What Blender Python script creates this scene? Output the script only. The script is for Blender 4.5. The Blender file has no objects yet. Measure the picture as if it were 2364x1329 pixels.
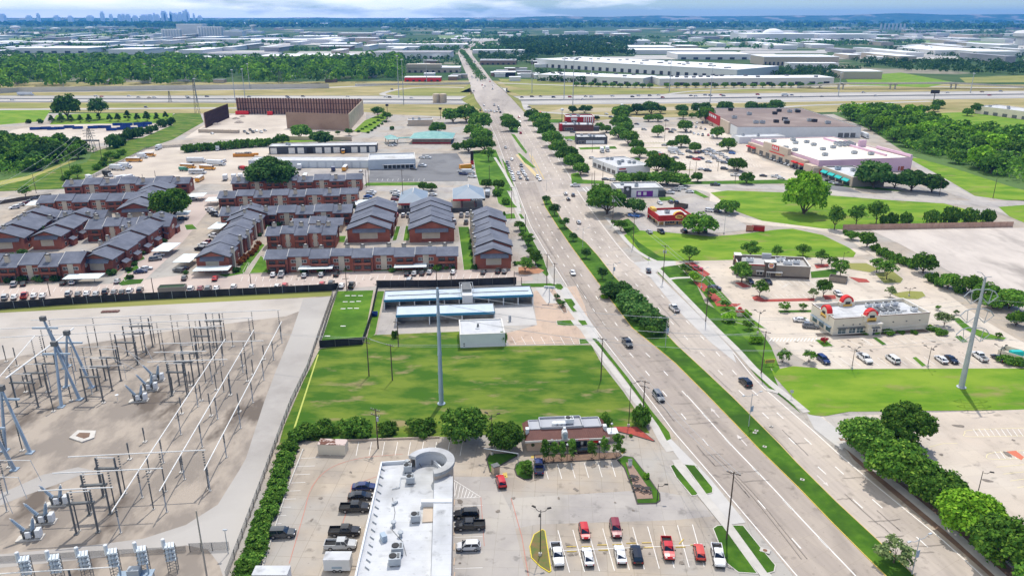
import bpy, bmesh, math, random
import numpy as np
from mathutils import Vector, Matrix
from mathutils.geometry import tessellate_polygon
R=math.radians; PI=math.pi
S=bpy.context.scene
COL=S.collection
# ---------------------------------------------------------------- camera, sky, sun, exposure
FPX=1757.0; CX=1182.0; CY=664.5; HC=92.0; PITCH=R(19.6)
cam=bpy.data.cameras.new('camera'); camo=bpy.data.objects.new('camera',cam); COL.objects.link(camo)
cam.sensor_width=36; cam.lens=36*FPX/2364; cam.clip_start=1; cam.clip_end=90000
camo.location=(0,0,HC); camo.rotation_euler=(PI/2-PITCH,0,0); S.camera=camo
SUN_EL=R(62); SUN_AZ=R(14)       # azimuth clockwise from +Y (away from camera), towards +X
sl=bpy.data.lights.new('sun','SUN'); sl.energy=4.35; sl.angle=R(.6); sl.color=(1,.945,.86)
so=bpy.data.objects.new('sun',sl); COL.objects.link(so)
so.rotation_euler=Vector((math.sin(SUN_AZ)*math.cos(SUN_EL),math.cos(SUN_AZ)*math.cos(SUN_EL),math.sin(SUN_EL))).to_track_quat('Z','Y').to_euler()
W=bpy.data.worlds.new('World'); S.world=W; W.use_nodes=True
nt=W.node_tree; nt.nodes.clear(); N=nt.nodes.new; L=nt.links.new
out=N('ShaderNodeOutputWorld'); sky=N('ShaderNodeTexSky'); sky.sky_type='NISHITA'; sky.sun_disc=False
sky.sun_elevation=SUN_EL; sky.sun_rotation=SUN_AZ; sky.air_density=1.0; sky.dust_density=.4; sky.ozone_density=2.0
bg=N('ShaderNodeBackground'); bg.inputs[1].default_value=.115; tint=N('ShaderNodeMix'); tint.data_type='RGBA'; tint.blend_type='MULTIPLY'; tint.inputs[0].default_value=1; tint.inputs[7].default_value=(.74,.98,1.30,1); L(sky.outputs[0],tint.inputs[6]); L(tint.outputs[2],bg.inputs[0])
tc=N('ShaderNodeTexCoord'); sx=N('ShaderNodeSeparateXYZ'); L(tc.outputs['Generated'],sx.inputs[0])
at=N('ShaderNodeMath'); at.operation='ARCTAN2'; L(sx.outputs[0],at.inputs[0]); L(sx.outputs[1],at.inputs[1])
cb=N('ShaderNodeCombineXYZ'); ma=N('ShaderNodeMath'); ma.operation='MULTIPLY'; ma.inputs[1].default_value=7; L(at.outputs[0],ma.inputs[0])
mz=N('ShaderNodeMath'); mz.operation='MULTIPLY'; mz.inputs[1].default_value=38; L(sx.outputs[2],mz.inputs[0])
L(ma.outputs[0],cb.inputs[0]); L(mz.outputs[0],cb.inputs[1]); cb.inputs[2].default_value=3.1
nz=N('ShaderNodeTexNoise'); nz.inputs['Scale'].default_value=1.0; nz.inputs['Detail'].default_value=6; nz.inputs['Roughness'].default_value=.55; L(cb.outputs[0],nz.inputs[0])
bias=N('ShaderNodeMath'); bias.operation='MULTIPLY_ADD'; bias.inputs[1].default_value=-.55; L(at.outputs[0],bias.inputs[0]); L(nz.outputs[0],bias.inputs[2])
cr=N('ShaderNodeValToRGB'); cr.color_ramp.elements[0].position=.44; cr.color_ramp.elements[1].position=.60; L(bias.outputs[0],cr.inputs[0])
nz2=N('ShaderNodeTexNoise'); nz2.inputs['Scale'].default_value=2.3; nz2.inputs['Detail'].default_value=5; L(cb.outputs[0],nz2.inputs[0])
cr2=N('ShaderNodeValToRGB'); cr2.color_ramp.elements[0].position=.35; cr2.color_ramp.elements[1].position=.65
cr2.color_ramp.elements[0].color=(.80,.87,.95,1); cr2.color_ramp.elements[1].color=(1.0,1.0,1.0,1); L(nz2.outputs[0],cr2.inputs[0])
bg2=N('ShaderNodeBackground'); bg2.inputs[1].default_value=1.6; L(cr2.outputs[0],bg2.inputs[0])
mx=N('ShaderNodeMixShader'); L(cr.outputs[0],mx.inputs[0]); L(bg.outputs[0],mx.inputs[1]); L(bg2.outputs[0],mx.inputs[2]); L(mx.outputs[0],out.inputs[0])
S.view_settings.view_transform='Standard'; S.view_settings.look='None'; S.view_settings.exposure=-0.18; S.view_settings.gamma=1
S.cycles.max_bounces=5; S.cycles.diffuse_bounces=2; S.cycles.transparent_max_bounces=6; S.cycles.volume_bounces=1
random.seed(7); RNG=np.random.default_rng(7)
# ---------------------------------------------------------------- photograph position -> point of the place
def G(px,py,z=0.0):
    u=(px-CX)/FPX; v=(py-CY)/FPX
    s,c=math.sin(PITCH),math.cos(PITCH)
    t=(HC-z)/(s+v*c)
    return Vector((u*t,(c-v*s)*t,z))
def Hgt(px,py,ytop):
    """height of a vertical standing at (px,py) whose top shows at row ytop"""
    Y=G(px,py).y; v=(ytop-CY)/FPX; s,c=math.sin(PITCH),math.cos(PITCH)
    return HC-(s+v*c)/(c-v*s)*Y
YB=972.0
def RZ(Y):
    d=abs(Y-YB); return 6.2*(1-min(1,max(0,(d-40)/150))**2*(3-2*min(1,max(0,(d-40)/150))))
def GR(px,py):
    z=0
    for _ in range(6): z=RZ(G(px,py,z).y)
    return G(px,py,z)
# ---------------------------------------------------------------- materials
MC={}
def mat(name,c,c2=None,scale=.3,c3=None,scale3=.03,rough=.8,spec=.3,metal=0,th=(.4,.65),th3=(.45,.6),det=5,rot=0,stretch=1,bump=0,obj=False,coat=0):
    if name in MC: return MC[name]
    m=bpy.data.materials.new(name); m.use_nodes=True; t=m.node_tree; b=t.nodes['Principled BSDF']
    b.inputs['Roughness'].default_value=rough; b.inputs['Specular IOR Level'].default_value=spec; b.inputs['Metallic'].default_value=metal
    if coat: b.inputs['Coat Weight'].default_value=coat
    col=lambda q:(q[0],q[1],q[2],1)
    b.inputs['Base Color'].default_value=col(c)
    if c2:
        if obj:
            g=t.nodes.new('ShaderNodeTexCoord'); src=g.outputs['Object']
        else:
            g=t.nodes.new('ShaderNodeNewGeometry'); src=g.outputs['Position']
        mp=t.nodes.new('ShaderNodeMapping'); t.links.new(src,mp.inputs[0]); mp.inputs['Rotation'].default_value=(0,0,rot)
        mp.inputs['Scale'].default_value=(1,1/stretch,1)
        def nz(sc,a,d):
            n=t.nodes.new('ShaderNodeTexNoise'); n.inputs['Scale'].default_value=sc; n.inputs['Detail'].default_value=d; n.inputs['Roughness'].default_value=.6
            t.links.new(mp.outputs[0],n.inputs[0]); r=t.nodes.new('ShaderNodeMapRange'); r.inputs[1].default_value=a[0]; r.inputs[2].default_value=a[1]
            t.links.new(n.outputs[0],r.inputs[0]); return r,n
        r1,n1=nz(scale,th,det)
        x=t.nodes.new('ShaderNodeMix'); x.data_type='RGBA'; x.inputs[6].default_value=col(c); x.inputs[7].default_value=col(c2)
        t.links.new(r1.outputs[0],x.inputs[0]); o=x.outputs[2]
        if c3:
            r3,_=nz(scale3,th3,4)
            y=t.nodes.new('ShaderNodeMix'); y.data_type='RGBA'; t.links.new(o,y.inputs[6]); y.inputs[7].default_value=col(c3)
            t.links.new(r3.outputs[0],y.inputs[0]); o=y.outputs[2]
        t.links.new(o,b.inputs['Base Color'])
        if bump:
            bp=t.nodes.new('ShaderNodeBump'); bp.inputs['Strength'].default_value=bump; bp.inputs['Distance'].default_value=.2
            t.links.new(n1.outputs[0],bp.inputs['Height']); t.links.new(bp.outputs[0],b.inputs['Normal'])
    MC[name]=m; return m
def joints(m,w,h,rot=0,dark=.72,mort=.012,off=0.0):
    """saw-cut slab joints: darken the base colour along a grid of thin lines"""
    t=m.node_tree; b=t.nodes['Principled BSDF']; l=b.inputs['Base Color'].links
    g=t.nodes.new('ShaderNodeNewGeometry'); mp=t.nodes.new('ShaderNodeMapping'); t.links.new(g.outputs['Position'],mp.inputs[0]); mp.inputs['Rotation'].default_value=(0,0,rot)
    k=t.nodes.new('ShaderNodeTexBrick'); k.offset=off; k.inputs['Scale'].default_value=1; k.inputs['Brick Width'].default_value=w; k.inputs['Row Height'].default_value=h; k.inputs['Mortar Size'].default_value=mort*4
    k.inputs['Color1'].default_value=(1,1,1,1); k.inputs['Color2'].default_value=(.93,.93,.95,1); k.inputs['Mortar'].default_value=(dark,dark,dark*.97,1); k.inputs['Mortar Smooth'].default_value=.3
    t.links.new(mp.outputs[0],k.inputs[0])
    x=t.nodes.new('ShaderNodeMix'); x.data_type='RGBA'; x.blend_type='MULTIPLY'; x.inputs[0].default_value=1
    t.links.new(l[0].from_socket,x.inputs[6]); t.links.new(k.outputs[0],x.inputs[7]); o=x.outputs[2]
    for sc,lo,hi,v,st in ((.35,.60,.72,.66,1),(1.3,.66,.76,.62,1),(.11,.55,.70,.78,3.5)):   # oil spots, drips, long tyre scuffs
        n=t.nodes.new('ShaderNodeTexNoise'); n.inputs['Scale'].default_value=sc; n.inputs['Detail'].default_value=4
        mq=t.nodes.new('ShaderNodeMapping'); t.links.new(g.outputs['Position'],mq.inputs[0]); mq.inputs['Rotation'].default_value=(0,0,rot+.6); mq.inputs['Scale'].default_value=(1,1/st,1); t.links.new(mq.outputs[0],n.inputs[0])
        r_=t.nodes.new('ShaderNodeMapRange'); r_.inputs[1].default_value=lo; r_.inputs[2].default_value=hi; r_.inputs[3].default_value=1; r_.inputs[4].default_value=v; t.links.new(n.outputs[0],r_.inputs[0])
        y=t.nodes.new('ShaderNodeMix'); y.data_type='RGBA'; y.blend_type='MULTIPLY'; y.inputs[0].default_value=1; t.links.new(o,y.inputs[6]); t.links.new(r_.outputs[0],y.inputs[7]); o=y.outputs[2]
    t.links.new(o,b.inputs['Base Color']); return m
def leafmat(name,a,b_,c=None,tr=.25):
    m=bpy.data.materials.new(name); m.use_nodes=True; t=m.node_tree; t.nodes.clear()
    o=t.nodes.new('ShaderNodeOutputMaterial'); g=t.nodes.new('ShaderNodeNewGeometry'); oi=t.nodes.new('ShaderNodeObjectInfo')
    r=t.nodes.new('ShaderNodeValToRGB'); e=r.color_ramp.elements; e[0].color=(*a,1); e[1].color=(*b_,1)
    if c: q=e.new(.85); q.color=(*b_,1); e[2].color=(*c,1)
    t.links.new(g.outputs['Random Per Island'],r.inputs[0])
    h=t.nodes.new('ShaderNodeHueSaturation'); t.links.new(r.outputs[0],h.inputs['Color'])
    mr=t.nodes.new('ShaderNodeMapRange'); mr.inputs[3].default_value=.85; mr.inputs[4].default_value=1.75; t.links.new(oi.outputs['Random'],mr.inputs[0]); t.links.new(mr.outputs[0],h.inputs['Value'])
    d=t.nodes.new('ShaderNodeBsdfDiffuse'); s=t.nodes.new('ShaderNodeBsdfTranslucent'); x=t.nodes.new('ShaderNodeMixShader'); x.inputs[0].default_value=tr
    t.links.new(h.outputs[0],d.inputs[0]); t.links.new(h.outputs[0],s.inputs[0]); t.links.new(d.outputs[0],x.inputs[1]); t.links.new(s.outputs[0],x.inputs[2]); t.links.new(x.outputs[0],o.inputs[0])
    MC[name]=m; return m
ROADROT=R(-31)
ASPH=mat('road concrete',(.40,.35,.30),(.33,.29,.255),.05,(.46,.405,.35),.02,rough=.85,rot=R(30),stretch=9,th=(.35,.65))
joints(ASPH,4.6,3.5,R(59),.86,.01)
LOT=mat('lot concrete',(.43,.36,.28),(.31,.268,.222),.09,(.37,.345,.31),.03,th=(.38,.66)); joints(LOT,4.6,4.6,R(4),.74,.014)
LOTG=mat('grey lot concrete',(.41,.375,.34),(.31,.285,.265),.09,(.44,.40,.345),.03); joints(LOTG,4.6,4.6,R(3),.82,.012)
LOTR=mat('pale lot concrete',(.55,.465,.375),(.45,.385,.315),.07,(.59,.52,.43),.02); joints(LOTR,4.6,4.6,R(-8),.86,.012)
TAN=mat('tan concrete',(.50,.37,.275),(.45,.34,.26),.15); joints(TAN,4.6,4.6,R(3),.86,.012)
WALKM=mat('sidewalk concrete',(.50,.47,.43),(.42,.395,.36),.3)
PALE=mat('new concrete',(.49,.47,.445),(.42,.40,.38),.1)
ASPHD=mat('asphalt',(.12,.12,.125),(.20,.20,.205),.06,(.16,.16,.165),.03)
GRAVEL=mat('gravel lane',(.37,.345,.32),(.29,.268,.248),.12,(.41,.385,.355),.03)
YARD=mat('yard dirt',(.36,.305,.25),(.235,.20,.168),.13,(.125,.10,.08),.09,th=(.42,.56),th3=(.56,.66),rot=R(25),stretch=2.0,det=12)
DIRT=mat('bare dirt',(.50,.43,.35),(.40,.34,.285),.05,(.56,.49,.41),.02)
ROCK=mat('pale caliche',(.54,.48,.425),(.42,.37,.33),.09,(.29,.255,.225),.06,th3=(.52,.68),stretch=2.5)
GRASS=mat('lawn grass',(.068,.165,.014),(.125,.225,.024),.16,(.05,.125,.012),.06,th=(.42,.62),rough=.95,spec=.1,det=8)
GRASSL=mat('rough grass field',(.046,.115,.011),(.14,.195,.026),.075,(.25,.205,.10),.085,th=(.42,.60),th3=(.57,.70),rough=.95,spec=.1,det=9,stretch=.45)
GRASSB=mat('bright grass field',(.095,.21,.013),(.195,.29,.028),.05,(.25,.225,.08),.06,th=(.38,.62),th3=(.56,.72),rough=.95,spec=.1,det=8,stretch=.5)
GRASSD=mat('clipped median grass',(.044,.118,.010),(.08,.17,.016),.35,(.036,.09,.011),.09,th=(.38,.62),rough=.95,spec=.1)
DRY=mat('dry grass',(.30,.245,.11),(.20,.205,.07),.035,(.37,.31,.15),.014,rough=.95,spec=.1,stretch=.4)
DRYG=mat('greenish dry grass',(.24,.25,.07),(.30,.27,.10),.03,(.17,.19,.05),.015,rough=.95,spec=.1,stretch=.4)
LAND=mat('far land cover',(.04,.085,.03),(.085,.13,.045),.006,(.26,.24,.18),.0022,th=(.4,.65),th3=(.56,.62),rough=.95,spec=.05,det=6,stretch=1)
SOIL=mat('mulch',(.16,.10,.07),(.22,.14,.09),.6)
REDM=mat('red mulch',(.36,.06,.04),(.28,.05,.035),.8)
WHITE=mat('white paint',(.74,.72,.68),(.60,.56,.51),.5,th=(.5,.7)); YELL=mat('yellow paint',(.62,.45,.09),(.52,.38,.12),.5)
REDP=mat('faded red paint',(.48,.17,.13),(.44,.23,.18),.5)
CURB=mat('curb concrete',(.56,.53,.48),(.47,.44,.40),.8); CURBR=mat('red curb',(.45,.07,.05)); CURBY=mat('yellow curb',(.65,.52,.05)); CURBK=mat('dark curb',(.06,.055,.05))
GLASS=mat('window glass',(.03,.04,.05),rough=.08,spec=.6); BLACK=mat('black',(.015,.015,.016),rough=.5)
SHOPG=mat('shop glass',(.05,.10,.11),rough=.1,spec=.6)
STEEL=mat('galvanised steel',(.40,.43,.46),(.34,.37,.40),.5,rough=.55,metal=.15); STEELD=mat('dark steel',(.11,.12,.125),(.15,.15,.15),1,rough=.6)
STEELB=mat('blue grey steel',(.33,.41,.49),(.28,.36,.44),.3,rough=.5); ALU=mat('aluminium pipe',(.76,.75,.72),(.68,.67,.65),.5,rough=.45)
WOODP=mat('pole wood',(.075,.055,.043),(.11,.085,.068),.8); CONCP=mat('concrete pole',(.42,.37,.31),(.35,.31,.27),.6)
POLEB=mat('dark bronze pole',(.03,.028,.026))
ROOFW=mat('white membrane roof',(.56,.57,.58),(.49,.50,.51),.3,(.37,.37,.36),.05,th3=(.55,.7))
joints(ROOFW,2.6,40,R(88),.88,.012); ROOFC=mat('cream membrane roof',(.76,.68,.56),(.70,.62,.52),.06,(.80,.74,.64),.02); ROOFB=mat('brown gravel roof',(.22,.165,.14),(.28,.22,.19),.05,(.19,.14,.12),.02)
ROOFG=mat('grey membrane roof',(.42,.41,.40),(.35,.34,.33),.05)
SHING=mat('blue grey shingles',(.135,.147,.185),(.18,.192,.232),1.2,(.115,.126,.16),.15,rough=.9,spec=.15)
BRICK=mat('red brick',(.27,.085,.055),(.21,.066,.045),.6,(.32,.11,.075),.15); CREAM=mat('cream siding',(.52,.46,.37),(.46,.41,.33),.4)
CREAMW=mat('cream stucco',(.66,.60,.49),(.60,.545,.45),.2); TRIMW=mat('off white trim',(.62,.60,.56)); TRIMD=mat('dark trim',(.045,.04,.04))
WALLW=mat('white wall',(.66,.68,.70),(.60,.62,.64),.2); WALLG=mat('grey wall',(.34,.35,.37),(.30,.31,.33),.3); WALLD=mat('charcoal wall',(.06,.065,.075),(.08,.085,.095),.4)
TAUPE=mat('taupe siding',(.25,.215,.18),(.22,.19,.16),.5); TAUPED=mat('dark brown wall',(.085,.065,.055),(.10,.08,.065),.5)
PINK=mat('pink wall',(.66,.45,.57),(.61,.41,.52),.1); BEIGE=mat('beige wall',(.52,.43,.34),(.47,.39,.31),.15); STUC=mat('peach stucco',(.60,.44,.33),(.54,.40,.30),.3)
RED=mat('red wall',(.42,.022,.022),(.36,.02,.02),.4); REDB=mat('bright red',(.62,.03,.03)); YELO=mat('ochre trim',(.70,.42,.09)); TERRA=mat('dark red metal roof',(.125,.042,.032),(.165,.06,.045),.5,rough=.55)
BLUE=mat('blue fascia',(.04,.19,.32)); METALB=mat('pale blue metal roof',(.50,.57,.64),(.44,.51,.58),.4,rough=.4)
TEAL=mat('teal metal roof',(.11,.30,.28),(.20,.40,.37),.25,rough=.5); TEALA=mat('teal awning',(.02,.42,.40)); SLATE=mat('blue grey metal roof',(.20,.255,.32),(.245,.30,.36),.1,rough=.5)
PURP=mat('purple panel',(.16,.03,.27)); WOODB=mat('brown board wall',(.36,.215,.16),(.42,.26,.20),.25,(.32,.18,.135),.08); WOODD=mat('dark timber post',(.07,.035,.028)); SAND=mat('sandstone wall',(.50,.40,.28),(.42,.34,.25),.25,(.56,.46,.33),.1)
SCREEN=mat('black fence screen',(.014,.015,.02),(.03,.033,.042),.3,rough=.7); BLUEC=mat('dumpster blue',(.02,.07,.30),(.015,.05,.22),.5); BROWNF=mat('brown plank fence',(.48,.31,.24),(.40,.25,.19),.4)
LEAVES={}
for k,a,b,c in (('oak',(.034,.095,.016),(.10,.20,.03),(.20,.30,.05)),('dark',(.026,.075,.02),(.07,.145,.036),(.13,.20,.05)),
  ('bright',(.07,.18,.014),(.17,.33,.025),(.27,.42,.045)),('pale',(.07,.115,.045),(.16,.21,.08),(.25,.30,.14)),('wood',(.035,.10,.018),(.11,.22,.028),(.21,.33,.045)),
  ('red',(.30,.02,.03),(.45,.04,.06),(.5,.06,.08)),('rust',(.16,.045,.015),(.25,.09,.03),(.12,.13,.03))): LEAVES[k]=leafmat('leaves '+k,a,b,c)
BARK=mat('bark',(.10,.075,.058),(.07,.052,.04),2)
def lanemat(name,c,c2,dk):
    m=mat(name,c,c2,.04,(c[0]*1.12,c[1]*1.12,c[2]*1.1),.02,rough=.85); joints(m,4.6,3.6,R(59),.84,.01); t=m.node_tree; b=t.nodes['Principled BSDF']; o=b.inputs['Base Color'].links[0].from_socket
    uv=t.nodes.new('ShaderNodeUVMap'); sp=t.nodes.new('ShaderNodeSeparateXYZ'); t.links.new(uv.outputs[0],sp.inputs[0])
    f=t.nodes.new('ShaderNodeMath'); f.operation='PINGPONG'; f.inputs[1].default_value=.5; t.links.new(sp.outputs[0],f.inputs[0])      # 0 at lane edge, .5 in the lane middle
    r=t.nodes.new('ShaderNodeValToRGB'); e=r.color_ramp.elements; e[0].position=0; e[0].color=(1,1,1,1); e[1].position=.5; e[1].color=(dk+.04,)*3+(1,); q=e.new(.22); q.color=(dk,)*3+(1,); q=e.new(.36); q.color=(dk+.13,)*3+(1,)
    t.links.new(f.outputs[0],r.inputs[0]); n=t.nodes.new('ShaderNodeTexNoise'); n.inputs['Scale'].default_value=1; n.inputs['Detail'].default_value=4; cm=t.nodes.new('ShaderNodeCombineXYZ'); t.links.new(sp.outputs[0],cm.inputs[0])
    k=t.nodes.new('ShaderNodeMath'); k.operation='MULTIPLY'; k.inputs[1].default_value=.02; t.links.new(sp.outputs[1],k.inputs[0]); t.links.new(k.outputs[0],cm.inputs[1]); t.links.new(cm.outputs[0],n.inputs[0])
    mr=t.nodes.new('ShaderNodeMapRange'); mr.inputs[1].default_value=.3; mr.inputs[2].default_value=.7; t.links.new(n.outputs[0],mr.inputs[0])
    y=t.nodes.new('ShaderNodeMix'); y.data_type='RGBA'; y.blend_type='MULTIPLY'; t.links.new(mr.outputs[0],y.inputs[0]); t.links.new(o,y.inputs[6]); t.links.new(r.outputs[0],y.inputs[7]); t.links.new(y.outputs[2],b.inputs['Base Color']); return m
# ---------------------------------------------------------------- mesh builder
class MB:
    def __init__(s): s.v=[]; s.f=[]; s.m=[]
    def face(s,pts,mi=0):
        n=len(s.v); s.v+= [tuple(p) for p in pts]; s.f.append(tuple(range(n,n+len(pts)))); s.m.append(mi); return s
    def box(s,x0,x1,y0,y1,z0,z1,mi=0,top=None,skip=''):
        n=len(s.v); s.v+=[(x0,y0,z0),(x1,y0,z0),(x1,y1,z0),(x0,y1,z0),(x0,y0,z1),(x1,y0,z1),(x1,y1,z1),(x0,y1,z1)]
        for k,q in (('b',(3,2,1,0)),('t',(4,5,6,7)),('f',(0,1,5,4)),('r',(1,2,6,5)),('k',(2,3,7,6)),('l',(3,0,4,7))):
            if k in skip: continue
            s.f.append(tuple(n+i for i in q)); s.m.append(top if (k=='t' and top is not None) else mi)
        return s
    def cbox(s,cx,cy,z0,w,d,h,rot=0,mi=0,taper=1.0):
        n=len(s.v); c,q=math.cos(rot),math.sin(rot)
        for z,k in ((z0,1),(z0+h,taper)):
            for a,b in ((-w/2,-d/2),(w/2,-d/2),(w/2,d/2),(-w/2,d/2)):
                a*=k; b*=k; s.v.append((cx+a*c-b*q,cy+a*q+b*c,z))
        for p in ((3,2,1,0),(4,5,6,7),(0,1,5,4),(1,2,6,5),(2,3,7,6),(3,0,4,7)): s.f.append(tuple(n+i for i in p)); s.m.append(mi)
        return s
    def tube(s,a,b,r0,r1=None,n=8,mi=0,caps=True):
        a=Vector(a); b=Vector(b); r1=r0 if r1 is None else r1; d=(b-a)
        if d.length<1e-6: return s
        d.normalize(); u=d.orthogonal().normalized(); w=d.cross(u); k=len(s.v)
        for p,r in ((a,r0),(b,r1)):
            for i in range(n):
                t=2*PI*i/n; s.v.append(tuple(p+u*(r*math.cos(t))+w*(r*math.sin(t))))
        for i in range(n):
            j=(i+1)%n; s.f.append((k+i,k+j,k+n+j,k+n+i)); s.m.append(mi)
        if caps: s.f.append(tuple(k+i for i in reversed(range(n)))); s.f.append(tuple(k+n+i for i in range(n))); s.m+=[mi,mi]
        return s
    def path(s,pts,r,n=6,mi=0):
        for a,b in zip(pts,pts[1:]): s.tube(a,b,r,r,n,mi)
        return s
    def lathe(s,cx,cy,prof,n=14,mi=0):
        k=len(s.v)
        for r,z in prof:
            for i in range(n): t=2*PI*i/n; s.v.append((cx+r*math.cos(t),cy+r*math.sin(t),z))
        for a in range(len(prof)-1):
            for i in range(n):
                j=(i+1)%n; s.f.append((k+a*n+i,k+a*n+j,k+(a+1)*n+j,k+(a+1)*n+i)); s.m.append(mi)
        s.f.append(tuple(k+(len(prof)-1)*n+i for i in range(n))); s.m.append(mi); return s
    def prism(s,pts,z0,z1,mi=0,top=None):
        """pts: list of xy; extruded polygon, any shape"""
        n=len(pts)
        A=sum(pts[i][0]*pts[(i+1)%n][1]-pts[(i+1)%n][0]*pts[i][1] for i in range(n))
        if A<0: pts=list(reversed(pts))
        k=len(s.v); s.v+=[(p[0],p[1],z1) for p in pts]
        for t in tessellate_polygon([[Vector((p[0],p[1],0)) for p in pts]]):
            a,b,c=[pts[i] for i in t]
            if (b[0]-a[0])*(c[1]-a[1])-(b[1]-a[1])*(c[0]-a[0])<0: t=(t[0],t[2],t[1])
            s.f.append(tuple(k+i for i in t)); s.m.append(mi if top is None else top)
        if z0<z1:
            q=len(s.v); s.v+=[(p[0],p[1],z0) for p in pts]
            s.v+=[(p[0],p[1],z1) for p in pts]
            for i in range(n): j=(i+1)%n; s.f.append((q+i,q+j,q+n+j,q+n+i)); s.m.append(mi)
        return s
    def mesh(s,name,mats):
        me=bpy.data.meshes.new(name); me.from_pydata(s.v,[],s.f); 
        for m in (mats if isinstance(mats,(list,tuple)) else [mats]): me.materials.append(m)
        if any(s.m): me.polygons.foreach_set('material_index',s.m)
        me.update(); return me
    def obj(s,name,mats,parent=None,loc=None,label=None,smooth=False):
        me=s.mesh(name,mats)
        if smooth: me.polygons.foreach_set('use_smooth',[True]*len(me.polygons))
        return link(name,me,parent,loc,label)
def link(name,me,parent=None,loc=None,label=None):
    o=bpy.data.objects.new(name,me); COL.objects.link(o)
    if parent is not None: o.parent=parent
    if loc is not None: o.location=loc
    if label: o['label']=label
    return o
QUEUE=[]
def tag(o,desc,cat,place='',group=None,px=0,order='x',share=False):
    o['category']=cat
    if group: o['group']=group
    QUEUE.append((o,desc,place,px,order,share,cat)); return o
def thing(name,desc,cat,loc=(0,0,0),rot=0,place='',group=None,px=0,order='x',share=False,scale=None):
    o=bpy.data.objects.new(name,None); COL.objects.link(o); o.empty_display_size=.2
    o.location=loc; o.rotation_euler=(0,0,rot)
    if scale: o.scale=scale if isinstance(scale,(tuple,list)) else (scale,)*3
    return tag(o,desc,cat,place,group,px,order,share)
ORD='first second third fourth fifth sixth seventh eighth ninth tenth eleventh twelfth thirteenth fourteenth fifteenth sixteenth seventeenth eighteenth nineteenth twentieth'.split()
def ordw(i):
    if i<20: return ORD[i]
    t=('twenty','thirty','forty','fifty','sixty','seventy','eighty','ninety')[(i+1)//10-2]; r=(i+1)%10
    return t+'-'+ORD[r-1] if r else t[:-1]+'ieth'
def finish_labels():
    D={}
    for q in QUEUE: D.setdefault((q[1],q[2]),[]).append(q)
    for (desc,place),l in D.items():
        base=(desc+' '+place).strip(); n=len(l)
        if n==1 or l[0][5]:
            for q in l: q[0]['label']=base
            if n>1:
                for q in l:
                    if 'group' not in q[0]: q[0]['group']=place or desc
            continue
        l.sort(key=lambda q:q[3]); far=l[0][4]=='y'; noun=l[0][6]
        lo,hi=('farthest','nearest') if far else ('leftmost','rightmost')
        for i,q in enumerate(l):
            if i==0: w=lo
            elif i==n-1: w=hi
            elif i<(n+1)//2: w=ordw(i)+(' farthest' if far else ' from left')
            else: w=ordw(n-1-i)+(' nearest' if far else ' from right')
            q[0]['label']=base+', '+w
            if 'group' not in q[0]: q[0]['group']=(noun+'s '+place).strip()
def struct(o,kind='structure'): o['kind']=kind; return o
def P2(pts): return [tuple(G(*p)[:2]) for p in pts]
ZN=[0]
def flat(name,pts,m,z):                       # a sheet lying on the ground, each a few tenths of a mm above the one before
    ZN[0]+=1; z+=ZN[0]*.0004
    return struct(MB().prism(P2(pts),z,z).obj(name,m))
def offset(pts,d):
    n=len(pts); o=[]
    A=sum(pts[i][0]*pts[(i+1)%n][1]-pts[(i+1)%n][0]*pts[i][1] for i in range(n)); sg=1 if A>0 else -1
    for i in range(n):
        a=Vector(pts[i-1]); b=Vector(pts[i]); c=Vector(pts[(i+1)%n])
        e1=(b-a).normalized(); e2=(c-b).normalized(); n1=Vector((-e1.y,e1.x)); n2=Vector((-e2.y,e2.x)); k=(n1+n2)
        if k.length<1e-4: k=n1
        k.normalize(); k=k/max(.5,k.dot(n1)); o.append(tuple(b+k*d*sg))
    return o
def island(name,pts,m=None,h=.13,curb=None,cw=.18,px=True):   # kerbed planting island: concrete rim, planted top slightly proud
    P=P2(pts) if px else pts; m=m or GRASSD; ZN[0]+=1; h+=ZN[0]*.0004
    b=MB(); b.prism(P,0,h,0); b.prism(offset(P,cw),h,h+.03,1)
    return struct(b.obj(name,[curb or CURB,m]))
def strip(name,pts,w,m,z=.02,px=True,zf=None,step=None):
    P=[Vector(G(*p)[:2]) if px else Vector(p) for p in pts]
    if step:
        Q=[]
        for a,b in zip(P,P[1:]):
            n=max(1,int((b-a).length/step)); Q+=[a.lerp(b,i/n) for i in range(n)]
        P=Q+[P[-1]]
    b=MB(); k=[]
    if name not in ('stall_line','hatch_line'): ZN[0]+=1
    z+=(ZN[0]+.5)*.0004
    for i,p in enumerate(P):
        d=((P[min(i+1,len(P)-1)]-P[max(i-1,0)])).normalized(); nn=Vector((-d.y,d.x))*w/2
        zz=z+(zf(p.y) if zf else 0)
        b.v+=[(p.x-nn.x,p.y-nn.y,zz),(p.x+nn.x,p.y+nn.y,zz)]
        if i: q=2*i; b.f.append((q-2,q,q+1,q-1)); b.m.append(0)
    return struct(b.obj(name,m))
def smooth_pts(pts,n=4):
    out=[]; 
    for i in range(len(pts)-1):
        p0=Vector(pts[max(i-1,0)]);p1=Vector(pts[i]);p2=Vector(pts[i+1]);p3=Vector(pts[min(i+2,len(pts)-1)])
        for k in range(n):
            t=k/n; out.append(tuple(.5*((2*p1)+(p2-p0)*t+(2*p0-5*p1+4*p2-p3)*t*t+(3*p1-p0-3*p2+p3)*t**3)))
    out.append(tuple(pts[-1])); return out
def head(px,py,dx,dy):
    a=G(px,py); b=G(px+dx,py+dy); return math.atan2(b.y-a.y,b.x-a.x)
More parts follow.
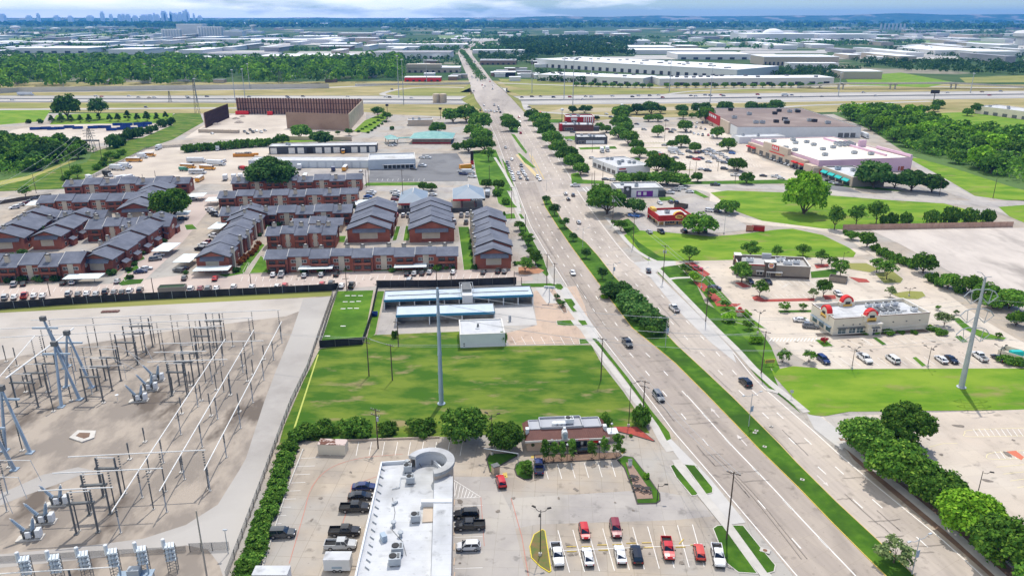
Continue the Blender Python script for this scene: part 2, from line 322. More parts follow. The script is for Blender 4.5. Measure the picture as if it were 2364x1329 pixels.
# ================================================================ THE GROUND
b=MB(); g=60000; b.face([(-g,-400,0),(g,-400,0),(g,g,0),(-g,g,0)]); struct(b.obj('ground',LAND))
flat('paved_ground',[(-700,1500),(-500,700),(-250,470),(-140,310),(-120,262),(1000,262),(1500,272),(2000,262),(2480,280),(2550,470),(2800,800),(3100,1500)],LOT,.012)
flat('freeway_verge',[(-160,190),(600,190),(1060,186),(1400,190),(2000,194),(2500,196),(2520,262),(2200,262),(1950,258),(1500,272),(1240,284),(1090,276),(840,262),(420,262),(-160,256)],DRY,.02)
flat('far_verge_grass',[(1150,182),(1400,188),(1520,194),(1520,200),(1420,206),(1230,208),(1168,198)],DRYG,.035)
flat('loop_grass',[(895,214),(960,204),(1078,204),(1086,224),(1000,225),(920,221)],DRYG,.035)
flat('far_verge_grass',[(-150,252),(118,252),(100,280),(-160,302)],GRASSB,.035)
# freeway
fwu=[(-200,221),(600,221),(1182,222),(1564,217),(2000,213),(2600,208)]; fwl=[(-200,236),(600,238),(1182,243),(1700,238),(2100,231),(2600,224)]
FWY=mat('freeway concrete',(.40,.38,.345),(.32,.305,.28),.03,(.45,.42,.385),.01,stretch=.2)
flat('freeway',fwu+fwl[::-1],FWY,.05)
def along(a,n=60):
    P=[Vector(p) for p in a]; o=[]
    L=[0]
    for p,q in zip(P,P[1:]): L.append(L[-1]+(q-p).length)
    for i in range(n+1):
        t=L[-1]*i/n
        for k in range(len(P)-1):
            if t<=L[k+1]+1e-6: o.append(P[k].lerp(P[k+1],(t-L[k])/(L[k+1]-L[k]))); break
    return o
mid=[((a[0]+b_[0])/2,(a[1]*.5+b_[1]*.5)) for a,b_ in zip(fwu,fwl)]
bar=MB(); pm=[G(*p) for p in along(mid,40)]
for a,c in zip(pm,pm[1:]):
    d=(c-a).normalized(); nn=Vector((-d.y,d.x,0))*.35
    bar.face([a-nn,c-nn,c-nn*.4+Vector((0,0,1.1)),a-nn*.4+Vector((0,0,1.1))]); bar.face([c+nn,a+nn,a+nn*.4+Vector((0,0,1.1)),c+nn*.4+Vector((0,0,1.1))]); bar.face([a-nn*.4+Vector((0,0,1.1)),c-nn*.4+Vector((0,0,1.1)),c+nn*.4+Vector((0,0,1.1)),a+nn*.4+Vector((0,0,1.1))])
tag(bar.obj('median_barrier',mat('barrier concrete',(.36,.35,.34))),'long grey concrete barrier running down the middle of the freeway','barrier')
for f in (.22,.78):
    strip('lane_line',[tuple(p) for p in along([(a[0],a[1]*(1-f)+c[1]*f) for a,c in zip(fwu,fwl)],30)],.35,WHITE,.075)
def band(f0,f1,m,n='freeway_shoulder',z=.07): flat(n,[(a[0],a[1]*(1-f0)+c[1]*f0) for a,c in zip(fwu,fwl)]+[(a[0],a[1]*(1-f1)+c[1]*f1) for a,c in list(zip(fwu,fwl))[::-1]],m,z)
band(0,.07,MC['worn asphalt'] if 'worn asphalt' in MC else mat('worn asphalt',(.19,.185,.18),(.26,.25,.24),.03)); band(.42,.47,MC['worn asphalt']); band(.53,.58,MC['worn asphalt']); band(.94,1.0,MC['worn asphalt'])
flat('median_grass',[(-200,238),(400,240),(540,241),(540,247),(300,248),(-200,250)],DRYG,.05); flat('verge_greenish_grass',[(1170,208),(1400,206),(1640,212),(1560,216),(1200,220)],DRYG,.05); flat('verge_greenish_grass',[(1560,206),(1790,206),(1900,208),(1700,212)],DRYG,.052); flat('bare_verge',[(1250,262),(1500,256),(1800,250),(1640,246),(1300,250)],mat('bare soil',(.40,.33,.22),(.33,.29,.16),.03),.05)  # patches of greenish dry grass and bare soil on the verges
flat('freeway_shoulder',[(-200,233.5),(600,235.5),(1182,239.5),(1182,241),(600,237),(-200,235)],ASPHD,.07)
# frontage roads and ramps
strip('frontage_road',[(-150,254),(200,252),(450,250),(700,250)],13,FWY,.06,step=40)
strip('frontage_road',[(-150,214),(140,212),(420,209),(700,205),(930,195),(1090,190)],12,FWY,.06,step=40)
strip('frontage_road',[(1150,192),(1400,201),(1560,203),(1800,201),(2000,198),(2300,203),(2500,201)],12,FWY,.06,step=40)
strip('exit_ramp',smooth_pts([(1205,236),(1225,255),(1290,262),(1400,268),(1500,275)],5),9,FWY,.07)
strip('exit_ramp',smooth_pts([(1500,232),(1560,215),(1700,206),(1900,203)],5),8,FWY,.07)
strip('exit_ramp',smooth_pts([(1690,262),(1830,246),(1980,240),(2150,234)],5),9,FWY,.07)
strip('loop_ramp',smooth_pts([(1080,203),(1000,201),(925,206),(890,214),(885,219),(920,222),(1000,226)],5),8,FWY,.07)
strip('frontage_road',[(770,256),(900,266),(1050,272),(1120,262)],12,LOT,.06)
# main avenue
LL=[(1831,1325),(1743,1221),(1648,1109),(1550,995),(1508,938),(1448,860),(1388,781.5),(1342,718),(1309,664),(1269,600),(1223,522),(1202,465),(1187,425),(1165,375),(1148,325),(1130,285),(1113,250),(1099,230),(1090,205),(1081,179),(1069,152),(1058,124),(1062,112),(1098,101),(1122,88)]
RR=[(2330,1400),(2273,1329),(2176,1242),(2092,1174),(2024,1119),(1940,1048),(1879,993),(1808,932),(1770,899),(1740,869),(1692,808),(1643,757),(1586,700),(1513,630),(1462,606),(1424,562),(1380,503),(1342,451),(1310,396),(1275,345),(1240,300),(1212,262),(1184,232),(1160,208),(1135,186),(1112,156),(1090,128),(1088,122),(1106,104),(1130,89)]
LLb=[(2010,1540)]+LL; RRb=[(2420,1500)]+RR
def resample(P,n):
    P=[Vector(p) for p in P]; 
    ys=[p[1] for p in P]; o=[]
    for i in range(n+1):
        y=ys[0]+(ys[-1]-ys[0])*i/n
        for a,c in zip(P,P[1:]):
            if a[1]>=y>=c[1] and a[1]!=c[1]: o.append((a[0]+(c[0]-a[0])*(a[1]-y)/(a[1]-c[1]),y)); break
    return o
def avx(P,y):
    for a,c in zip(P,P[1:]):
        if a[1]>=y>=c[1]: return a[0]+(c[0]-a[0])*(a[1]-y)/(a[1]-c[1])
    return P[0][0] if y>P[0][1] else P[-1][0]
b=MB(); ys=[1520,1400]+list(range(1330,440,-20))+list(range(440,250,-6))+list(range(250,88,-3)); prev=None
for y in ys:
    l=GR(avx(LLb,y)-1,y)+Vector((0,0,.03)); r=GR(avx(RRb,y)+1,y)+Vector((0,0,.03))
    if prev: b.face([prev[0],prev[1],r,l])
    prev=(l,r)
struct(b.obj('main_avenue',ASPH))
# embankment skirts and the bridge
for side,P,sg in (('l',LLb,-1),('r',RRb,1)):
    b=MB(); pv=None
    for y in range(300,176,-2):
        a=GR(avx(P,y)+sg*1.5,y); 
        if a.z<.15 or 934<a.y<1010: pv=None; continue
        c=a+Vector((sg*(2.2*a.z+1),0,-a.z)); c.z=.03
        if pv: b.face([pv[0],pv[1],c,a] if sg>0 else [pv[0],a,c,pv[1]])
        pv=(a,c)
    struct(b.obj('embankment',DRYG))
br=thing('road_bridge','pale concrete bridge carrying the avenue over the freeway','bridge',(0,0,0))
yb0,yb1=934,1010
def xat(P,Y):
    best=None
    for y in np.arange(250,190,-.25):
        p=GR(avx(P,y),y)
        if best is None or abs(p.y-Y)<abs(best.y-Y): best=p
    return best
for P,sg in ((LLb,-1),(RRb,1)):
    a=xat(P,yb0); c=xat(P,yb1); a.x+=sg*1; c.x+=sg*1
    pr=MB()
    for z0,z1,w in ((-1.6,1.1,.5),):
        pr.v+=[(a.x,a.y,a.z+z0),(a.x+sg*w,a.y,a.z+z0),(c.x+sg*w,c.y,c.z+z0),(c.x,c.y,c.z+z0),(a.x,a.y,a.z+z1),(a.x+sg*w,a.y,a.z+z1),(c.x+sg*w,c.y,c.z+z1),(c.x,c.y,c.z+z1)]
        pr.f+=[(3,2,1,0),(4,5,6,7),(0,1,5,4),(1,2,6,5),(2,3,7,6),(3,0,4,7)]; pr.m+=[0]*6
    pr.obj('parapet',WALKM,br)
l0,r0=xat(LLb,yb0),xat(RRb,yb0)
for Y in (yb0,yb1): MB().box(l0.x-2 if Y==yb0 else l0.x-4,r0.x+2,Y-.6,Y+.6,0,5.6).obj('abutment',CURB,br)
for k in range(6): MB().tube((l0.x+5+k*(r0.x-l0.x-10)/5,YB-2,0),(l0.x+5+k*(r0.x-l0.x-10)/5,YB-2,4.8),.7,n=10).obj('pier',CURB,br)
MB().box(l0.x-2,r0.x,yb0+1,yb1-1,4.6,5.2).obj('deck',CURB,br)
# medians of the avenue
ML=[(2044,1329),(1995,1281),(1921,1207),(1843,1126),(1750,1035),(1698,980),(1632,912),(1559,839),(1511,799),(1459,757),(1410,693),(1380,652),(1321,573),(1288,525),(1258,478),(1252,458)]
MR=[(1258,452),(1268,456),(1282,482),(1307,522),(1326,541),(1353,560),(1380,590),(1416,636),(1470,694),(1521,752),(1562,796),(1625,854),(1692,917),(1752,977),(1800,1025),(1840,1068),(1931,1158),(2028,1248),(2108,1326)]
island('median',[(2130,1420)]+ML+MR+[(2190,1420)],GRASSD,.14,YELL,.17)
island('median',[(1178.7,309),(1189,311.7),(1218,352),(1214,356),(1200,340)],GRASS,.14)
island('median',[(1194,353.5),(1201.5,355),(1238,388),(1229,388),(1210,376)],GRASS,.14)
island('median',[(1160,270),(1178,270),(1196,294),(1196,308),(1178,306)],GRASSD,.14)
def ravelist(P,Q,f,y0,y1,w,m,name='lane_line',dash=None,step=4):
    pts=[]; y=y0
    while y>y1: pts.append(GR(avx(P,y)*(1-f)+avx(Q,y)*f,y)); y-=step if y<450 else 12
    return pts
def ribbon(pts,w,m,name,dash=None,dz=.045):
    b=MB(); Ln=0; segs=[]
    for a,c in zip(pts,pts[1:]):
        l=(c-a).length
        if dash:
            t=0
            while t<l:
                ph=(Ln+t)%dash[1]
                if ph<dash[0]: e=min(l,t+dash[0]-ph); segs.append((a.lerp(c,t/l),a.lerp(c,e/l))); t=e+1e-4
                else: t+=dash[1]-ph+1e-4
            Ln+=l
        else: segs.append((a,c))
    for a,c in segs:
        d=(c-a).normalized(); nn=Vector((-d.y,d.x,0))*w/2; u=Vector((0,0,dz))
        b.face([a-nn+u,c-nn+u,c+nn+u,a+nn+u][::1] if True else 0)
    return struct(b.obj(name,m))
MLx=[(2200,1500)]+ML+[(1228,400),(1195,352),(1175,300),(1150,250),(1128,205),(1113,180),(1095,155),(1070,125),(1067,113),(1102,102),(1125,88)]
MRx=[(2270,1500)]+MR[::-1]+[(1240,400),(1220,352),(1192,300),(1160,250),(1140,205),(1118,182),(1100,157),(1078,125),(1078,115),(1104,103),(1127,89)]
def carriage(A,B,m,n=3):
    ys=[1500]+list(range(1400,440,-15))+list(range(440,252,-6)); b=MB(); uv=[]; d=0; pv=None
    for y in ys:
        l=GR(avx(A,y),y)+Vector((0,0,.036)); r=GR(avx(B,y),y)+Vector((0,0,.036))
        if pv: 
            e=(l-pv[0]).length; b.face([pv[0],pv[1],r,l]); uv+=[(0,d),(n,d),(n,d+e),(0,d+e)]; d+=e
        pv=(l,r)
    me=b.mesh('carriageway',m); u=me.uv_layers.new(name='UVMap'); u.data.foreach_set('uv',[c for p in uv for c in p]); return struct(link('carriageway',me))
carriage(LLb,MLx,lanemat('left carriageway concrete',(.37,.315,.268),(.31,.265,.23),.72)); carriage(MRx,RRb,lanemat('right carriageway concrete',(.44,.38,.325),(.38,.325,.28),.80))
for A,B in ((LLb,MLx),(RRb,MRx)):
    ribbon(ravelist(A,B,.028,1500,258,.0,None),.22,WHITE,'lane_line')
for f in (.345,.665): ribbon(ravelist(LLb,MLx,f,1500,462,0,None),.24,WHITE,'lane_line',(3.0,12.2))
for f in (.345,.665): ribbon(ravelist(MRx,RRb,f-.03,1500,462,0,None),.24,WHITE,'lane_line',(3.0,12.2))
ribbon(ravelist(LLb,MLx,.675,1500,905,0,None),.26,WHITE,'turn_lane_line')
for f in (.3,.55): ribbon(ravelist(LLb,MLx,f,425,260,0,None),.3,WHITE,'lane_line',(3.0,12.2))
for f in (.35,.65): ribbon(ravelist(MRx,RRb,f,425,260,0,None),.3,WHITE,'lane_line',(3.0,12.2))
ribbon(ravelist(MRx,RRb,.8,740,625,0,None),.22,WHITE,'lane_line')
strip('stop_line',[(1190,422),(1250,418)],.6,WHITE,.06); strip('stop_line',[(1272,452),(1335,450)],.6,WHITE,.06)
strip('crosswalk_line',[(1352,432),(1372,452)],.4,WHITE,.06); strip('crosswalk_line',[(1345,434),(1364,454)],.4,WHITE,.06)
for a,c in (((1222,356),(1247,412)),((1228,360),(1256,414))): strip('centre_line',[a,c],.35,YELL,.05)
flat('turn_lane_paint',[(1190,357),(1197,357),(1240,402),(1252,416),(1243,416)],mat('faded yellow hatching',(.55,.43,.22)),.045)
# turn arrows on the avenue
def arrow(px,py,dx,dy,s=1,m=None):
    o=G(px,py); a=head(px,py,dx,dy); c,q=math.cos(a),math.sin(a)
    f=lambda x,y:(o.x+(x*c-y*q)*s,o.y+(x*q+y*c)*s)
    return struct(MB().prism([f(-2.2,-.12),(f(.6,-.12)),f(.6,-.5),f(2.0,0),f(.6,.5),f(.6,.12),f(-2.2,.12)],.06,.06).obj('road_arrow',m or WHITE))
FADE=mat('worn white paint',(.58,.53,.49))
arrow(1650,952,-18,-20,1.2,FADE); arrow(1712,1015,-18,-20,1.2,FADE); arrow(1900,1110,18,17,1,FADE)
# cross streets
strip('cross_street',[(1192,437),(1050,438),(850,436),(640,440),(450,446),(200,452),(0,462),(-200,470)],13,LOTG,.03,step=30)
strip('cross_street',[(1330,437),(1450,432),(1600,428),(1780,432),(1880,440),(2050,458),(2250,470),(2600,474)],13,LOTG,.034,step=30)
strip('lot_drive',smooth_pts([(1600,432),(1655,445),(1660,470),(1690,500),(1760,514),(1880,525),(1960,545),(2010,570),(2080,620),(2160,680),(2250,745),(2400,830)],6),9,LOTR,.038)
strip('lot_drive',smooth_pts([(1500,612),(1600,606),(1760,598),(1900,592),(1990,580)],5),9,LOTR,.036)
strip('lot_drive',smooth_pts([(2060,352),(2110,372),(2165,412),(2210,445),(2260,462),(2330,490),(2420,530)],6),10,LOTG,.036)
# ---------------------------------------------------------------- left side ground
flat('substation_yard',[(-260,760),(0,715),(300,697),(766,680),(737,770),(712,850),(675,930),(640,1020),(600,1130),(560,1240),(520,1345),(470,1500),(-500,1500)],YARD,.02)
flat('yard_verge',[(-200,722),(0,700),(766,668),(766,683),(500,697),(0,722),(-200,745)],DRYG,.03)
lane_o=[(764,684),(735,770),(710,850),(672,930),(637,1020),(597,1130),(557,1240),(520,1345)]; lane_i=[(700,690),(673,770),(637,856),(610,927),(568,1057),(553,1084),(503,1164),(429,1211),(330,1243),(180,1262),(-120,1290)]
flat('yard_lane',lane_o+[(505,1300),(480,1268),(430,1258),(200,1290),(-120,1322)]+lane_i[::-1],GRAVEL,.032)
flat('yard_lane',[(-60,722),(300,703),(766,686),(740,700),(660,730),(420,760),(160,800),(-100,850)],mat('pale yard gravel',(.43,.385,.335),(.35,.315,.28),.07,(.45,.41,.37),.03),.028)
flat('yard_track',[(-150,1190),(0,1140),(100,1095),(180,1078),(215,1085),(130,1118),(40,1150),(-150,1230)],GRAVEL,.034)
b=MB(); p=P2([(160,1012),(180,995),(222,996),(218,1012),(190,1022)]); b.prism(p,.02,.35); b.prism(offset(p,1.1),.35,.36,1); struct(b.obj('drain_pad',[CURB,SOIL]))
flat('field',[(738,806),(870,772),(1060,765),(1062,800),(1365,796),(1388,838),(1440,905),(1470,950),(1500,1000),(1400,985),(1290,990),(1015,1012),(740,1018),(690,1015),(640,1040),(655,985),(700,880)],GRASSL,.03)
flat('field_line',[(733,818),(736,818),(681,990),(677,990)],mat('dry mown line',(.42,.46,.10)),.045)
flat('dog_yard',[(780,672),(862,670),(838,797),(738,800)],GRASS,.03)
flat('lawn_strip',[(872,672),(887,672),(872,740),(866,770),(845,790)],GRASS,.03)
for i,(x,y) in enumerate([(802,683),(817,683),(832,683),(797,697),(813,697),(828,696),(792,713),(808,712),(823,712),(792,753),(756,776)]):
    tag(MB().cbox(*G(x,y)[:2],.03,1.6,.5,.12).obj('agility_board',WHITE),'small white board lying','board','on the fenced dog lawn',px=x)
flat('carwash_pavement',[(886,690),(1200,664),(1332,660),(1373,792),(1176,797),(1170,790),(1062,765),(870,773)],LOTG,.03)
flat('carwash_forecourt',[(1232,672),(1330,660),(1350,705),(1372,792),(1175,797),(1165,770),(1240,750),(1232,700)],TAN,.036)
flat('carwash_apron',[(1010,712),(1228,700),(1240,750),(1165,752)],PALE,.04)
flat('driveway_apron',[(1236,665),(1262,662),(1290,700),(1262,700)],PALE,.042)
flat('driveway_apron',[(1288,660),(1310,664),(1370,752),(1390,790),(1368,790),(1330,752),(1300,752),(1295,740),(1330,738),(1300,700)],PALE,.042)
for i in range(7):
    x=1181+i*22.5; strip('stall_line',[(x,777),(x+10,795)],.12,WHITE,.05)
# apartment lot stalls
flat('apartment_lot',[(-200,715),(0,694),(766,668),(880,660),(1230,648),(1230,640),(1195,625),(1100,622),(600,634),(455,630),(270,655),(0,660),(-200,668)],mat('rosy lot concrete',(.46,.375,.325),(.38,.31,.275),.08,(.52,.43,.37),.02),.02)
flat('apartment_lane',[(270,655),(330,650),(400,585),(470,500),(520,450),(450,448),(425,500),(380,545),(330,595),(275,640)],mat('rosy lane concrete',(.47,.38,.33),(.42,.34,.30),.08),.024)
for i in range(38):
    x=560+i*16.5
    if x<1195: strip('stall_line',[(x,639-(x-560)*.012),(x-4,650-(x-560)*.012)],.12,WHITE,.05)
for i in range(20):
    x=10+i*17; strip('stall_line',[(x,668-i*.6),(x-6,678-i*.6)],.12,WHITE,.05)
for i in range(14):
    x=590+i*18; strip('stall_line',[(x,657-i*.5),(x-2,667-i*.5)],.12,WHITE,.05)
def lawn(pts,m=None): island('lawn',pts,m or GRASS,.1)
lawn([(575,632),(602,590),(614,600),(620,629)]); lawn([(500,634),(540,632),(600,560),(612,566),(562,632),(520,640)])
lawn([(1057,524),(1083,524),(1094,596),(1098,622),(1070,624),(1066,590)]); lawn([(914,523),(925,523),(916,555),(905,556)]); lawn([(936,522),(950,522),(945,556),(930,556)]);
lawn([(790,620),(890,618),(900,626),(790,628)]); lawn([(370,552),(416,525),(418,530),(384,556)]); lawn([(272,656),(285,646),(334,644),(326,655),(280,660)],GRASSD); lawn([(425,520),(445,518),(456,529),(430,531)])
lawn([(782,545),(800,545),(796,560),(780,560)]); lawn([(1200,655),(1270,654),(1300,660),(1296,668),(1262,663),(1205,664)])
lawn([(1090,348),(1145,346),(1178,425),(1186,440),(1172,442),(1160,430),(1106,428),(1098,400)])
strip('footpath',[(1142,364),(1165,400),(1190,445),(1200,490)],1.8,WALKM,.16); lawn([(1158,365),(1168,378),(1188,432),(1178,428)])
flat('grass_verge',[(848,422),(980,421),(990,428),(840,429)],GRASS,.04)
lawn([(1140,430),(1165,428),(1186,470),(1196,480),(1170,480),(1150,470)]); lawn([(1186,450),(1193,450),(1205,480),(1197,482)]); lawn([(1160,495),(1188,493),(1192,505),(1160,506)]); lawn([(1196,494),(1204,494),(1212,505),(1203,506)])
strip('footpath',[(1175,445),(1192,482),(1207,512),(1222,545),(1240,585),(1262,630),(1300,690),(1340,745)],1.9,WALKM,.05)
lawn([(1208,512),(1214,520),(1232,556),(1256,600),(1268,634),(1262,640),(1240,618),(1222,585),(1204,545),(1195,520)],GRASSD)
island('planting_bed',[(1195,617),(1232,614),(1258,625),(1246,632),(1215,635),(1196,634)],mat('orange mulch',(.42,.20,.10),(.36,.17,.09),.5),.12)
# grass islands along the avenue (left side)
lawn([(1283,655),(1296,656),(1302,664),(1296,670),(1285,668)],GRASSD)
lawn([(1300,690),(1320,690),(1330,703),(1324,709),(1334,720),(1322,721),(1314,710)],GRASSD); lawn([(1280,692),(1295,690),(1308,712),(1310,722),(1300,722)],SOIL)
lawn([(1284,741),(1318,739),(1328,752),(1300,752),(1286,750)],GRASSD); lawn([(1332,739),(1352,740),(1358,750),(1343,752)],GRASSD); lawn([(1336,783),(1352,782),(1362,793),(1338,795)],GRASSD)
flat('verge',[(1360,779),(1378,783),(1450,872),(1502,945),(1545,998),(1549,1013),(1537,1018),(1508,967),(1480,925),(1420,845),(1384,803)],GRASSD,.04)
strip('footpath',[(1338,748),(1360,782),(1380,806),(1400,834),(1440,885),(1480,940),(1512,985),(1530,1018),(1548,1042)],1.9,WALKM,.06)
island('verge_island',[(1546,1075),(1556,1072),(1612,1140),(1608,1144),(1596,1145),(1560,1102)],GRASSD,.13); island('verge_island',[(1578,1072),(1604,1074),(1646,1126),(1646,1138),(1630,1142)],GRASSD,.13)
island('verge_island',[(1645,1220),(1655,1213),(1668,1212),(1750,1325),(1704,1322),(1676,1300)],GRASSD,.13); island('verge_island',[(1688,1212),(1716,1213),(1760,1268),(1791,1305),(1788,1320),(1770,1325)],GRASSD,.13)
flat('driveway_apron',[(1537,1018),(1549,1013),(1640,1105),(1722,1206),(1690,1210),(1665,1210),(1614,1146),(1640,1140),(1610,1076),(1575,1070)],PALE,.036)
strip('footpath',[(1560,1062),(1590,1105),(1625,1148),(1680,1215),(1745,1300),(1800,1370)],2,WALKM,.15)
# near restaurants: kerbed beds and paving
flat('restaurant_lot',[(690,1035),(745,1016),(1015,1008),(1120,1010),(1250,1000),(1520,1000),(1560,1062),(1700,1235),(1830,1420),(400,1500),(560,1330),(640,1160)],LOT,.018)
flat('drive_lane',[(1050,1100),(1140,1100),(1180,1180),(1215,1330),(1220,1500),(1040,1500)],LOTG,.024)
flat('drive_lane',[(1180,1150),(1500,1130),(1610,1150),(1660,1190),(1560,1200),(1240,1210),(1190,1220)],LOTG,.022)
island('planting_bed',[(1122,1060),(1130,1048),(1190,1046),(1196,1052),(1150,1078),(1140,1094),(1130,1090)],GRASSD,.14,CURBK,.25)
island('planting_bed',[(1190,1072),(1200,1065),(1228,1066),(1232,1084),(1229,1106),(1210,1108),(1192,1098),(1187,1084)],GRASSD,.14,CURBK,.25)
island('planting_bed',[(1232,1050),(1430,1044),(1436,1052),(1424,1060),(1258,1070),(1234,1070)],SOIL,.14,CURBK,.25)
island('planting_bed',[(1424,1062),(1440,1052),(1462,1056),(1500,1105),(1524,1140),(1525,1156),(1515,1163),(1470,1164),(1460,1130),(1440,1080)],GRASSD,.14,CURBK,.25)
island('patio_paving',[(1444,1068),(1458,1070),(1505,1138),(1508,1152),(1470,1154),(1462,1128)],mat('brown pavers',(.30,.20,.15),(.25,.17,.13),1),.19,CURBK,.1)
island('lawn_bank',[(1415,985),(1470,985),(1512,1018),(1510,1020),(1470,1008),(1416,994)],REDM,.14,CURBK,.2)
island('parking_island',[(1252,1222),(1232,1234),(1222,1262),(1226,1288),(1246,1308),(1268,1322),(1273,1318),(1266,1270),(1259,1226)],mat('weedy bed',(.10,.13,.03),(.20,.12,.05),.5),.16,CURBY,.17)
for i in range(7):
    strip('stall_line',[(1256+i*31,1072-i*1.2),(1266+i*31,1106-i*1.2)],.13,WHITE,.04)
for i in range(10):
    a=(1288+i*34.5,1224-i*1.5); strip('stall_line',[a,(a[0]+27,a[1]+97)],.14,WHITE,.04)
strip('stall_line',[(1283,1271),(1600,1258)],.14,WHITE,.045)
for i in range(13):
    y=1058+i*19; x=694-i*11; strip('stall_line',[(x-4,y),(x+44,y-2)],.12,WHITE,.04)
for i in range(11):
    x=768+i*30; strip('stall_line',[(x,1020),(x-6,1052)],.12,WHITE,.04)
for i in range(5): strip('stall_line',[(1050,1168+i*36),(1114,1166+i*36)],.12,WHITE,.04)
for a in ([(1048,1108),(1110,1147)],[(1048,1150),(1110,1147)]): strip('hatch_line',a,.14,WHITE,.04)
for i in range(8): strip('hatch_line',[(1048+i*7.4,1111+i*4.6),(1048+i*7.4-6,1149)] if i else [(1049,1113),(1049,1149)],.14,WHITE,.041)
strip('red_line',smooth_pts([(668,1300),(700,1190),(720,1125),(760,1082),(830,1058),(930,1048)],5),.14,REDP,.042)
strip('red_line',[(786,1226),(800,1180),(812,1120),(870,1100)],.14,REDP,.042); strip('red_line',[(1110,1147),(1118,1260)],.12,REDP,.042); strip('red_line',[(1180,1150),(1205,1240),(1225,1360)],.14,REDP,.042)
flat('yellow_patch',[(1226,1052),(1246,1050),(1246,1056),(1225,1058)],YELL,.05); flat('yellow_patch',[(1160,1092),(1170,1090),(1172,1102),(1163,1103)],YELL,.05); flat('yellow_patch',[(1432,1041),(1446,1042),(1436,1048)],YELL,.05)
for i,(x,y) in enumerate([(1319,1262),(1354,1262),(1390,1258),(1425,1257),(1457,1254),(1493,1253),(1320,1273),(1393,1270),(1497,1264),(1571,1263),(1605,1258),(1573,1250)]):
    p=G(x,y); o=MB().cbox(0,0,.03,1.9,.17,.15,0,0,.9).obj('wheel_stop',YELL,loc=(p.x,p.y,0)); o.rotation_euler.z=.03 if i!=11 else .9
    tag(o,'yellow concrete wheel stop'+(' knocked askew' if i==11 else ''),'wheel stop','among the near parking stalls',px=x+y*.001)
for i in range(6):
    p=G(1049,1160+i*34); tag(MB().cbox(0,0,.03,.17,1.9,.15).obj('wheel_stop',mat('pale orange stop',(.6,.45,.32)),loc=p),'pale wheel stop','wheel stop','against the white curved-roof building',px=1160+i*34,order='y')
# ---------------------------------------------------------------- right side ground
flat('field',[(1436,545),(1470,530),(1640,546),(1700,542),(1795,530),(1830,528),(1900,543),(1960,572),(1976,584),(1970,594),(1900,594),(1700,600),(1500,604),(1490,598),(1462,575)],GRASSB,.03)
flat('field',[(1640,445),(1680,440),(1850,446),(2050,462),(2180,470),(2240,486),(2285,506),(2290,512),(1960,530),(1900,528),(1760,510),(1700,488),(1664,462)],GRASSB,.03)
flat('field',[(2090,362),(2170,372),(2300,420),(2500,470),(2500,464),(2320,462),(2250,452),(2195,420),(2150,395)],GRASSB,.03)
flat('field',[(2305,478),(2380,472),(2500,480),(2500,540),(2400,530),(2330,500)],GRASSB,.03); flat('field',[(2150,262),(2260,258),(2380,280),(2340,300),(2180,295)],GRASSB,.04)
flat('field',[(1950,178),(2080,168),(2200,190),(2140,202),(1960,196)],GRASSB,.06); flat('field',[(2215,180),(2420,172),(2420,190),(2230,192)],DRYG,.06)
flat('field',[(1776,856),(1830,845),(1890,850),(2260,845),(2420,842),(2480,940),(2340,946),(1960,950),(1905,960),(1870,958),(1820,905)],GRASSB,.03)
flat('caliche_lot',[(2010,532),(2330,526),(2500,528),(2800,700),(2700,790),(2440,760),(2300,690),(2180,620),(2080,565)],ROCK,.03)
flat('cream_lot',[(1890,962),(2340,946),(2440,940),(2800,1100),(3000,1500),(2450,1500),(2200,1200),(2010,1050),(1930,1000)],LOTR,.026)
flat('lot_patch',[(1900,962),(1990,958),(2080,975),(2060,1010),(1960,1015)],LOTG,.032)
for k,(x0,x1,y) in enumerate(((2228,2420,998),(2278,2400,1050))):
    strip('hatch_outline',smooth_pts([(x1,y-12),(x0+20,y-6),(x0,y+2),(x0+15,y+10),(x1,y+6)],4),.15,mat('pale yellow paint',(.68,.60,.34)),.04)
    for i in range(12): strip('hatch_line',[(x0+18+i*13,y-8),(x0+30+i*13,y+9)],.13,WHITE,.041)
flat('orange_patch',[(2322,1042),(2345,1040),(2364,1055),(2358,1062)],mat('orange paint',(.55,.16,.09)),.042)
for i in range(5): strip('stall_line',[(2300+i*16,1078+i*16),(2390,1070+i*16)],.14,MC['pale yellow paint'],.042)
strip('lot_line',[(2145,1032),(2175,1024),(2210,1023)],.15,MC['pale yellow paint'],.042)
# right verge, sidewalk
flat('verge',[(1424,508),(1450,540),(1478,580),(1500,600),(1542,605),(1560,601),(1520,590),(1475,560),(1447,530)],GRASSD,.04)
strip('footpath',[(1400,503),(1424,530),(1447,558),(1470,580),(1495,595),(1520,606)],1.9,WALKM,.06)
flat('turn_lane',[(1475,625),(1500,640),(1560,712),(1640,790),(1700,838),(1690,808),(1643,757),(1586,700),(1513,630),(1500,618)],PALE,.038)
flat('drive_mouth',[(1462,606),(1500,602),(1560,603),(1560,612),(1528,616),(1516,628),(1500,640)],PALE,.04)
flat('verge',[(1518,630),(1528,617),(1565,612),(1600,640),(1628,700),(1650,712),(1700,740),(1735,760),(1770,828),(1800,900),(1850,955),(1806,918),(1772,893),(1745,867),(1697,806),(1648,755),(1590,698)],GRASSD,.044)
strip('footpath',[(1520,622),(1542,645),(1600,705),(1650,757),(1700,806),(1740,850),(1785,890),(1830,925),(1862,952)],2.0,WALKM,.07)
strip('footpath',[(1542,645),(1560,642),(1610,640)],1.8,WALKM,.065)
flat('verge',[(1565,612),(1585,607),(1640,640),(1660,668),(1700,712),(1740,742),(1780,800),(1800,850),(1790,862),(1740,800),(1650,712),(1610,660)],GRASS,.048)
flat('verge',[(1935,1010),(1955,1015),(2010,1060),(2110,1135),(2210,1210),(2290,1270),(2400,1370),(2330,1370),(2240,1290),(2150,1212),(2050,1130),(1970,1060)],SOIL,.04)
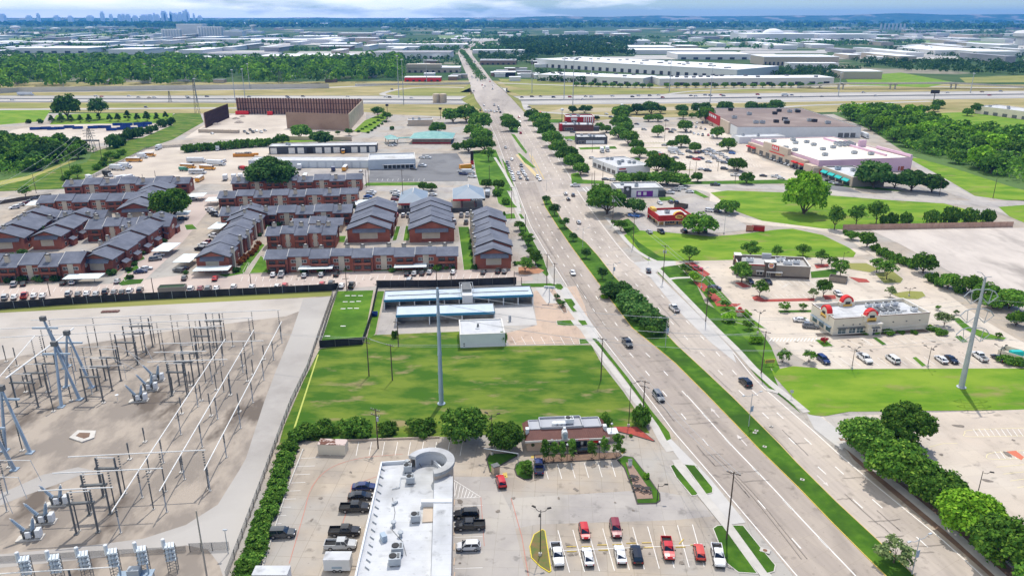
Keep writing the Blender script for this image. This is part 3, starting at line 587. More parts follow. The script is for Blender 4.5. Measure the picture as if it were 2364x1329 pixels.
strip('footpath',[(1940,1018),(1975,1045),(2030,1090),(2110,1155),(2200,1230),(2300,1320),(2400,1410)],2.1,WALKM,.06)
flat('tree_bed',[(1950,1015),(2010,1045),(2110,1125),(2210,1200),(2300,1270),(2420,1380),(2500,1370),(2330,1220),(2200,1150),(2080,1060),(2000,1010)],mat('dark soil',(.10,.075,.055),(.15,.11,.08),.3),.05)  # dark brown soil colour, mottled at random
flat('driveway_apron',[(1862,956),(1895,962),(1960,1010),(1944,1040),(1880,990)],PALE,.037)
# burger and arch restaurant lots
flat('burger_lot',[(1610,608),(1900,596),(2000,600),(2140,660),(2200,700),(2300,760),(2420,850),(1890,852),(1800,800),(1700,712)],LOTR,.03)
def bed(pts,m=None,c=None): island('planting_bed',pts,m or GRASS,.13,c)
bed([(1566,614),(1588,612),(1628,640),(1620,650),(1600,648)],GRASSL); bed([(1580,608),(1600,606),(1640,634),(1625,640)],REDM,CURBR)
bed([(1600,650),(1625,655),(1665,692),(1652,700)],REDM,CURBR); bed([(1650,700),(1710,702),(1700,708),(1655,707)],REDM,CURBR)
bed([(1697,653),(1710,652),(1733,662),(1715,664)],REDM,CURBR); bed([(1736,687),(1748,682),(1765,692),(1790,691),(1880,689),(1880,695),(1760,697),(1742,694)],REDM,CURBR)
bed([(1900,682),(1928,682),(1930,690),(1905,692)],REDM,CURBR); bed([(1870,628),(1935,620),(1930,640),(1872,643)]); bed([(1880,612),(1910,610),(1915,616),(1885,620)],REDM,CURBR)
bed([(1945,608),(2000,608),(2030,622),(2010,630),(1960,622)],DRYG); bed([(2018,632),(2060,625),(2086,645),(2080,654),(2040,655)],DRYG); bed([(1960,640),(2000,645),(2008,652),(1982,652)],REDM,CURBR)
bed([(2055,678),(2100,672),(2130,674),(2138,684),(2120,692),(2080,690)],DRYG); bed([(1794,717),(1875,716),(1875,722),(1800,723)]); bed([(1828,734),(1860,733),(1870,742),(1832,742)])
bed([(1880,785),(1905,784),(1925,800),(1900,802)],GRASS); bed([(2012,780),(2024,779),(2048,796),(2036,798)],GRASS); bed([(2104,826),(2115,824),(2140,845),(2128,848)],GRASS); bed([(2202,777),(2218,775),(2236,790),(2220,792)],GRASS)
bed([(2196,735),(2214,734),(2240,755),(2300,776),(2325,780),(2318,786),(2270,784),(2220,758)],GRASS); bed([(1664,726),(1690,716),(1735,735),(1770,760),(1740,756),(1700,745)],GRASS); bed([(1880,770),(2130,760),(2150,768),(2000,776),(1886,778)],MC['dark soil'])
for i in range(11): strip('stall_line',[(1935+i*22,785-i*1.0),(1962+i*22,800-i*1.0)],.13,WHITE,.05)
for i in range(18): strip('stall_line',[(1918+i*21.5,828-i*.4),(1944+i*21.5,846-i*.4)],.13,WHITE,.05)
for i in range(9): strip('stall_line',[(1790+i*13,649-i*.3),(1804+i*13,660-i*.3)],.13,WHITE,.05)
for i in range(9): strip('stall_line',[(1775+i*13,680),(1785+i*13,688)],.13,WHITE,.05)
for i in range(14): strip('stall_line',[(1776+i*8,788),(1782+i*8,781)],.3,WHITE,.05)
for i in range(7): strip('stall_line',[(1984+i*4,781+i*2.6),(1992+i*4,780+i*2.6)],.3,WHITE,.052)
for i in range(5): strip('stall_line',[(1816-i*3,576+i*0+79+i*2),(1824-i*3,655+i*2)],.25,WHITE,.052)
for i in range(7): strip('stall_line',[(1640+i*3,672+i*5),(1662+i*3,671+i*5)],.12,WHITE,.05)
for y in (745,757): strip('stall_line',[(1740,y),(1775,y)],.12,WHITE,.05)
# chicken place and purple place
flat('chicken_lot',[(1462,498),(1500,478),(1600,455),(1660,470),(1690,500),(1740,530),(1640,540),(1470,532)],LOTG,.028)
flat('lot_grass',[(1428,512),(1450,505),(1468,520),(1478,534),(1450,545)],GRASSD,.04); flat('lot_grass',[(1520,456),(1548,454),(1560,463),(1525,464)],GRASS,.04); bed([(1590,442),(1606,440),(1638,456),(1625,458)],GRASS)
# shopping lots
flat('shopping_lot',[(1330,300),(1680,290),(1760,370),(1850,400),(1830,420),(1500,425),(1330,420)],LOTR,.02)
flat('verge',[(1565,420),(1800,415),(1850,418),(1850,424),(1570,426)],GRASS,.04); flat('verge',[(1870,422),(1990,436),(2090,443),(2060,437),(1960,424),(1880,416)],GRASS,.04); flat('side_lot',[(1840,398),(1880,430),(1940,442),(1990,446),(1900,408)],ASPHD,.03)
flat('verge',[(1318,402),(1335,398),(1345,415),(1395,418),(1395,425),(1320,424)],GRASS,.04); flat('verge',[(1300,316),(1330,314),(1336,324),(1308,324)],GRASS,.04); flat('verge',[(1335,341),(1420,338),(1425,344),(1340,346)],GRASS,.04); flat('verge',[(1265,276),(1300,276),(1296,284),(1268,284)],GRASS,.04)
for r,(y,x0,x1,n) in enumerate(((352,1520,1720,30),(366,1540,1740,28),(380,1590,1760,24),(326,1490,1660,26),(306,1560,1690,20),(312,1450,1540,14))):
    for i in range(n):
        x=x0+(x1-x0)*i/n; strip('stall_line',[(x,y),(x+4,y+6)],.16,WHITE,.03)
for y in (331,342,393): strip('median',[(1480,y),(1600,y)],2.2,DRYG,.03)
# bus yard and utility corridor
flat('bus_yard',[(205,418),(260,385),(335,345),(520,335),(640,345),(580,385),(850,392),(842,425),(500,425),(230,425)],DIRT,.026); flat('yard_concrete',[(570,390),(860,392),(842,428),(620,432),(545,425)],LOTG,.03)
flat('asphalt_lot',[(855,388),(960,392),(975,356),(1055,354),(1080,392),(1080,418),(850,421)],ASPHD,.034)
for i in range(10): strip('stall_line',[(870+i*12,418),(872+i*12,413)],.14,WHITE,.045)
flat('corridor_grass',[(-200,415),(0,414),(60,400),(150,372),(250,340),(320,316),(405,262),(462,262),(470,282),(400,322),(330,346),(250,383),(190,415),(150,436),(0,442),(-200,450)],GRASSL,.03)
flat('corridor_track',[(0,418),(60,408),(180,365),(175,372),(60,416),(0,428)],mat('worn grass',(.30,.30,.07),(.36,.33,.10),.1),.04)
flat('roll_off_yard',[(-100,322),(0,318),(30,300),(130,285),(400,288),(330,318),(215,334),(130,336),(0,324)],DIRT,.03); flat('corridor_grass',[(115,288),(130,266),(200,262),(400,262),(390,284)],GRASSB,.03)
flat('wood_floor',[(-200,330),(0,322),(130,334),(215,352),(200,375),(100,398),(0,416),(-200,425)],mat('wood floor',(.07,.14,.02)),.03); flat('wood_floor',[(1920,262),(2000,250),(2160,262),(2180,290),(2400,300),(2600,330),(2600,470),(2450,462),(2330,430),(2200,388),(2100,360),(2010,300)],MC['wood floor'],.03)
flat('quarry_floor',[(425,320),(470,290),(555,258),(845,262),(845,305),(800,320),(640,325)],DIRT,.03)
island('terrace_lawn',[(815,305),(842,280),(885,262),(893,275),(850,308)],GRASSB,.5); island('terrace_lawn',[(640,322),(800,318),(806,326),(600,332),(560,326)],GRASSB,.3)

# worn marks on the paving: oil spots, skid marks, sealed cracks, all real stains lying on the concrete
STAIN=mat('oil stain',(.17,.145,.12),(.24,.205,.17),1.5); TAR=mat('crack sealant',(.10,.09,.082)); SKID=mat('rubber mark',(.28,.24,.205))
rs=random.Random(5)
def blot(px,py,r):
    p=G(px,py); k=rs.uniform(.8,2.2); a0=rs.uniform(0,3); pts=[]
    for i in range(11):
        t=2*PI*i/11; q=r*rs.uniform(.55,1.15); x,y=q*k*math.cos(t),q*math.sin(t); pts.append((p.x+x*math.cos(a0)-y*math.sin(a0),p.y+x*math.sin(a0)+y*math.cos(a0)))
    ZN[0]+=.2; struct(MB().prism(pts,.05+ZN[0]*.0004,.05+ZN[0]*.0004).obj('oil_stain',STAIN))
for x,y in [(1314,1258),(1318,1281),(1330,1279),(1396,1276),(1385,1253),(1482,1262),(1500,1278),(1572,1277),(1574,1300),(1459,1246),(1462,1178),(1370,1076),(1398,1076),(1062,1158),(1066,1166),(1062,1300),(1094,1170),(1170,1080),(1186,1150),(1240,1105),(985,1035),(740,1150),(720,1200),(810,1090),(1150,1180),(1330,1130),(1420,1160),(1290,1150)]: blot(x,y,rs.uniform(.25,.6))
for i in range(34): blot(rs.uniform(1790,2300),rs.uniform(785,842),rs.uniform(.2,.55))
for i in range(30): blot(rs.uniform(600,1190),rs.uniform(638,664),rs.uniform(.25,.6))
for i in range(8): blot(2060+i*42+rs.uniform(-15,15),975+rs.uniform(-10,160),rs.uniform(.3,.9))
for k in range(2):
    o=k*9; strip('skid_mark',smooth_pts([(1640+o,1050),(1690+o,1095+k),(1740+o*1.1,1150),(1800+o*1.4,1225+k*3),(1850+o*1.5,1290)],4),.16,SKID,.062)
for i in range(46):
    y=rs.uniform(470,1300)
    A,B=((LLb,MLx) if i%2 else (MRx,RRb)); l=avx(A,y); r_=avx(B,y); f0=rs.uniform(0,.5); f1=f0+rs.uniform(.2,.5); pts=[]
    if i%3:
        for j in range(6): f=f0+(min(1,f1)-f0)*j/5; pts.append((l+(r_-l)*f,y+rs.uniform(-1,1)-f*10))
    else:
        for j in range(7): yy=y+j*rs.uniform(6,12); pts.append((avx(A,yy)+(avx(B,yy)-avx(A,yy))*(f0+rs.uniform(-.006,.006)),yy))
    strip('crack_seal',pts,.09,TAR,.058)
for pts in ([(302,600),(330,590),(336,598),(306,610)],[(318,582),(345,572),(350,580),(322,590)],[(290,625),(318,612),(322,620),(294,634)],[(284,642),(306,634),(310,640),(288,650)],[(560,628),(572,606),(576,608),(566,630)],[(905,622),(1050,616),(1054,622),(908,628)],[(60,600),(110,588),(116,594),(64,606)],[(640,530),(690,524),(692,530),(642,538)],[(820,500),(836,470),(842,472),(828,506)]): lawn(pts)
# ================================================================ BUILDINGS
def foot(fl,fr,D=None,back=None):
    a=G(*fl); c=G(*fr); rot=math.atan2(c.y-a.y,c.x-a.x); Wd=(c-a).length
    if back: q=G(*back)-a; D=-q.x*math.sin(rot)+q.y*math.cos(rot)
    return a,rot,Wd,D
def win(root,x0,x1,z0,z1,face='f',D=0,Wd=0,fm=None,gm=None,name='window',n=1,frame=.12,out=.06):
    """a window (frame + panes) on face f (front y=0), k (back), l (x=0), r (x=Wd)"""
    b=MB()
    def put(u0,u1,w0,w1,o,mi):
        if face=='f': b.box(u0,u1,-o,.1,w0,w1,mi)
        elif face=='k': b.box(u0,u1,D-.1,D+o,w0,w1,mi)
        elif face=='l': b.box(-o,.1,u0,u1,w0,w1,mi)
        else: b.box(Wd-.1,Wd+o,u0,u1,w0,w1,mi)
    put(x0,x1,z0,z1,out,0)
    w=(x1-x0-frame)/n
    for i in range(n): put(x0+frame+i*w,x0+frame+i*w+w-frame,z0+frame,z1-frame,out+.025,1)
    return b.obj(name,[fm or TRIMW,gm or GLASS],root)
def hvac(root,x,y,z,w=1.8,d=1.5,h=1.1,m=None,rot=0):
    b=MB(); b.cbox(0,0,.25,w,d,h,0,0); b.lathe(-w*.15,0,[(min(w,d)*.36,h+.25),(min(w,d)*.36,h+.4),(min(w,d)*.28,h+.4)],12,1); b.cbox(w*.3,0,h+.25,w*.2,d*.6,.12,0,2)
    for s in (-1,1): b.cbox(s*w*.35,0,0,.12,d,.25,0,2)
    o=b.obj('rooftop_unit',[m or STEEL,BLACK,STEELD],root,(x,y,z)); o.rotation_euler.z=rot; return o
def vent(root,x,y,z,r=.3,h=.8): return MB().lathe(0,0,[(r*.6,0),(r*.6,h*.6),(r,h*.65),(r,h*.9),(r*.4,h)],10).obj('roof_vent',STEEL,root,(x,y,z))
def shell(root,Wd,D,H,wm,rm,par=.7,pt=.3,base=None,cap=None):
    b=MB(); b.box(0,Wd,0,pt,0,H+par); b.box(0,Wd,D-pt,D,0,H+par); b.box(0,pt,pt,D-pt,0,H+par); b.box(Wd-pt,Wd,pt,D-pt,0,H+par)
    b.obj('wall',wm,root)
    MB().box(pt,Wd-pt,pt,D-pt,H-.3,H).obj('roof',rm,root)
    if par>0 and cap is not False:
        c=MB(); k=pt+.06
        c.box(-.06,Wd+.06,-.06,k,H+par,H+par+.1); c.box(-.06,Wd+.06,D-k,D+.06,H+par,H+par+.1); c.box(-.06,k,k,D-k,H+par,H+par+.1); c.box(Wd-k,Wd+.06,k,D-k,H+par,H+par+.1)
        c.obj('coping',cap or TRIMW,root)
    if base: 
        MB().box(-.04,Wd+.04,-.05,-.005,.02,base[0]).obj('base_course',base[1],root); MB().box(-.05,-.005,-.05,D,.02,base[0]).obj('base_course',base[1],root)
def flatb(name,desc,cat,fl,fr,H,wm,rm,D=None,back=None,par=.7,units=0,place='',group=None,base=None,cap=None,seed=1,doors=0,doorm=None,wins=0,um=None,order='x',doorz=3.6):
    a,rot,Wd,D=foot(fl,fr,D,back); r=thing(name,desc,cat,a,rot,place,group,fl[0],order); shell(r,Wd,D,H,wm,rm,par,base=base,cap=cap)
    rn=random.Random(seed)
    for i in range(units): hvac(r,rn.uniform(.1,.9)*Wd,rn.uniform(.15,.85)*D,H,rn.uniform(1.6,3),rn.uniform(1.4,2.2),rn.uniform(.9,1.5),um,rn.choice((0,PI/2)))
    if doors:
        st=Wd/doors
        for i in range(doors): MB().box(st*(i+.2),st*(i+.8),-.05,.05,.1,doorz).obj('roll_up_door',doorm or WHITE,r)
    if wins:
        st=Wd/wins
        for i in range(wins): win(r,st*(i+.2),st*(i+.8),1,min(H-.5,2.8))
    return r,Wd,D
def signtext(root,txt,loc,size,m,rot=(PI/2,0,0),name='lettering',shear=0,ext=.04):
    cu=bpy.data.curves.new(name,'FONT'); cu.body=txt; cu.size=size; cu.extrude=ext; cu.align_x='CENTER'; cu.align_y='CENTER'; cu.shear=shear; cu.offset=.01
    o=bpy.data.objects.new(name,cu); dg=bpy.context.evaluated_depsgraph_get(); COL.objects.link(o); dg.update()
    me=bpy.data.meshes.new_from_object(o.evaluated_get(dg)); bpy.data.objects.remove(o); me.materials.clear(); me.materials.append(m)
    o=link(name,me,root,loc); o.rotation_euler=rot; return o
# ---- brick apartment buildings
def apart(fl,fr,D,axis='x',n=5,desc='',place='',H=5.7,pitch=20,chim='b',seed=0,front='brick',wins=True,step=.7,roofname='roof',panel=True,side=None):
    """axis x: ridge runs along the front; axis y: ridge runs away, front is the gable end"""
    D=D*.84 if axis=='x' else D
    a,rot,Wd,D=foot(fl,fr,D); r=thing('apartment_building',desc,'apartment building',a,rot,place,'brick apartment buildings with blue grey roofs',fl[0])
    rn=random.Random(seed); Lx=Wd if axis=='x' else D; Cx=D if axis=='x' else Wd
    T=(lambda u,v,z:(u,v,z)) if axis=='x' else (lambda u,v,z:(v,u,z))
    wb=MB(); rb=MB(); tb=MB(); tan=math.tan(R(pitch)); un=Lx/n
    def hexa(bb,u0,u1,pr,mi=0):   # extrude profile pr [(v,z)] along u
        k=len(pr); P=[T(u0,v,z) for v,z in pr]; Q=[T(u1,v,z) for v,z in pr]; f=axis=='x'
        for i in range(k):
            j=(i+1)%k; q=[P[i],P[j],Q[j],Q[i]]; bb.face(q if not f else q[::-1],mi)
        bb.face(P if f else P[::-1],mi); bb.face(Q[::-1] if f else Q,mi)
    prof=[]
    for i in range(n):
        u0,u1=i*un,(i+1)*un; dz=((i%2)*step if axis=='x' else i*step*.45+(i%2)*.35)+rn.uniform(-.1,.1); o0=(.9 if i%2 else 0)*(1 if axis=='x' else .6); o1=Cx-(.9 if (i+seed)%2 else 0)
        mid_=(o0+o1)/2 if axis=='y' else o0+(o1-o0)*.55; hh=H+dz; rz=hh+(mid_-o0)*tan; prof.append((u0,u1,o0,o1,hh,rz,mid_))
        zk=hh if axis=='y' else hh+.25
        hexa(wb,u0+.02,u1-.02,[(o0,0),(o1,0),(o1,zk),(mid_,rz-.05),(o0,hh)])
        e=.55; t=.28
        hexa(rb,u0+(0 if i else -e),u1+(0 if i<n-1 else e),[(o0-e,hh-e*tan+.05),(mid_,rz+.05),(mid_,rz+.05+t),(o0-e,hh-e*tan+.05+t)][::-1] if False else [(o0-e,hh-e*tan),(mid_,rz),(mid_,rz+t),(o0-e,hh-e*tan+t)])
        k2=(rz-zk)/(o1-mid_)
        hexa(rb,u0+(0 if i else -e),u1+(0 if i<n-1 else e),[(mid_,rz),(o1+e,zk-e*k2),(o1+e,zk-e*k2+t),(mid_,rz+t)])
        tm=.16; tb=MB()
        ux=u0+(0 if i else -e)
        if axis=='y' or i%2==1 or i==0:
            for uu in ((ux-tm,ux-.01),):
                hexa(tb,uu[0],uu[1],[(o0-e,hh-e*tan-.12),(mid_,rz-.1),(mid_,rz+t+.06),(o0-e,hh-e*tan+t+.06)]); hexa(tb,uu[0],uu[1],[(mid_,rz-.1),(o1+e,zk-e*k2-.12),(o1+e,zk-e*k2+t+.06),(mid_,rz+t+.06)])
            tb.obj('fascia',TRIMD if axis=='y' else TRIMW,r)
    wb.obj('wall',BRICK if front=='brick' else CREAM,r); rb.obj(roofname,SHING,r)
    # chimneys
    cb_=MB(); cb_.box(-.75,.75,-.45,.45,0,1,0)
    for i,(u0,u1,o0,o1,hh,rz,mid_) in enumerate(prof):
        for sd in chim:
            if sd=='f': v=o0-.35; zt=hh+2.0; z0=0
            elif sd=='k': v=o1+.35; zt=hh+2.0; z0=0
            elif sd=='r': v=mid_; zt=rz+1.6; z0=rz-1
            elif sd=='b': 
                if i%2: continue
                v=o0+(mid_-o0)*.35; zt=rz+1.0; z0=hh
            uu=u0+un*.5+(un*.18 if i%2 else -un*.1)
            c=link('chimney',None or MB().cbox(0,0,0,1.7 if axis=='x' else 1.0,1.0 if axis=='x' else 1.5,zt-z0).mesh('chimney',CREAM),r,T(uu,v,z0))
            MB().cbox(0,0,zt-z0,1.95 if axis=='x' else 1.2,1.2 if axis=='x' else 1.75,.22).cbox(0,0,zt-z0+.22,.8,.6,.25,0,1).obj('chimney_cap',[TRIMD,TRIMW],c)
    if wins:
        if axis=='x':
            for i,(u0,u1,o0,o1,hh,rz,mid_) in enumerate(prof):
                w=min(2.4,un*.4)
                for z in (.9,3.6):
                    for c in ((.5,) if un<7 else (.28,.72)):
                        x=u0+un*c
                        q=win(r,x-w/2,x+w/2,z,z+1.35,n=2,fm=TRIMW if i%2 else TRIMD); q.location.y=o0
                if i%2==0:
                    q=MB(); q.box(u0+un*.1,u0+un*.9,o0-1.1,o0,2.75,2.95); q.box(u0+un*.1,u0+un*.9,o0-1.1,o0-1.0,2.95,3.75,1)
                    for xx in (.1,.9): q.box(u0+un*xx-.1,u0+un*xx+.1,o0-1.05,o0-.85,0,hh-.1)
                    q.obj('balcony',[TRIMD,BRICK],r)
                else:
                    MB().box(u0+un*.36,u0+un*.64,o0-.12,o0-.02,.3,hh-.2).obj('siding_panel',CREAM,r)
            for sd,xx in (('l',0),('r',Lx)):
                if panel: win(r,D*.35,D*.6,3.3,4.9,sd,D,Wd,gm=CREAM,name='siding_panel')
        else:
            win(r,Wd*.28,Wd*.68,1.6,H-1.2,gm=CREAM,fm=TRIMW,name='siding_panel')
            pr=MB(); z=H-.9; x0,x1=Wd*.13,Wd*.87
            pr.v+=[(x0,-1.5,z),(x1,-1.5,z),(x1,.3,z+1.5),(x0,.3,z+1.5),(x0,-1.5,z-.2),(x1,-1.5,z-.2),(x1,.3,z+1.2),(x0,.3,z+1.2)]
            pr.f+=[(0,1,2,3),(7,6,5,4),(4,5,1,0),(5,6,2,1),(7,4,0,3)]; pr.m+=[0]*5
            pr.obj('porch_roof',SHING,r); MB().box(x0+.1,x1-.1,-1.2,-.02,H-3.3,z-.15).obj('bay',BRICK,r) if False else None
            for i in range(n):
                for z in (.9,3.6):
                    for sd in 'lr': 
                        q=win(r,(i+.3)*un,(i+.3)*un+1.6,z,z+1.3,sd,D,Wd,fm=TRIMW)
                        q.location.x=prof[i][2] if sd=='l' else prof[i][3]-Wd
                if side:
                    MB().box(0,1.8,(i+.55)*un,(i+.9)*un,0,2.6).face([(1.9,(i+.5)*un,2.6),(1.9,(i+.95)*un,2.6),(0,(i+.95)*un,3.5),(0,(i+.5)*un,3.5)],1).obj('entry_porch',[BRICK,SHING],r,(Wd if side=='r' else 0,0,0))
    # low shrubs read as plants of their own elsewhere
    return r,Wd,D
AP=[ # fl, fr, depth, axis, units, description, place, kwargs
 ((617,631),(1056,622),11,'x',9,'longest brick apartment row with stepped roof','facing the two white carports',dict(chim='k',step=.6)),
 ((1098,621),(1185,619),62,'y',7,'gabled brick apartment block with chimneys on its left side','beside the avenue trees',dict(chim='f',step=.55)),
 ((946,560),(1049,557),44,'y',5,'stepped gable apartment block','between two small lawn squares and the long lawn',dict(chim='',step=.5)),
 ((803,560),(905,558),44,'y',5,'stepped gable apartment block','left of the two small lawn squares',dict(chim='',step=.5)),
 ((618,574),(776,571),13,'x',5,'short brick apartment row with paired chimneys','behind the longest row',dict(chim='r')),
 ((676,537),(790,535),12,'x',3,'low grey roofed clubhouse with skylight','left of the stepped gable blocks',dict(chim='',H=3.2,front='cream',wins=False)),
 ((512,526),(812,518),14,'x',7,'brick apartment row with cream front chimneys','third row behind the clubhouse',dict(chim='b')),
 ((527,540),(610,537),20,'y',2,'small gabled brick wing','joined to the row behind the clubhouse',dict(chim='r')),
 ((507,483),(826,476),13,'x',8,'brick apartment row with separate roof steps','below the big round oak',dict(chim='b')),
 ((538,447),(836,440),13,'x',8,'rearmost brick apartment row','partly hidden by the big round oak',dict(chim='b')),
 ((457,628),(532,626),62,'y',5,'long brick apartment block with white chimneys on its right side','left of the diagonal footpath',dict(chim='k',step=.25)),
 ((189,633),(269,632),62,'y',6,'long brick apartment block with entry porches','facing the parking lane of carports',dict(chim='f',step=.3,side='r')),
 ((-95,655),(189,646),16,'x',6,'brick apartment row at the front left corner','behind the leftmost carport',dict(chim='b')),
 ((78,577),(150,575),38,'y',4,'gabled apartment block with small porches','behind the front left corner row',dict(chim='',step=.3,side='r')),
 ((204,558),(394,551),15,'x',5,'brick apartment row with cream end panel','left of the round dark tree',dict(chim='r')),
 ((275,512),(360,508),50,'y',4,'dark roofed apartment block','behind the round dark tree by the lane',dict(chim='',step=.35)),
 ((92,495),(326,488),14,'x',6,'cream and brick apartment row with lower porch roofs','second row from the utility corridor',dict(chim='',front='brick')),
 ((152,455),(438,447),14,'x',7,'brick apartment row nearest the utility corridor','beside the bus yard',dict(chim='b')),
 ((113,536),(244,531),13,'x',5,'cream sided apartment row with tall chimneys','around the inner courtyard',dict(chim='f',front='cream')),
 ((-40,585),(66,580),42,'y',4,'brick apartment block with tall chimneys','at the left edge of the courtyard',dict(chim='r',step=.4)),
]
for i,(fl,fr,D,ax,n,d,p,kw) in enumerate(AP): apart(fl,fr,D,ax,n,d,p,seed=i,**kw)
# ---- carports
def carport(fl,fr,D=5.6,place='',h=2.5):
    a,rot,Wd,_=foot(fl,fr,D); r=thing('carport','flat white metal carport','carport',a,rot,place,'white metal carports in the apartment lots',fl[0])
    b=MB(); b.box(0,Wd,0,D,h,h+.16); 
    for i in range(int(Wd/1.2)): b.box(i*1.2+.5,i*1.2+.6,.05,D-.05,h+.16,h+.2)
    b.obj('roof',mat('carport white',(.70,.76,.76),(.62,.69,.69),.4,rough=.45),r)
    k=max(2,int(Wd/6))
    for i in range(k): MB().tube((Wd*(i+.5)/k,D*.6,0),(Wd*(i+.5)/k,D*.6,h),.1,n=6).obj('post',STEEL,r)
for fl,fr,D,p in (((146,660),(230,658),6,'in front of the front left corner row'),((446,641),(528,639),6,'in front of the diagonal path block'),((689,637),(768,635),6,'left of the two before the longest row'),((910,633),(985,631),6,'right of the two before the longest row'),
  ((350,594),(392,594),12,'over silver and white cars by the porch block'),((400,620),(440,620),11,'over dark cars across from the porch block'),((480,541),(510,541),12,'beside the white pickup in the lane'),((398,510),(436,508),9,'under the round dark tree'),((433,466),(470,465),9,'at the top of the lane beside the rear row'),((474,476),(505,475),9,'near the top of the lane facing the oak row'),
  ((822,485),(857,483),11,'between the rear rows and the fuel station'),((60,486),(95,484),10,'at the far left edge behind the courtyard')):
    carport(fl,fr,D,p)
# ---- car wash
a,rot,Wd,D=foot((888,716),(1230,704),8.5)
def washbays(fl,fr,D,desc,n,gap=None):
    a,rot,Wd,_=foot(fl,fr,D); r=thing('car_wash',desc,'car wash',a,rot,'',None,fl[0]); H=3.3
    b=MB(); b.box(0,Wd,0,D,H,H+.15); b.obj('roof',METALB,r)
    rb_=MB()
    for k in range(int(Wd/.8)): rb_.box(k*.8,k*.8+.07,.3,D-.3,H+.15,H+.2)
    rb_.obj('roof_rib',METALB,r)['kind']='stuff'
    MB().box(-.15,Wd+.15,-.25,-.02,H-.35,H+.45).obj('fascia',BLUE,r); MB().box(-.15,Wd+.15,D+.02,D+.2,H-.3,H+.45).box(-.2,-.02,0,D,H-.3,H+.45).box(Wd+.02,Wd+.2,0,D,H-.3,H+.45).obj('fascia',STEELD,r)
    for i in range(n+1): MB().box(Wd*i/n-.15,Wd*i/n+.15,.1,D-.1,0,H).obj('bay_wall',WALLW,r)
    MB().box(.2,Wd-.2,D*.5-.1,D*.5+.1,0,H-.4).obj('back_wall',mat('sooty block',(.30,.29,.28),(.5,.49,.48),.3),r)
    return r,Wd,H
r,Wd,H=washbays((888,716),(1230,703),9,'long open car wash with blue fascia and pale metal roof',10)
MB().box(Wd*.52,Wd*.59,-1.2,10.5,0,4.6).box(Wd*.525,Wd*.585,2,9,4.6,5.6,1).obj('equipment_room',[WALLW,STEELD],r); q=MB()
for x in (Wd*.51,Wd*.60): q.tube((x,1,5.2),(x,10.5,5.2),.08)
q.tube((Wd*.51,1,5.2),(Wd*.60,1,5.2),.08); q.tube((Wd*.51,10.5,5.2),(Wd*.60,10.5,5.2),.08); q.obj('roof_rail',STEEL,r)
MB().box(1,Wd-1,4.2,4.5,3.46,3.62).obj('ridge_rail',STEELD,r)
washbays((916,752),(1142,744),8,'shorter open car wash canopy with blue fascia',3)
r,Wd,D=flatb('equipment_building','plain white flat roofed building with blue grey side wall','building',(1063,803),(1166,799),4.0,WALLW,ROOFW,D=11.5,par=.25)
MB().cbox(Wd*.42,D*.55,4,.6,.6,.9).obj('roof_vent',STEELD,r); MB().cbox(Wd*.4,D*.4,4,1.2,.7,.12).obj('roof_hatch',STEEL,r)
win(r,D*.2,D*.8,1,2.6,'r',D,Wd,n=3); MB().box(.9,1.3,-.05,.02,.4,.8).box(.9,1.3,-.05,.02,1.0,1.5).obj('wall_meter',STEELD,r)
# ---- big white restaurant with curved ring canopy
rbot=(842,1420); a=G(1046,1110); c=G(1040,1420); 
root=thing('white_restaurant','long white flat roofed building with a round ring canopy','restaurant',(0,0,0),0)
H=5.2
P=[tuple(G(x,y,H)[:2]) for x,y in ((880,1072),(1000,1064),(1046,1110),(1040,1420),(800,1420))]
b=MB(); b.prism(P,.0,H,0); b.obj('wall',mat('ivory stucco',(.52,.46,.40),(.48,.42,.36),.3),root)
b=MB(); b.prism(offset(P,.3),H+.01,H+.05); b.obj('roof',ROOFW,root)
pb=MB(); Pi=offset(P,.3)
for i in range(len(P)):
    j=(i+1)%len(P); pb.prism([P[i],P[j],Pi[j],Pi[i]],H,H+.75)
pb.obj('parapet',WALLW,root)
Q=[tuple(G(x,y,H)[:2]) for x,y in ((1003,1112),(1046,1110),(1040,1420),(994,1420))]
MB().prism(Q,H+.06,H+1.15).obj('raised_parapet',ROOFW,root)
Q=[tuple(G(x,y,H)[:2]) for x,y in ((978,1168),(1006,1166),(1006,1205),(975,1207))]; MB().prism(Q,H+.06,H+.3).obj('roof_well',BEIGE,root)
Q=[tuple(G(x,y,H)[:2]) for x,y in ((973,1165),(1044,1164),(1044,1172),(973,1172))]; MB().prism(Q,H+.06,H+1.35).obj('roof_beam',WALLW,root)
cc=G(993,1062,8.0); rr=(G(1050,1062,8.0)-G(937,1062,8.0)).length/2
def ring(r0,r1,z0,z1,a0,a1,m,name,n=48):
    b=MB(); 
    for i in range(n):
        t0=a0+(a1-a0)*i/n; t1=a0+(a1-a0)*(i+1)/n
        p=lambda r,t,z:(cc.x+r*math.cos(t),cc.y+r*math.sin(t),z)
        b.face([p(r0,t0,z1),p(r1,t0,z1),p(r1,t1,z1),p(r0,t1,z1)]); b.face([p(r1,t0,z0),p(r1,t1,z0),p(r1,t1,z1),p(r1,t0,z1)]); b.face([p(r0,t1,z0),p(r0,t0,z0),p(r0,t0,z1),p(r0,t1,z1)]); b.face([p(r0,t1,z0),p(r1,t1,z0),p(r1,t0,z0),p(r0,t0,z0)])
    for t,fl in ((a0,0),(a1,1)):
        q=[p(r0,t,z0),p(r1,t,z0),p(r1,t,z1),p(r0,t,z1)]; b.face(q if not fl else q[::-1])
    return b.obj(name,m,root)
ring(rr*.68,rr,7.3,8.0,R(-75),R(158),ROOFW,'ring_canopy'); ring(rr*.9,rr*.94,0,7.3,R(-75),R(158),BEIGE,'curved_wall'); ring(rr*.66,rr*.70,4.2,7.29,R(-75),R(158),mat('ring inner wall',(.42,.44,.47)),'inner_wall')
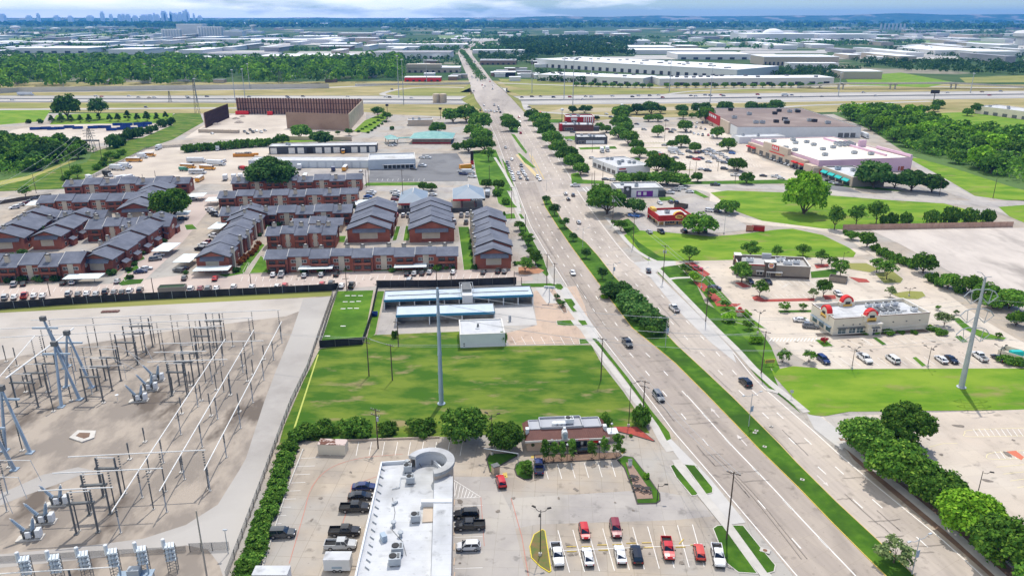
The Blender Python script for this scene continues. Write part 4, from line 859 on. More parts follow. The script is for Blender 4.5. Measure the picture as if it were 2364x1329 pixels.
ring(.1,rr*.66,4.0,4.2,R(-180),R(180),ROOFG,'sunken_roof')
for k in range(5):
    t=R(-60+k*50); MB().tube((cc.x+rr*.3*math.cos(t),cc.y+rr*.3*math.sin(t),4.2),(cc.x+rr*.67*math.cos(t),cc.y+rr*.67*math.sin(t),6.0),.08,n=6).obj('brace',STEELD,root)
for x,y,w in ((942,1088,1.6),(948,1114,1.6),(960,1202,1.7),(918,1276,2.0),(912,1300,2.0)): p=G(x,y,H); hvac(root,p.x,p.y,H+.05,w,w*.9,1.3,STEEL,.1)
for x,y in ((909,1214),(925,1238),(940,1072)): p=G(x,y,H); vent(root,p.x,p.y,H+.05,.5,1.1)
p=G(886,1246,H); MB().cbox(p.x,p.y,H+.05,.9,1.4,1.2,.5).obj('exhaust_hood',STEELB,root)
for k in range(14):
    y=1085+k*17.5; p=G(884-k*2.8,y,H); MB().cbox(p.x,p.y,H+.06,1.15,.07,.3,-.75).obj('parapet_brace',STEEL,root)
pp=[G(x,y,H+.25) for x,y in ((905,1128),(922,1124),(925,1102),(940,1102),(942,1112),(960,1114))]; MB().path(pp,.09).obj('roof_pipe',STEEL,root)
for x,y in ((910,1165),(913,1162)): p=G(x,y,H); MB().cbox(p.x,p.y,H+.05,.9,.35,.5,.6).obj('roof_pipe',STEEL,root)
MB().path([G(x,y,H+.09) for x,y in ((906,1148),(912,1182),(905,1222),(930,1250),(938,1282))],.05).obj('roof_conduit',STEELD,root)
# ---- dark red mansard restaurant
a,rot,Wd,D=foot((1217,1041),(1400,1033),7.2); r=thing('mansard_restaurant','small peach restaurant with dark red mansard roof and script sign','restaurant',a,rot)
H=3.0; MB().box(0,Wd,0,D,0,H).obj('wall',STUC,r)
m=MB(); zr=H+1.25; i1=2.0
fr=[(-.5,-.6,H-.1),(Wd+.5,-.6,H-.1),(Wd-.9,i1,zr),(.9,i1,zr)]; m.face(fr)
m.face([(Wd+.5,-.6,H-.1),(Wd+.5,D+.3,H-.1),(Wd-.9,D-.6,zr),(Wd-.9,i1,zr)]); m.face([(-.5,D+.3,H-.1),(-.5,-.6,H-.1),(.9,i1,zr),(.9,D-.6,zr)]); m.face([(Wd+.5,D+.3,H-.1),(-.5,D+.3,H-.1),(.9,D-.6,zr),(Wd-.9,D-.6,zr)])
m.obj('mansard_roof',TERRA,r)
sm=MB()
for k in range(36): x=-.3+k*(Wd+.6)/35; x2=.9+k*(Wd-1.8)/35; sm.tube((x,-.58,H-.05),(x2,i1-.02,zr+.02),.035,n=4)
sm.obj('roof_seam',TERRA,r)['kind']='stuff'
MB().box(-.55,Wd+.55,-.75,-.6,H-.45,H+.02).obj('fascia',TRIMW,r)
def tray(x0,x1,y0,y1,z,h):
    b=MB(); b.box(x0,x1,y0,y1,z-.1,z+.05); t=.2
    b.box(x0,x1,y0-t,y0,z-.3,z+h); b.box(x0,x1,y1,y1+t,z-.3,z+h); b.box(x0-t,x0,y0,y1,z-.3,z+h); b.box(x1,x1+t,y0,y1,z-.3,z+h); return b.obj('roof_parapet',ROOFG if False else mat('pale grey roof',(.38,.39,.42)),r)
tray(Wd*.19,Wd*.71,i1+.2,D-.6,zr,.55); tray(.9,Wd*.175,i1+.2,D-1.2,zr-.1,.3); tray(Wd*.725,Wd-1,i1+.2,D-1,zr-.1,.4)
for x in (.37,.43,.48): MB().lathe(Wd*x,D*.5,[(.55,zr+.05),(.55,zr+.5),(.7,zr+.5),(.7,zr+.75),(.3,zr+.85)],14).obj('roof_vent',WALLW,r)
hvac(r,Wd*.56,D*.62,zr,1.9,1.7,1.1,WALLW)
for x in (-.1,Wd-.5): MB().box(x-.1,x+.7,1.4,2.5,H+.4,zr+.5).obj('gable_scroll',WALLW,r)
MB().box(Wd*.43,Wd*.50,-.9,.6,H+.1,H+1.5).tube((Wd*.465,-.9,H+1.5),(Wd*.465,.5,H+1.5),.62,n=12).box(Wd*.45,Wd*.48,.0,.7,H+1.9,H+2.5).obj('bell_niche',WALLW,r); MB().box(Wd*.445,Wd*.485,-.95,-.9,H+.3,H+1.5).obj('niche_recess',STEELB,r)
for i,(x0,x1) in enumerate(((.18,.345),(.39,.55),(.59,.755),(.79,.95))):
    win(r,Wd*x0,Wd*x1,.8,H-.55,fm=mat('peach trim',(.62,.46,.35)),out=.25)
MB().tube((Wd*.07,-.02,1.6),(Wd*.07,-.12,1.6),.4,n=14).obj('wall_medallion',mat('bronze green',(.06,.08,.03)),r); MB().box(Wd*.82,Wd*.91,-.31,-.28,1.6,2.2).obj('menu_poster',REDB,r); MB().box(Wd*.67,Wd*.70,-.31,-.28,1.1,2.1).obj('poster',TRIMW,r)
signtext(r,'Daiquiri Xpress',(Wd*.45,-.82,H-.05),1.0,WALLW,shear=.3); MB().box(Wd*.60,Wd*.77,-.84,-.76,H-.28,H-.02).obj('sign_lettering',mat('faded red letters',(.55,.2,.18)),r)
MB().box(Wd+.55,Wd+3.2,2.5,5,0,2.0).box(Wd+.5,Wd+3.25,2.4,5.1,2.0,2.15,1).obj('service_enclosure',[STUC,WALLW],r)
# ---- red arch restaurant (right)
a,rot,Wd,D=foot((1921,775),(2140,760),back=(1880,738)); r=thing('arch_restaurant','cream restaurant with three red arches on its white roof','restaurant',a,rot); H=4.6; shell(r,Wd,D,H,CREAMW,ROOFW,1.0,cap=TRIMW,pt=.35)
MB().box(-.06,Wd+.06,-.14,-.07,H+.98,H+1.16).box(-.14,-.07,-.06,D+.06,H+.98,H+1.16).obj('roof_stripe',mat('brown trim',(.12,.04,.03)),r)
def arch(x,y,face,w=4.1):
    n=14; R0=w*.36; R1=w*.5; b=MB(); g=MB(); T=(lambda u,v,z:(x+u,y+v,z)) if face=='f' else (lambda u,v,z:(x+v,y-u,z))
    z0=H+1.35
    for i in range(n):
        t0=PI*i/n; t1=PI*(i+1)/n; p=lambda r_,t,v:T(r_*math.cos(t),v,z0+r_*math.sin(t))
        b.face([p(R1,t0,-.3),p(R1,t1,-.3),p(R1,t1,1.3),p(R1,t0,1.3)][::-1]); b.face([p(R0,t0,-.3),p(R1,t0,-.3),p(R1,t1,-.3),p(R0,t1,-.3)]); b.face([p(R0,t0,1.3),p(R0,t1,1.3),p(R1,t1,1.3),p(R1,t0,1.3)])
        g.face([T(0,-.2,z0),p(R0,t0,-.2),p(R0,t1,-.2)]); g.face([T(0,1.2,z0),p(R0,t1,1.2),p(R0,t0,1.2)]); g.face([p(R0,t0,-.2),p(R0,t0,1.2),p(R0,t1,1.2),p(R0,t1,-.2)])
    b.obj('roof_arch',[REDB],r); g.obj('arch_gable',CREAMW,r)
    q=MB(); A=T(-R1-.5,-.35,0); B=T(R1+.5,1.35,0); q.box(min(A[0],B[0]),max(A[0],B[0]),min(A[1],B[1]),max(A[1],B[1]),H-.6,z0); q.obj('arch_base',CREAMW,r)
    A=T(-1.5,-.5,0);B=T(1.5,-.36,0); MB().box(min(A[0],B[0]),max(A[0],B[0]),min(A[1],B[1]),max(A[1],B[1]),H-.5,H+.7).obj('sign_plate',YELO,r)
    A=T(-1.2,-.55,0);B=T(1.2,-.51,0); MB().box(min(A[0],B[0]),max(A[0],B[0]),min(A[1],B[1]),max(A[1],B[1]),H-.35,H-.05).obj('sign_lettering',BLACK,r)
    A=T(-.8,-.5,0);B=T(.8,-.36,0); MB().box(min(A[0],B[0]),max(A[0],B[0]),min(A[1],B[1]),max(A[1],B[1]),H+.72,H+1.5).obj('sign_emblem',TRIMD,r)
arch(Wd*.38,0,'f'); arch(0,D*.42,'l'); arch(Wd*.36,D-1.0,'f')
MB().box(Wd*.33,Wd*.47,-1.8,-.02,0,3.7).box(Wd*.325,Wd*.475,-2.0,.0,3.7,3.9,1).obj('entrance_block',[CREAMW,TRIMW],r); win(r,Wd*.375,Wd*.43,.1,2.4,n=2,fm=WALLW,name='entrance_door',out=1.86); MB().box(Wd*.36,Wd*.44,-2.5,-1.85,2.6,2.85).obj('door_awning',STEELD,r)
for x0,x1,n in ((.05,.135,2),(.165,.235,2),(.245,.315,2)): win(r,Wd*x0,Wd*x1,.5,2.3,n=n,gm=SHOPG)
for x0,x1 in ((.04,.145),(.155,.325)): MB().box(Wd*x0,Wd*x1,-.9,-.02,2.4,2.55).obj('window_awning',STEELD,r)
for i in range(3): win(r,D*(.08+i*.3),D*(.30+i*.3),.5,2.3,'l',D,Wd,gm=SHOPG); MB().box(-.9,-.02,D*(.06+i*.3),D*(.32+i*.3),2.4,2.55).obj('window_awning',STEELB,r)
for x in (.1,.2,.27,.62,.76,.9): MB().box(Wd*x-.2,Wd*x+.2,-.15,-.01,3.2,3.5).obj('wall_lamp',STEELD,r)
rk=MB()
for i in range(4): rk.box(Wd*.52+i*2.2,Wd*.52+i*2.2+1.6,D*.35,D*.55,H+.5,H+.9)
rk.box(Wd*.5,Wd*.85,D*.32,D*.34,H+.3,H+.5); rk.box(Wd*.5,Wd*.85,D*.58,D*.60,H+.3,H+.5); rk.obj('equipment_rack',STEELD,r)
for x,y in ((.55,.75),(.64,.75),(.74,.75),(.84,.78),(.93,.35),(.56,.2),(.64,.2),(.72,.2)): hvac(r,Wd*x,D*y,H,1.7,1.5,1,WALLW)
# ---- burger place
a,rot,Wd,D=foot((1700,637),(1868,645),back=(1684,614)); r=thing('burger_restaurant','taupe flat roofed burger restaurant with round sign','restaurant',a,rot); H=4.0; shell(r,Wd,D,H,TAUPE,ROOFG,.9,base=(.9,TAUPED),cap=TRIMW)
MB().box(-.08,Wd*.38,-.1,-.065,H+.5,H+.95).box(-.1,-.065,0,D*.55,H+.5,H+.95).obj('red_band',RED,r)
MB().box(Wd*.38,Wd*.53,-.5,2.5,0,H+2).obj('entrance_tower',TAUPED,r); MB().box(Wd*.375,Wd*.535,-.55,2.55,H+2,H+2.12).obj('coping',TRIMW,r); MB().box(-.4,2.2,D*.5,D*.8,0,H+2.3).box(-.45,2.25,D*.49,D*.81,H+2.3,H+2.42,1).obj('corner_tower',[TAUPED,TRIMW],r)
MB().box(Wd*.4,Wd*.53,D-1,D+.2,H,H+1.9).obj('rear_tower',mat('pale grey roof',(.6,.6,.6)),r)
def bk(loc,rot):
    q=MB().tube((0,0,0),(0,-.12,0),1.15,n=24).obj('round_sign',WALLW,r,loc); q.rotation_euler=rot
    for z0,z1 in ((.42,.85),(-.85,-.42)):
        c_=MB(); 
        pts=[(-.75,z0),(.75,z0),(.62,z1),(-.62,z1)] if z0>0 else [(-.62,z0),(.62,z0),(.75,z1),(-.75,z1)]
        c_.face([(x,-.14,z) for x,z in pts]); c_.obj('sign_bun',mat('bun orange',(.75,.35,.08)),q)
    signtext(q,'BURGER',(0,-.15,.17),.46,REDB); signtext(q,'KING',(0,-.15,-.2),.46,REDB)
bk((Wd*.46,-.52,H+.9),(0,0,0)); bk((-.42,D*.65,H+1.1),(0,0,-PI/2))
MB().box(Wd*.26,Wd*.37,-1.2,-.02,2.5,2.7).box(Wd*.40,Wd*.62,-1.6,-.02,2.4,2.6).box(-1.3,-.02,D*.15,D*.42,2.5,2.7).obj('canopy',TRIMW,r)
win(r,Wd*.27,Wd*.36,.9,2.3,n=2); win(r,Wd*.405,Wd*.46,.1,2.2,n=2,name='entrance_door',out=.56); win(r,Wd*.53,Wd*.62,.8,2.3,gm=mat('menu board',(.55,.45,.25),(.2,.12,.08),2),name='poster_board',fm=TRIMW); win(r,D*.1,D*.4,.9,2.3,'l',D,Wd,n=3); MB().box(-.09,-.055,D*.42,D*.5,0,2.6).obj('red_panel',REDB,r)
for x,y,w in ((.2,.5,2.6),(.72,.4,3.2),(.85,.5,2.2),(.6,.65,1.6),(.68,.72,1.6)): hvac(r,Wd*x,D*y,H,w,1.7,1.3,WALLW)
# ---- red chicken place
a,rot,Wd,D=foot((1519,522),(1598,519),back=(1503,502)); r=thing('chicken_restaurant','bright red restaurant with yellow oval sign','restaurant',a,rot); H=3.8
MB().box(1.5,Wd,1.8,D,0,2.3).obj('wall',mat('ochre wall',(.60,.36,.14)),r); b=MB(); par=.0
sc=MB(); sc.box(-.1,Wd,-.1,.35,2.3,5.0); sc.box(-.1,.35,.35,D,2.3,5.0); sc.box(Wd-.3,Wd,.35,D,2.3,4.6); sc.box(0,Wd,D-.3,D,0,4.6); sc.obj('red_fascia',RED,r); MB().box(.35,Wd-.3,.35,D-.3,3.4,3.6).obj('roof',ROOFW,r); MB().box(-.2,Wd,-.2,.36,2.15,2.3).box(-.2,.3,.3,D,2.15,2.3).obj('trim_band',mat('cream trim',(.7,.6,.45)),r)
for x in (0.2,Wd*.18): MB().box(x-.25,x+.25,.0,.5,0,2.2).obj('column',CREAMW,r)
for y in (D*.4,D*.8): MB().box(0,.5,y,y+.5,0,2.2).obj('column',TRIMD,r)
b=MB(); n=14
for i in range(n): 
    t0=PI*i/n;t1=PI*(i+1)/n; cx_=Wd*.60; z0=4.6; b.face([(cx_,-.15,z0),(cx_+2.6*math.cos(t0),-.15,z0+2.0*math.sin(t0)),(cx_+2.6*math.cos(t1),-.15,z0+2.0*math.sin(t1))]); b.face([(cx_+2.6*math.cos(t0),-.15,z0+2.0*math.sin(t0)),(cx_+2.6*math.cos(t0),1.6,z0+2.0*math.sin(t0)),(cx_+2.6*math.cos(t1),1.6,z0+2.0*math.sin(t1)),(cx_+2.6*math.cos(t1),-.15,z0+2.0*math.sin(t1))],1); b.face([(cx_,1.6,z0),(cx_+2.6*math.cos(t1),1.6,z0+2.0*math.sin(t1)),(cx_+2.6*math.cos(t0),1.6,z0+2.0*math.sin(t0))])
b.obj('sign_gable',[RED,YELO],r)
q=MB().tube((0,0,0),(0,-.14,0),1,n=22).obj('oval_sign',mat('pale yellow sign',(.78,.50,.12)),r,(Wd*.60,-.18,4.2)); q.scale=(2.1,1,.95); signtext(r,'Fina',(Wd*.6,-.36,4.2),1.5,BLACK,shear=.2)
MB().box(.0,2.0,D*.55,D*.85,4.6,6.2).obj('sign_tower',YELO,r); hvac(r,Wd*.45,D*.6,3.6,2,2,1.3); hvac(r,Wd*.75,D*.4,3.6,1.5,1.5,1); win(r,Wd*.22,Wd*.52,.6,1.9,n=4).location.y=1.75; win(r,Wd*.56,Wd*.62,.1,2,name='entrance_door').location.y=1.75
# ---- purple panel building
r,Wd,D=flatb('purple_restaurant','grey flat roofed restaurant with purple wall panel','restaurant',(1424,456),(1530,454),4.4,WALLG,ROOFW,D=16,par=.6,units=2)
MB().box(Wd*.15,Wd*.3,-.35,1.5,0,5.9).obj('entrance_tower',WALLD,r); MB().box(Wd*.42,Wd*.78,-.12,-.01,.2,3.4).obj('wall_panel',PURP,r); MB().box(Wd*.45,Wd*.52,-.16,-.125,1,2.8).box(Wd*.57,Wd*.64,-.16,-.125,1,2.8).obj('poster',WALLW,r); MB().box(Wd*.9,Wd+1.5,-.2,4,0,3.4).obj('side_annex',WALLD,r); MB().tube((Wd*.225,-.36,4.5),(Wd*.225,-.46,4.5),.8,n=12).obj('bell_emblem',WALLW,r); MB().box(Wd*.305,Wd*.89,-.1,-.01,0,4.2).obj('pale_panel',WALLW,r); MB().box(Wd*.01,Wd*.14,-.1,-.01,.5,2.6).obj('window',GLASS,r)
# ---- white corner building
a,rot,Wd,D=foot((1424,406),(1500,400),back=(1397,382)); r=thing('corner_store','white flat roofed corner store with dark shopfront','store',a,rot); H=4.8; shell(r,Wd,D,H,WALLW,ROOFW,.5)
win(r,.5,Wd*.3,.4,2.9,n=3); 
for i in range(5): win(r,D*(.06+i*.19),D*(.2+i*.19),.4,2.9,'l',D,Wd,n=2)
MB().box(Wd*.06,Wd*.26,-.12,-.03,3.5,4.3).obj('sign_letters',RED,r)
for x,y in ((.35,.85),(.45,.8),(.4,.45),(.55,.5),(.75,.3),(.3,.3),(.65,.35)): hvac(r,Wd*x,D*y,H,2,1.7,1.2)
# ---- black and white quick service building
r,Wd,D=flatb('drive_through','black and white drive through building','restaurant',(1331,333),(1402,333),4.6,WALLD,ROOFW,D=18,par=.8,units=4,cap=TRIMD); MB().box(Wd*.3,Wd*.9,-.1,-.02,.4,2.9).obj('white_wall_panel',WALLW,r); win(r,Wd*.05,Wd*.25,.3,2.6,n=2)
r,Wd,D=flatb('brick_restaurant','dark brick restaurant with red corner','restaurant',(1292,303),(1370,303),4.8,mat('dark brick',(.15,.06,.05),(.11,.05,.04),.5),ROOFW,D=18,par=.6,units=5,cap=TRIMD); MB().box(-.2,Wd*.08,-.2,4,0,5.8).obj('red_corner',RED,r); win(r,Wd*.15,Wd*.4,.5,3,n=4); MB().box(Wd,Wd+5,0,8,0,3.4).obj('side_annex',WALLD,r)
r,Wd,D=flatb('striped_restaurant','red and white striped restaurant','restaurant',(1306,284),(1372,284),4.6,RED,ROOFW,D=20,par=.9,units=3)
for i in range(5): MB().box(Wd*(.62+i*.075),Wd*(.66+i*.075),-.1,-.02,.2,5.2).obj('white_stripe',WALLW,r)
MB().box(Wd*.18,Wd*.4,-.1,-.02,2.6,4.6).obj('white_stripe',WALLW,r); win(r,Wd*.2,Wd*.38,.4,2.3,n=3)
# ---- big stores
a,rot,Wd,D=foot((1700,318),(1985,318),back=(1679,270)); r=thing('big_store','huge store with brown gravel roof and white side wall','store',a,rot); H=8; shell(r,Wd,D,H,WALLW,ROOFB,.5,cap=TRIMD)
MB().box(-1.5,-.1,D*.15,D*.9,0,9.5).obj('front_wall',BEIGE,r); MB().box(-2.0,-1.6,D*.35,D*.75,3,11).obj('red_entrance',RED,r); [MB().box(-2.1,-2.02,D*(.44+k*.05),D*(.475+k*.05),7.4,9.6).obj('sign_letter',WALLW,r) for k in range(5)]
rn=random.Random(4)
for i in range(18): hvac(r,rn.uniform(.08,.92)*Wd,rn.uniform(.1,.92)*D,H,4,3,2.2,TRIMD if i%2 else STEEL)
for i in range(3): MB().box(Wd*(.82+i*.05),Wd*(.86+i*.05),-.1,-.02,.3,3.8).obj('dock_door',STEELD,r)
r2,W2,D2=flatb('store_annex','white low annex store','store',(1706,332),(1812,329),4.5,WALLW,ROOFW,D=14,par=.4,units=2,place='against the side of the brown roofed store')
# pink store
a,rot,Wd,D=foot((1887,402),(2102,394),back=(1752,347)); r=thing('pink_store','large store with pink side wall and cream roof','store',a,rot); H=8; shell(r,Wd,D,H,PINK,ROOFC,.5)
MB().box(-3.2,-.1,D*.12,D*.98,0,6.5).obj('front_wall',BEIGE,r); MB().box(-3.6,-1.2,D*.35,D*.72,6.4,10.5).obj('front_gable',BEIGE,r)
for k,(y0,y1,z) in enumerate(((.1,.17,6.2),(.2,.27,6.2),(.84,.9,6.2),(.92,.97,6.2))): MB().box(-5,-3.25,D*y0,D*y1,3.6,4.4).obj('red_awning',REDB,r); MB().box(-3.35,-3.22,D*y0,D*y1,.2,3.5).obj('shop_window',GLASS,r)
for k in range(5): MB().box(-3.35,-3.22,D*(.32+k*.1),D*(.375+k*.1),.2,3.6).obj('shop_window',GLASS,r)
MB().box(-4.6,-.1,-1,D*.1,0,5.2).box(-4.6,20,-2.5,-.1,0,4.6).obj('corner_arcade',BEIGE,r); MB().box(-.5,3.5,-2.7,-2.52,.3,3.4).box(8,12,-2.7,-2.52,.3,3.4).obj('red_doorway',RED,r)
MB().box(-3.85,-3.62,D*.48,D*.58,7.2,10.2).obj('red_sign',REDB,r); [MB().box(-3.95,-3.86,D*(.492+k*.03),D*(.508+k*.03),7.8,9.6).obj('sign_letter',WALLW,r) for k in range(3)]; MB().box(-3.4,-3.25,D*.4,D*.62,5.0,5.6).obj('sign_letters',REDB,r)
MB().box(Wd*.80,Wd*.82,D*.1,D*.9,H,H+1.3).box(Wd*.98,Wd-.01,.4,D*.4,H+.5,H+2).box(Wd*.88,Wd*.96,D*.5,D*.52,H,H+4.5).obj('screen_wall',PINK,r); MB().box(Wd*.86,Wd*.875,-.1,-.02,.3,3).box(Wd*.885,Wd*.92,-.1,-.02,.3,3).obj('red_door',mat('rust red door',(.35,.09,.05)),r)
rn=random.Random(9)
for i in range(12): hvac(r,rn.uniform(.05,.78)*Wd,rn.uniform(.1,.95)*D,H,3.4,2.4,1.6)
for i in range(12): hvac(r,(.70+.018*i)*Wd,D*(.55+.05*(i%3)),H,2.2,2,1.8,STEEL)
# teal awning strip
a,rot,Wd,D=foot((1967,432),(2040,430),back=(1900,405)); r=thing('awning_shops','white roofed shop strip with teal awnings','shops',a,rot); H=5; shell(r,Wd,D,H,mat('dark grey wall',(.19,.18,.17)),ROOFW,.7); MB().box(-.6,-.05,0,D,0,5.7).obj('front_wall',BEIGE,r)
for i in range(4):
    y0=D*(.06+i*.235); m=MB(); m.face([(-2.4,y0,2.9),(-.6,y0,4.1),(-.6,y0+D*.19,4.1),(-2.4,y0+D*.19,2.9)]); m.face([(-2.4,y0,2.5),(-2.4,y0,2.9),(-2.4,y0+D*.19,2.9),(-2.4,y0+D*.19,2.5)]); m.obj('awning',TEALA,r); MB().box(-.7,-.62,y0,y0+D*.19,.2,2.6).obj('shop_window',GLASS,r)
hvac(r,Wd*.25,D*.75,H,3,2.4,1.6,STEELB); hvac(r,Wd*.6,D*.6,H,2.5,2,1.4)
# right edge depot
a,rot,Wd,D=foot((2250,262),(2480,292),30); r=thing('depot','cream depot with white flat roof','depot',a,rot); shell(r,Wd,D,7,CREAMW,ROOFW,.6)
for i in range(9): MB().box(Wd*(.1+i*.1),Wd*(.15+i*.1),-.1,-.02,.2,3.2).obj('dock_door',STEELD,r); hvac(r,Wd*(.08+i*.1),D*(.3+.4*(i%2)),7,2.5,2,1.2)
# ---- left commercial
a,rot,Wd,D=foot((575,388),(852,388),14); r=thing('garage_row','long white garage row with pale roll up doors','garage',a,rot); shell(r,Wd,D,4.6,mat('pale blue wall',(.50,.55,.60),(.46,.51,.56),.3),ROOFW,.15)
for i in range(14): MB().box(Wd*(i+.12)/14,Wd*(i+.88)/14,-.07,.02,.1,3.9).obj('roll_up_door',mat('pale door',(.60,.65,.69)),r)
a,rot,Wd,D=foot((851,392),(960,389),24); r=thing('showroom','white flat roofed showroom with dark front windows','store',a,rot); shell(r,Wd,D,5.6,mat('pale blue wall',()) if False else MC['pale blue wall'],ROOFW,.6)
MB().box(Wd*.3,Wd*.98,-2.2,-.02,3.0,3.3).obj('front_canopy',ROOFW,r)
for i in range(7): win(r,Wd*(.32+i*.092),Wd*(.40+i*.092),.3,2.8,n=1)
a,rot,Wd,D=foot((622,356),(870,352),13); r=thing('garage_row','charcoal garage row with white roll up doors','garage',a,rot); shell(r,Wd,D,5.2,WALLD,ROOFW,.2)
for i in range(12):
    if i not in (1,8): MB().box(Wd*(i+.15)/12,Wd*(i+.85)/12,-.07,.02,.1,4.2).obj('roll_up_door',WHITE if i not in (4,) else BLACK,r)
hvac(r,Wd*.15,D*.6,5.2,1.5,1.5,1.5); hvac(r,Wd*.18,D*.4,5.2,1.5,1.5,1.5)
def hipped(name,desc,cat,fl,fr,D,He,Hr,rm,wm,ins=None,eave=1.5,posts=None,openw=False):
    a,rot,Wd,D=foot(fl,fr,D); r=thing(name,desc,cat,a,rot); e=eave
    if not openw: MB().box(0,Wd,0,D,0,He).obj('wall',wm,r)
    b=MB(); s=min(Wd,D)/2 if ins is None else ins
    if Wd>=D: A,B=(s,D/2,Hr),(Wd-s,D/2,Hr)
    else: A,B=(Wd/2,s,Hr),(Wd/2,D-s,Hr)
    c=[(-e,-e,He),(Wd+e,-e,He),(Wd+e,D+e,He),(-e,D+e,He)]
    if Wd>=D: b.face([c[0],c[1],B,A]); b.face([c[2],c[3],A,B]); b.face([c[1],c[2],B]); b.face([c[3],c[0],A])
    else: b.face([c[0],c[1],A]); b.face([c[2],c[3],B]); b.face([c[1],c[2],B,A]); b.face([c[3],c[0],A,B])
    b.face([c[3],c[2],c[1],c[0]]); b.obj('roof',rm,r)
    MB().box(-e,Wd+e,-e-.05,-e+.02,He-.5,He+.02).box(-e-.05,-e+.02,-e,D+e,He-.5,He+.02).box(Wd+e-.02,Wd+e+.05,-e,D+e,He-.5,He+.02).obj('fascia',TRIMW,r)
    return r,Wd,D,A,B
r,Wd,D,A,B=hipped('green_roof_restaurant','restaurant with teal green hipped roof','restaurant',(952,332),(1040,332),26,4.2,8.0,TEAL,mat('brown stone wall',(.20,.15,.12),(.28,.22,.18),.6),eave=2)
MB().box(-.1,Wd+.1,-.12,-.02,0,1).obj('base_band',RED,r)
r,Wd,D,A,B=hipped('porte_cochere','teal green hipped canopy','canopy',(897,334),(918,333),14,4.0,6.0,TEAL,WALLW,openw=True,eave=1)
for x,y in ((0,0),(Wd,0),(0,D),(Wd,D)): MB().box(x-.3,x+.3,y-.3,y+.3,0,4).obj('post',SAND,r)
MB().box(Wd+1,Wd+12,4,8,3.6,4.0).obj('link_roof',TEAL,r)
r,Wd,D,A,B=hipped('fuel_store','fuel station shop with blue grey hipped roof','store',(927,486),(980,485),23,4.2,8.0,SLATE,mat('dark grey wall',()) if False else MC['dark grey wall'],eave=1.4); MB().tube(A,B,.22,n=6).obj('ridge_cap',TRIMW,r); MB().box(-1.5,Wd+1.5,-1.55,-1.46,3.2,3.9).obj('red_band',RED,r); win(r,Wd*.1,Wd*.9,.5,2.6,n=6)
r,Wd,D,A,B=hipped('fuel_canopy','large blue grey hipped fuel canopy over red pumps','fuel station',(1056,482),(1110,481),20,5.6,9.6,SLATE,WALLW,openw=True,eave=2.2); MB().tube(A,B,.25,n=6).obj('ridge_cap',TRIMW,r); MB().box(-2.25,Wd*.55,-2.34,-2.26,4.6,5.5).obj('red_band',REDB,r); MB().box(Wd*.55,Wd+2.2,-2.34,-2.26,4.6,5.5).obj('black_band',BLACK,r); signtext(r,'RaceTrac',(Wd*.84,-2.42,5.05),1.5,WALLW,shear=.25)
for i in range(3):
    for x in (Wd*.2,Wd*.8): MB().box(x-.35,x+.35,2+i*7,2.7+i*7,0,5.2).obj('column',STEELD,r); MB().box(x-.5,x+.5,3+i*7,4+i*7,.1,2.0).obj('fuel_pump',REDB,r)
r,Wd,D=flatb('small_store','small tan flat roofed store','store',(942,291),(1000,290),4.5,BEIGE,ROOFW,D=14,units=3,place='beside the green roof restaurant')
# brown boarded quarry walls
def boardwall(px0,px1,h,desc,posts,m,back=False,top=None,z0=0):
    a=G(*px0); c=G(*px1); rot=math.atan2(c.y-a.y,c.x-a.x); Ln=(c-a).length; r=thing('board_wall',desc,'wall',a,rot,'',None,px0[0])
    MB().box(0,Ln,0,.5,z0,h).obj('panel',m,r)
    n=posts
    pm_=MB().box(-.35,.35,-.7,-.02,0,h+.4).mesh('post',WOODD)
    for i in range(n): link('post',pm_,r,(Ln*(i+.5)/n,0,0))
    if n:
        MB().box(0,Ln,-.3,-.02,h*.33,h*.33+.4).box(0,Ln,-.3,-.02,h*.7,h*.7+.4).obj('rail',WOODD,r)
    return r
boardwall((548,263),(838,266),15.5,'tall brown boarded wall with many dark posts along the freeway',46,WOODB)
boardwall((475,296),(529,272),13,'brown boarded wall running away with close dark posts',22,WOODB)
boardwall((663,297),(808,302),14,'plain brown boarded wall facing the yellow garages',0,mat('light board wall',(.30,.20,.145),(.35,.245,.18),.12,(.26,.17,.12),.06))
boardwall((808,302),(840,264),14,'light sandstone wall closing the boarded yard',0,SAND)
boardwall((640,324),(812,326),3.2,'low tan retaining wall under the boarded wall',0,SAND)
# sound wall and retaining walls along the freeway
def lowwall(name,desc,pts,h,m,w=.5):
    r=thing(name,desc,'wall',(0,0,0),px=pts[0][0]); b=MB(); P=[G(*p) for p in pts]
    for a,c in zip(P,P[1:]):
        d=(c-a).normalized(); n=Vector((-d.y,d.x,0))*w/2
        b.prism([(a-n)[:2],(c-n)[:2],(c+n)[:2],(a+n)[:2]],0,h)
    b.obj('panel',m,r); return r
lowwall('sound_wall','long pale concrete sound wall before the left tree belt',[(-120,222),(47,213),(200,211),(400,208),(565,206),(760,204)],6.0,mat('pale wall',(.60,.56,.48),(.54,.50,.43),.05),.8)
lowwall('retaining_wall','low pale retaining wall beside the loop ramp',[(820,199),(930,197),(1086,195)],3,MC['pale wall'],.8)
b=thing('flyover','concrete flyover ramp on piers right of the freeway','bridge',(0,0,0))
pts=[G(x,y) for x,y in ((1840,203),(1940,206),(2060,206),(2200,205),(2420,207))]; pts=[p+Vector((0,0,7 if 0<i<4 else 1)) for i,p in enumerate(pts)]
for a,c in zip(pts,pts[1:]):
    d=(c-a); d.z=0; d.normalize(); n=Vector((-d.y,d.x,0))*5; m=MB()
    u=Vector((0,0,1.3)); m.face([a-n+u,c-n+u,c+n+u,a+n+u]); m.face([a-n-u*.2,c-n-u*.2,c-n+u*1.5,a-n+u*1.5]); m.face([a+n,c+n,c+n+u,a+n+u]); m.face([a-n-u*.2,a+n,c+n,c-n-u*.2]); m.obj('deck',CURB,b)
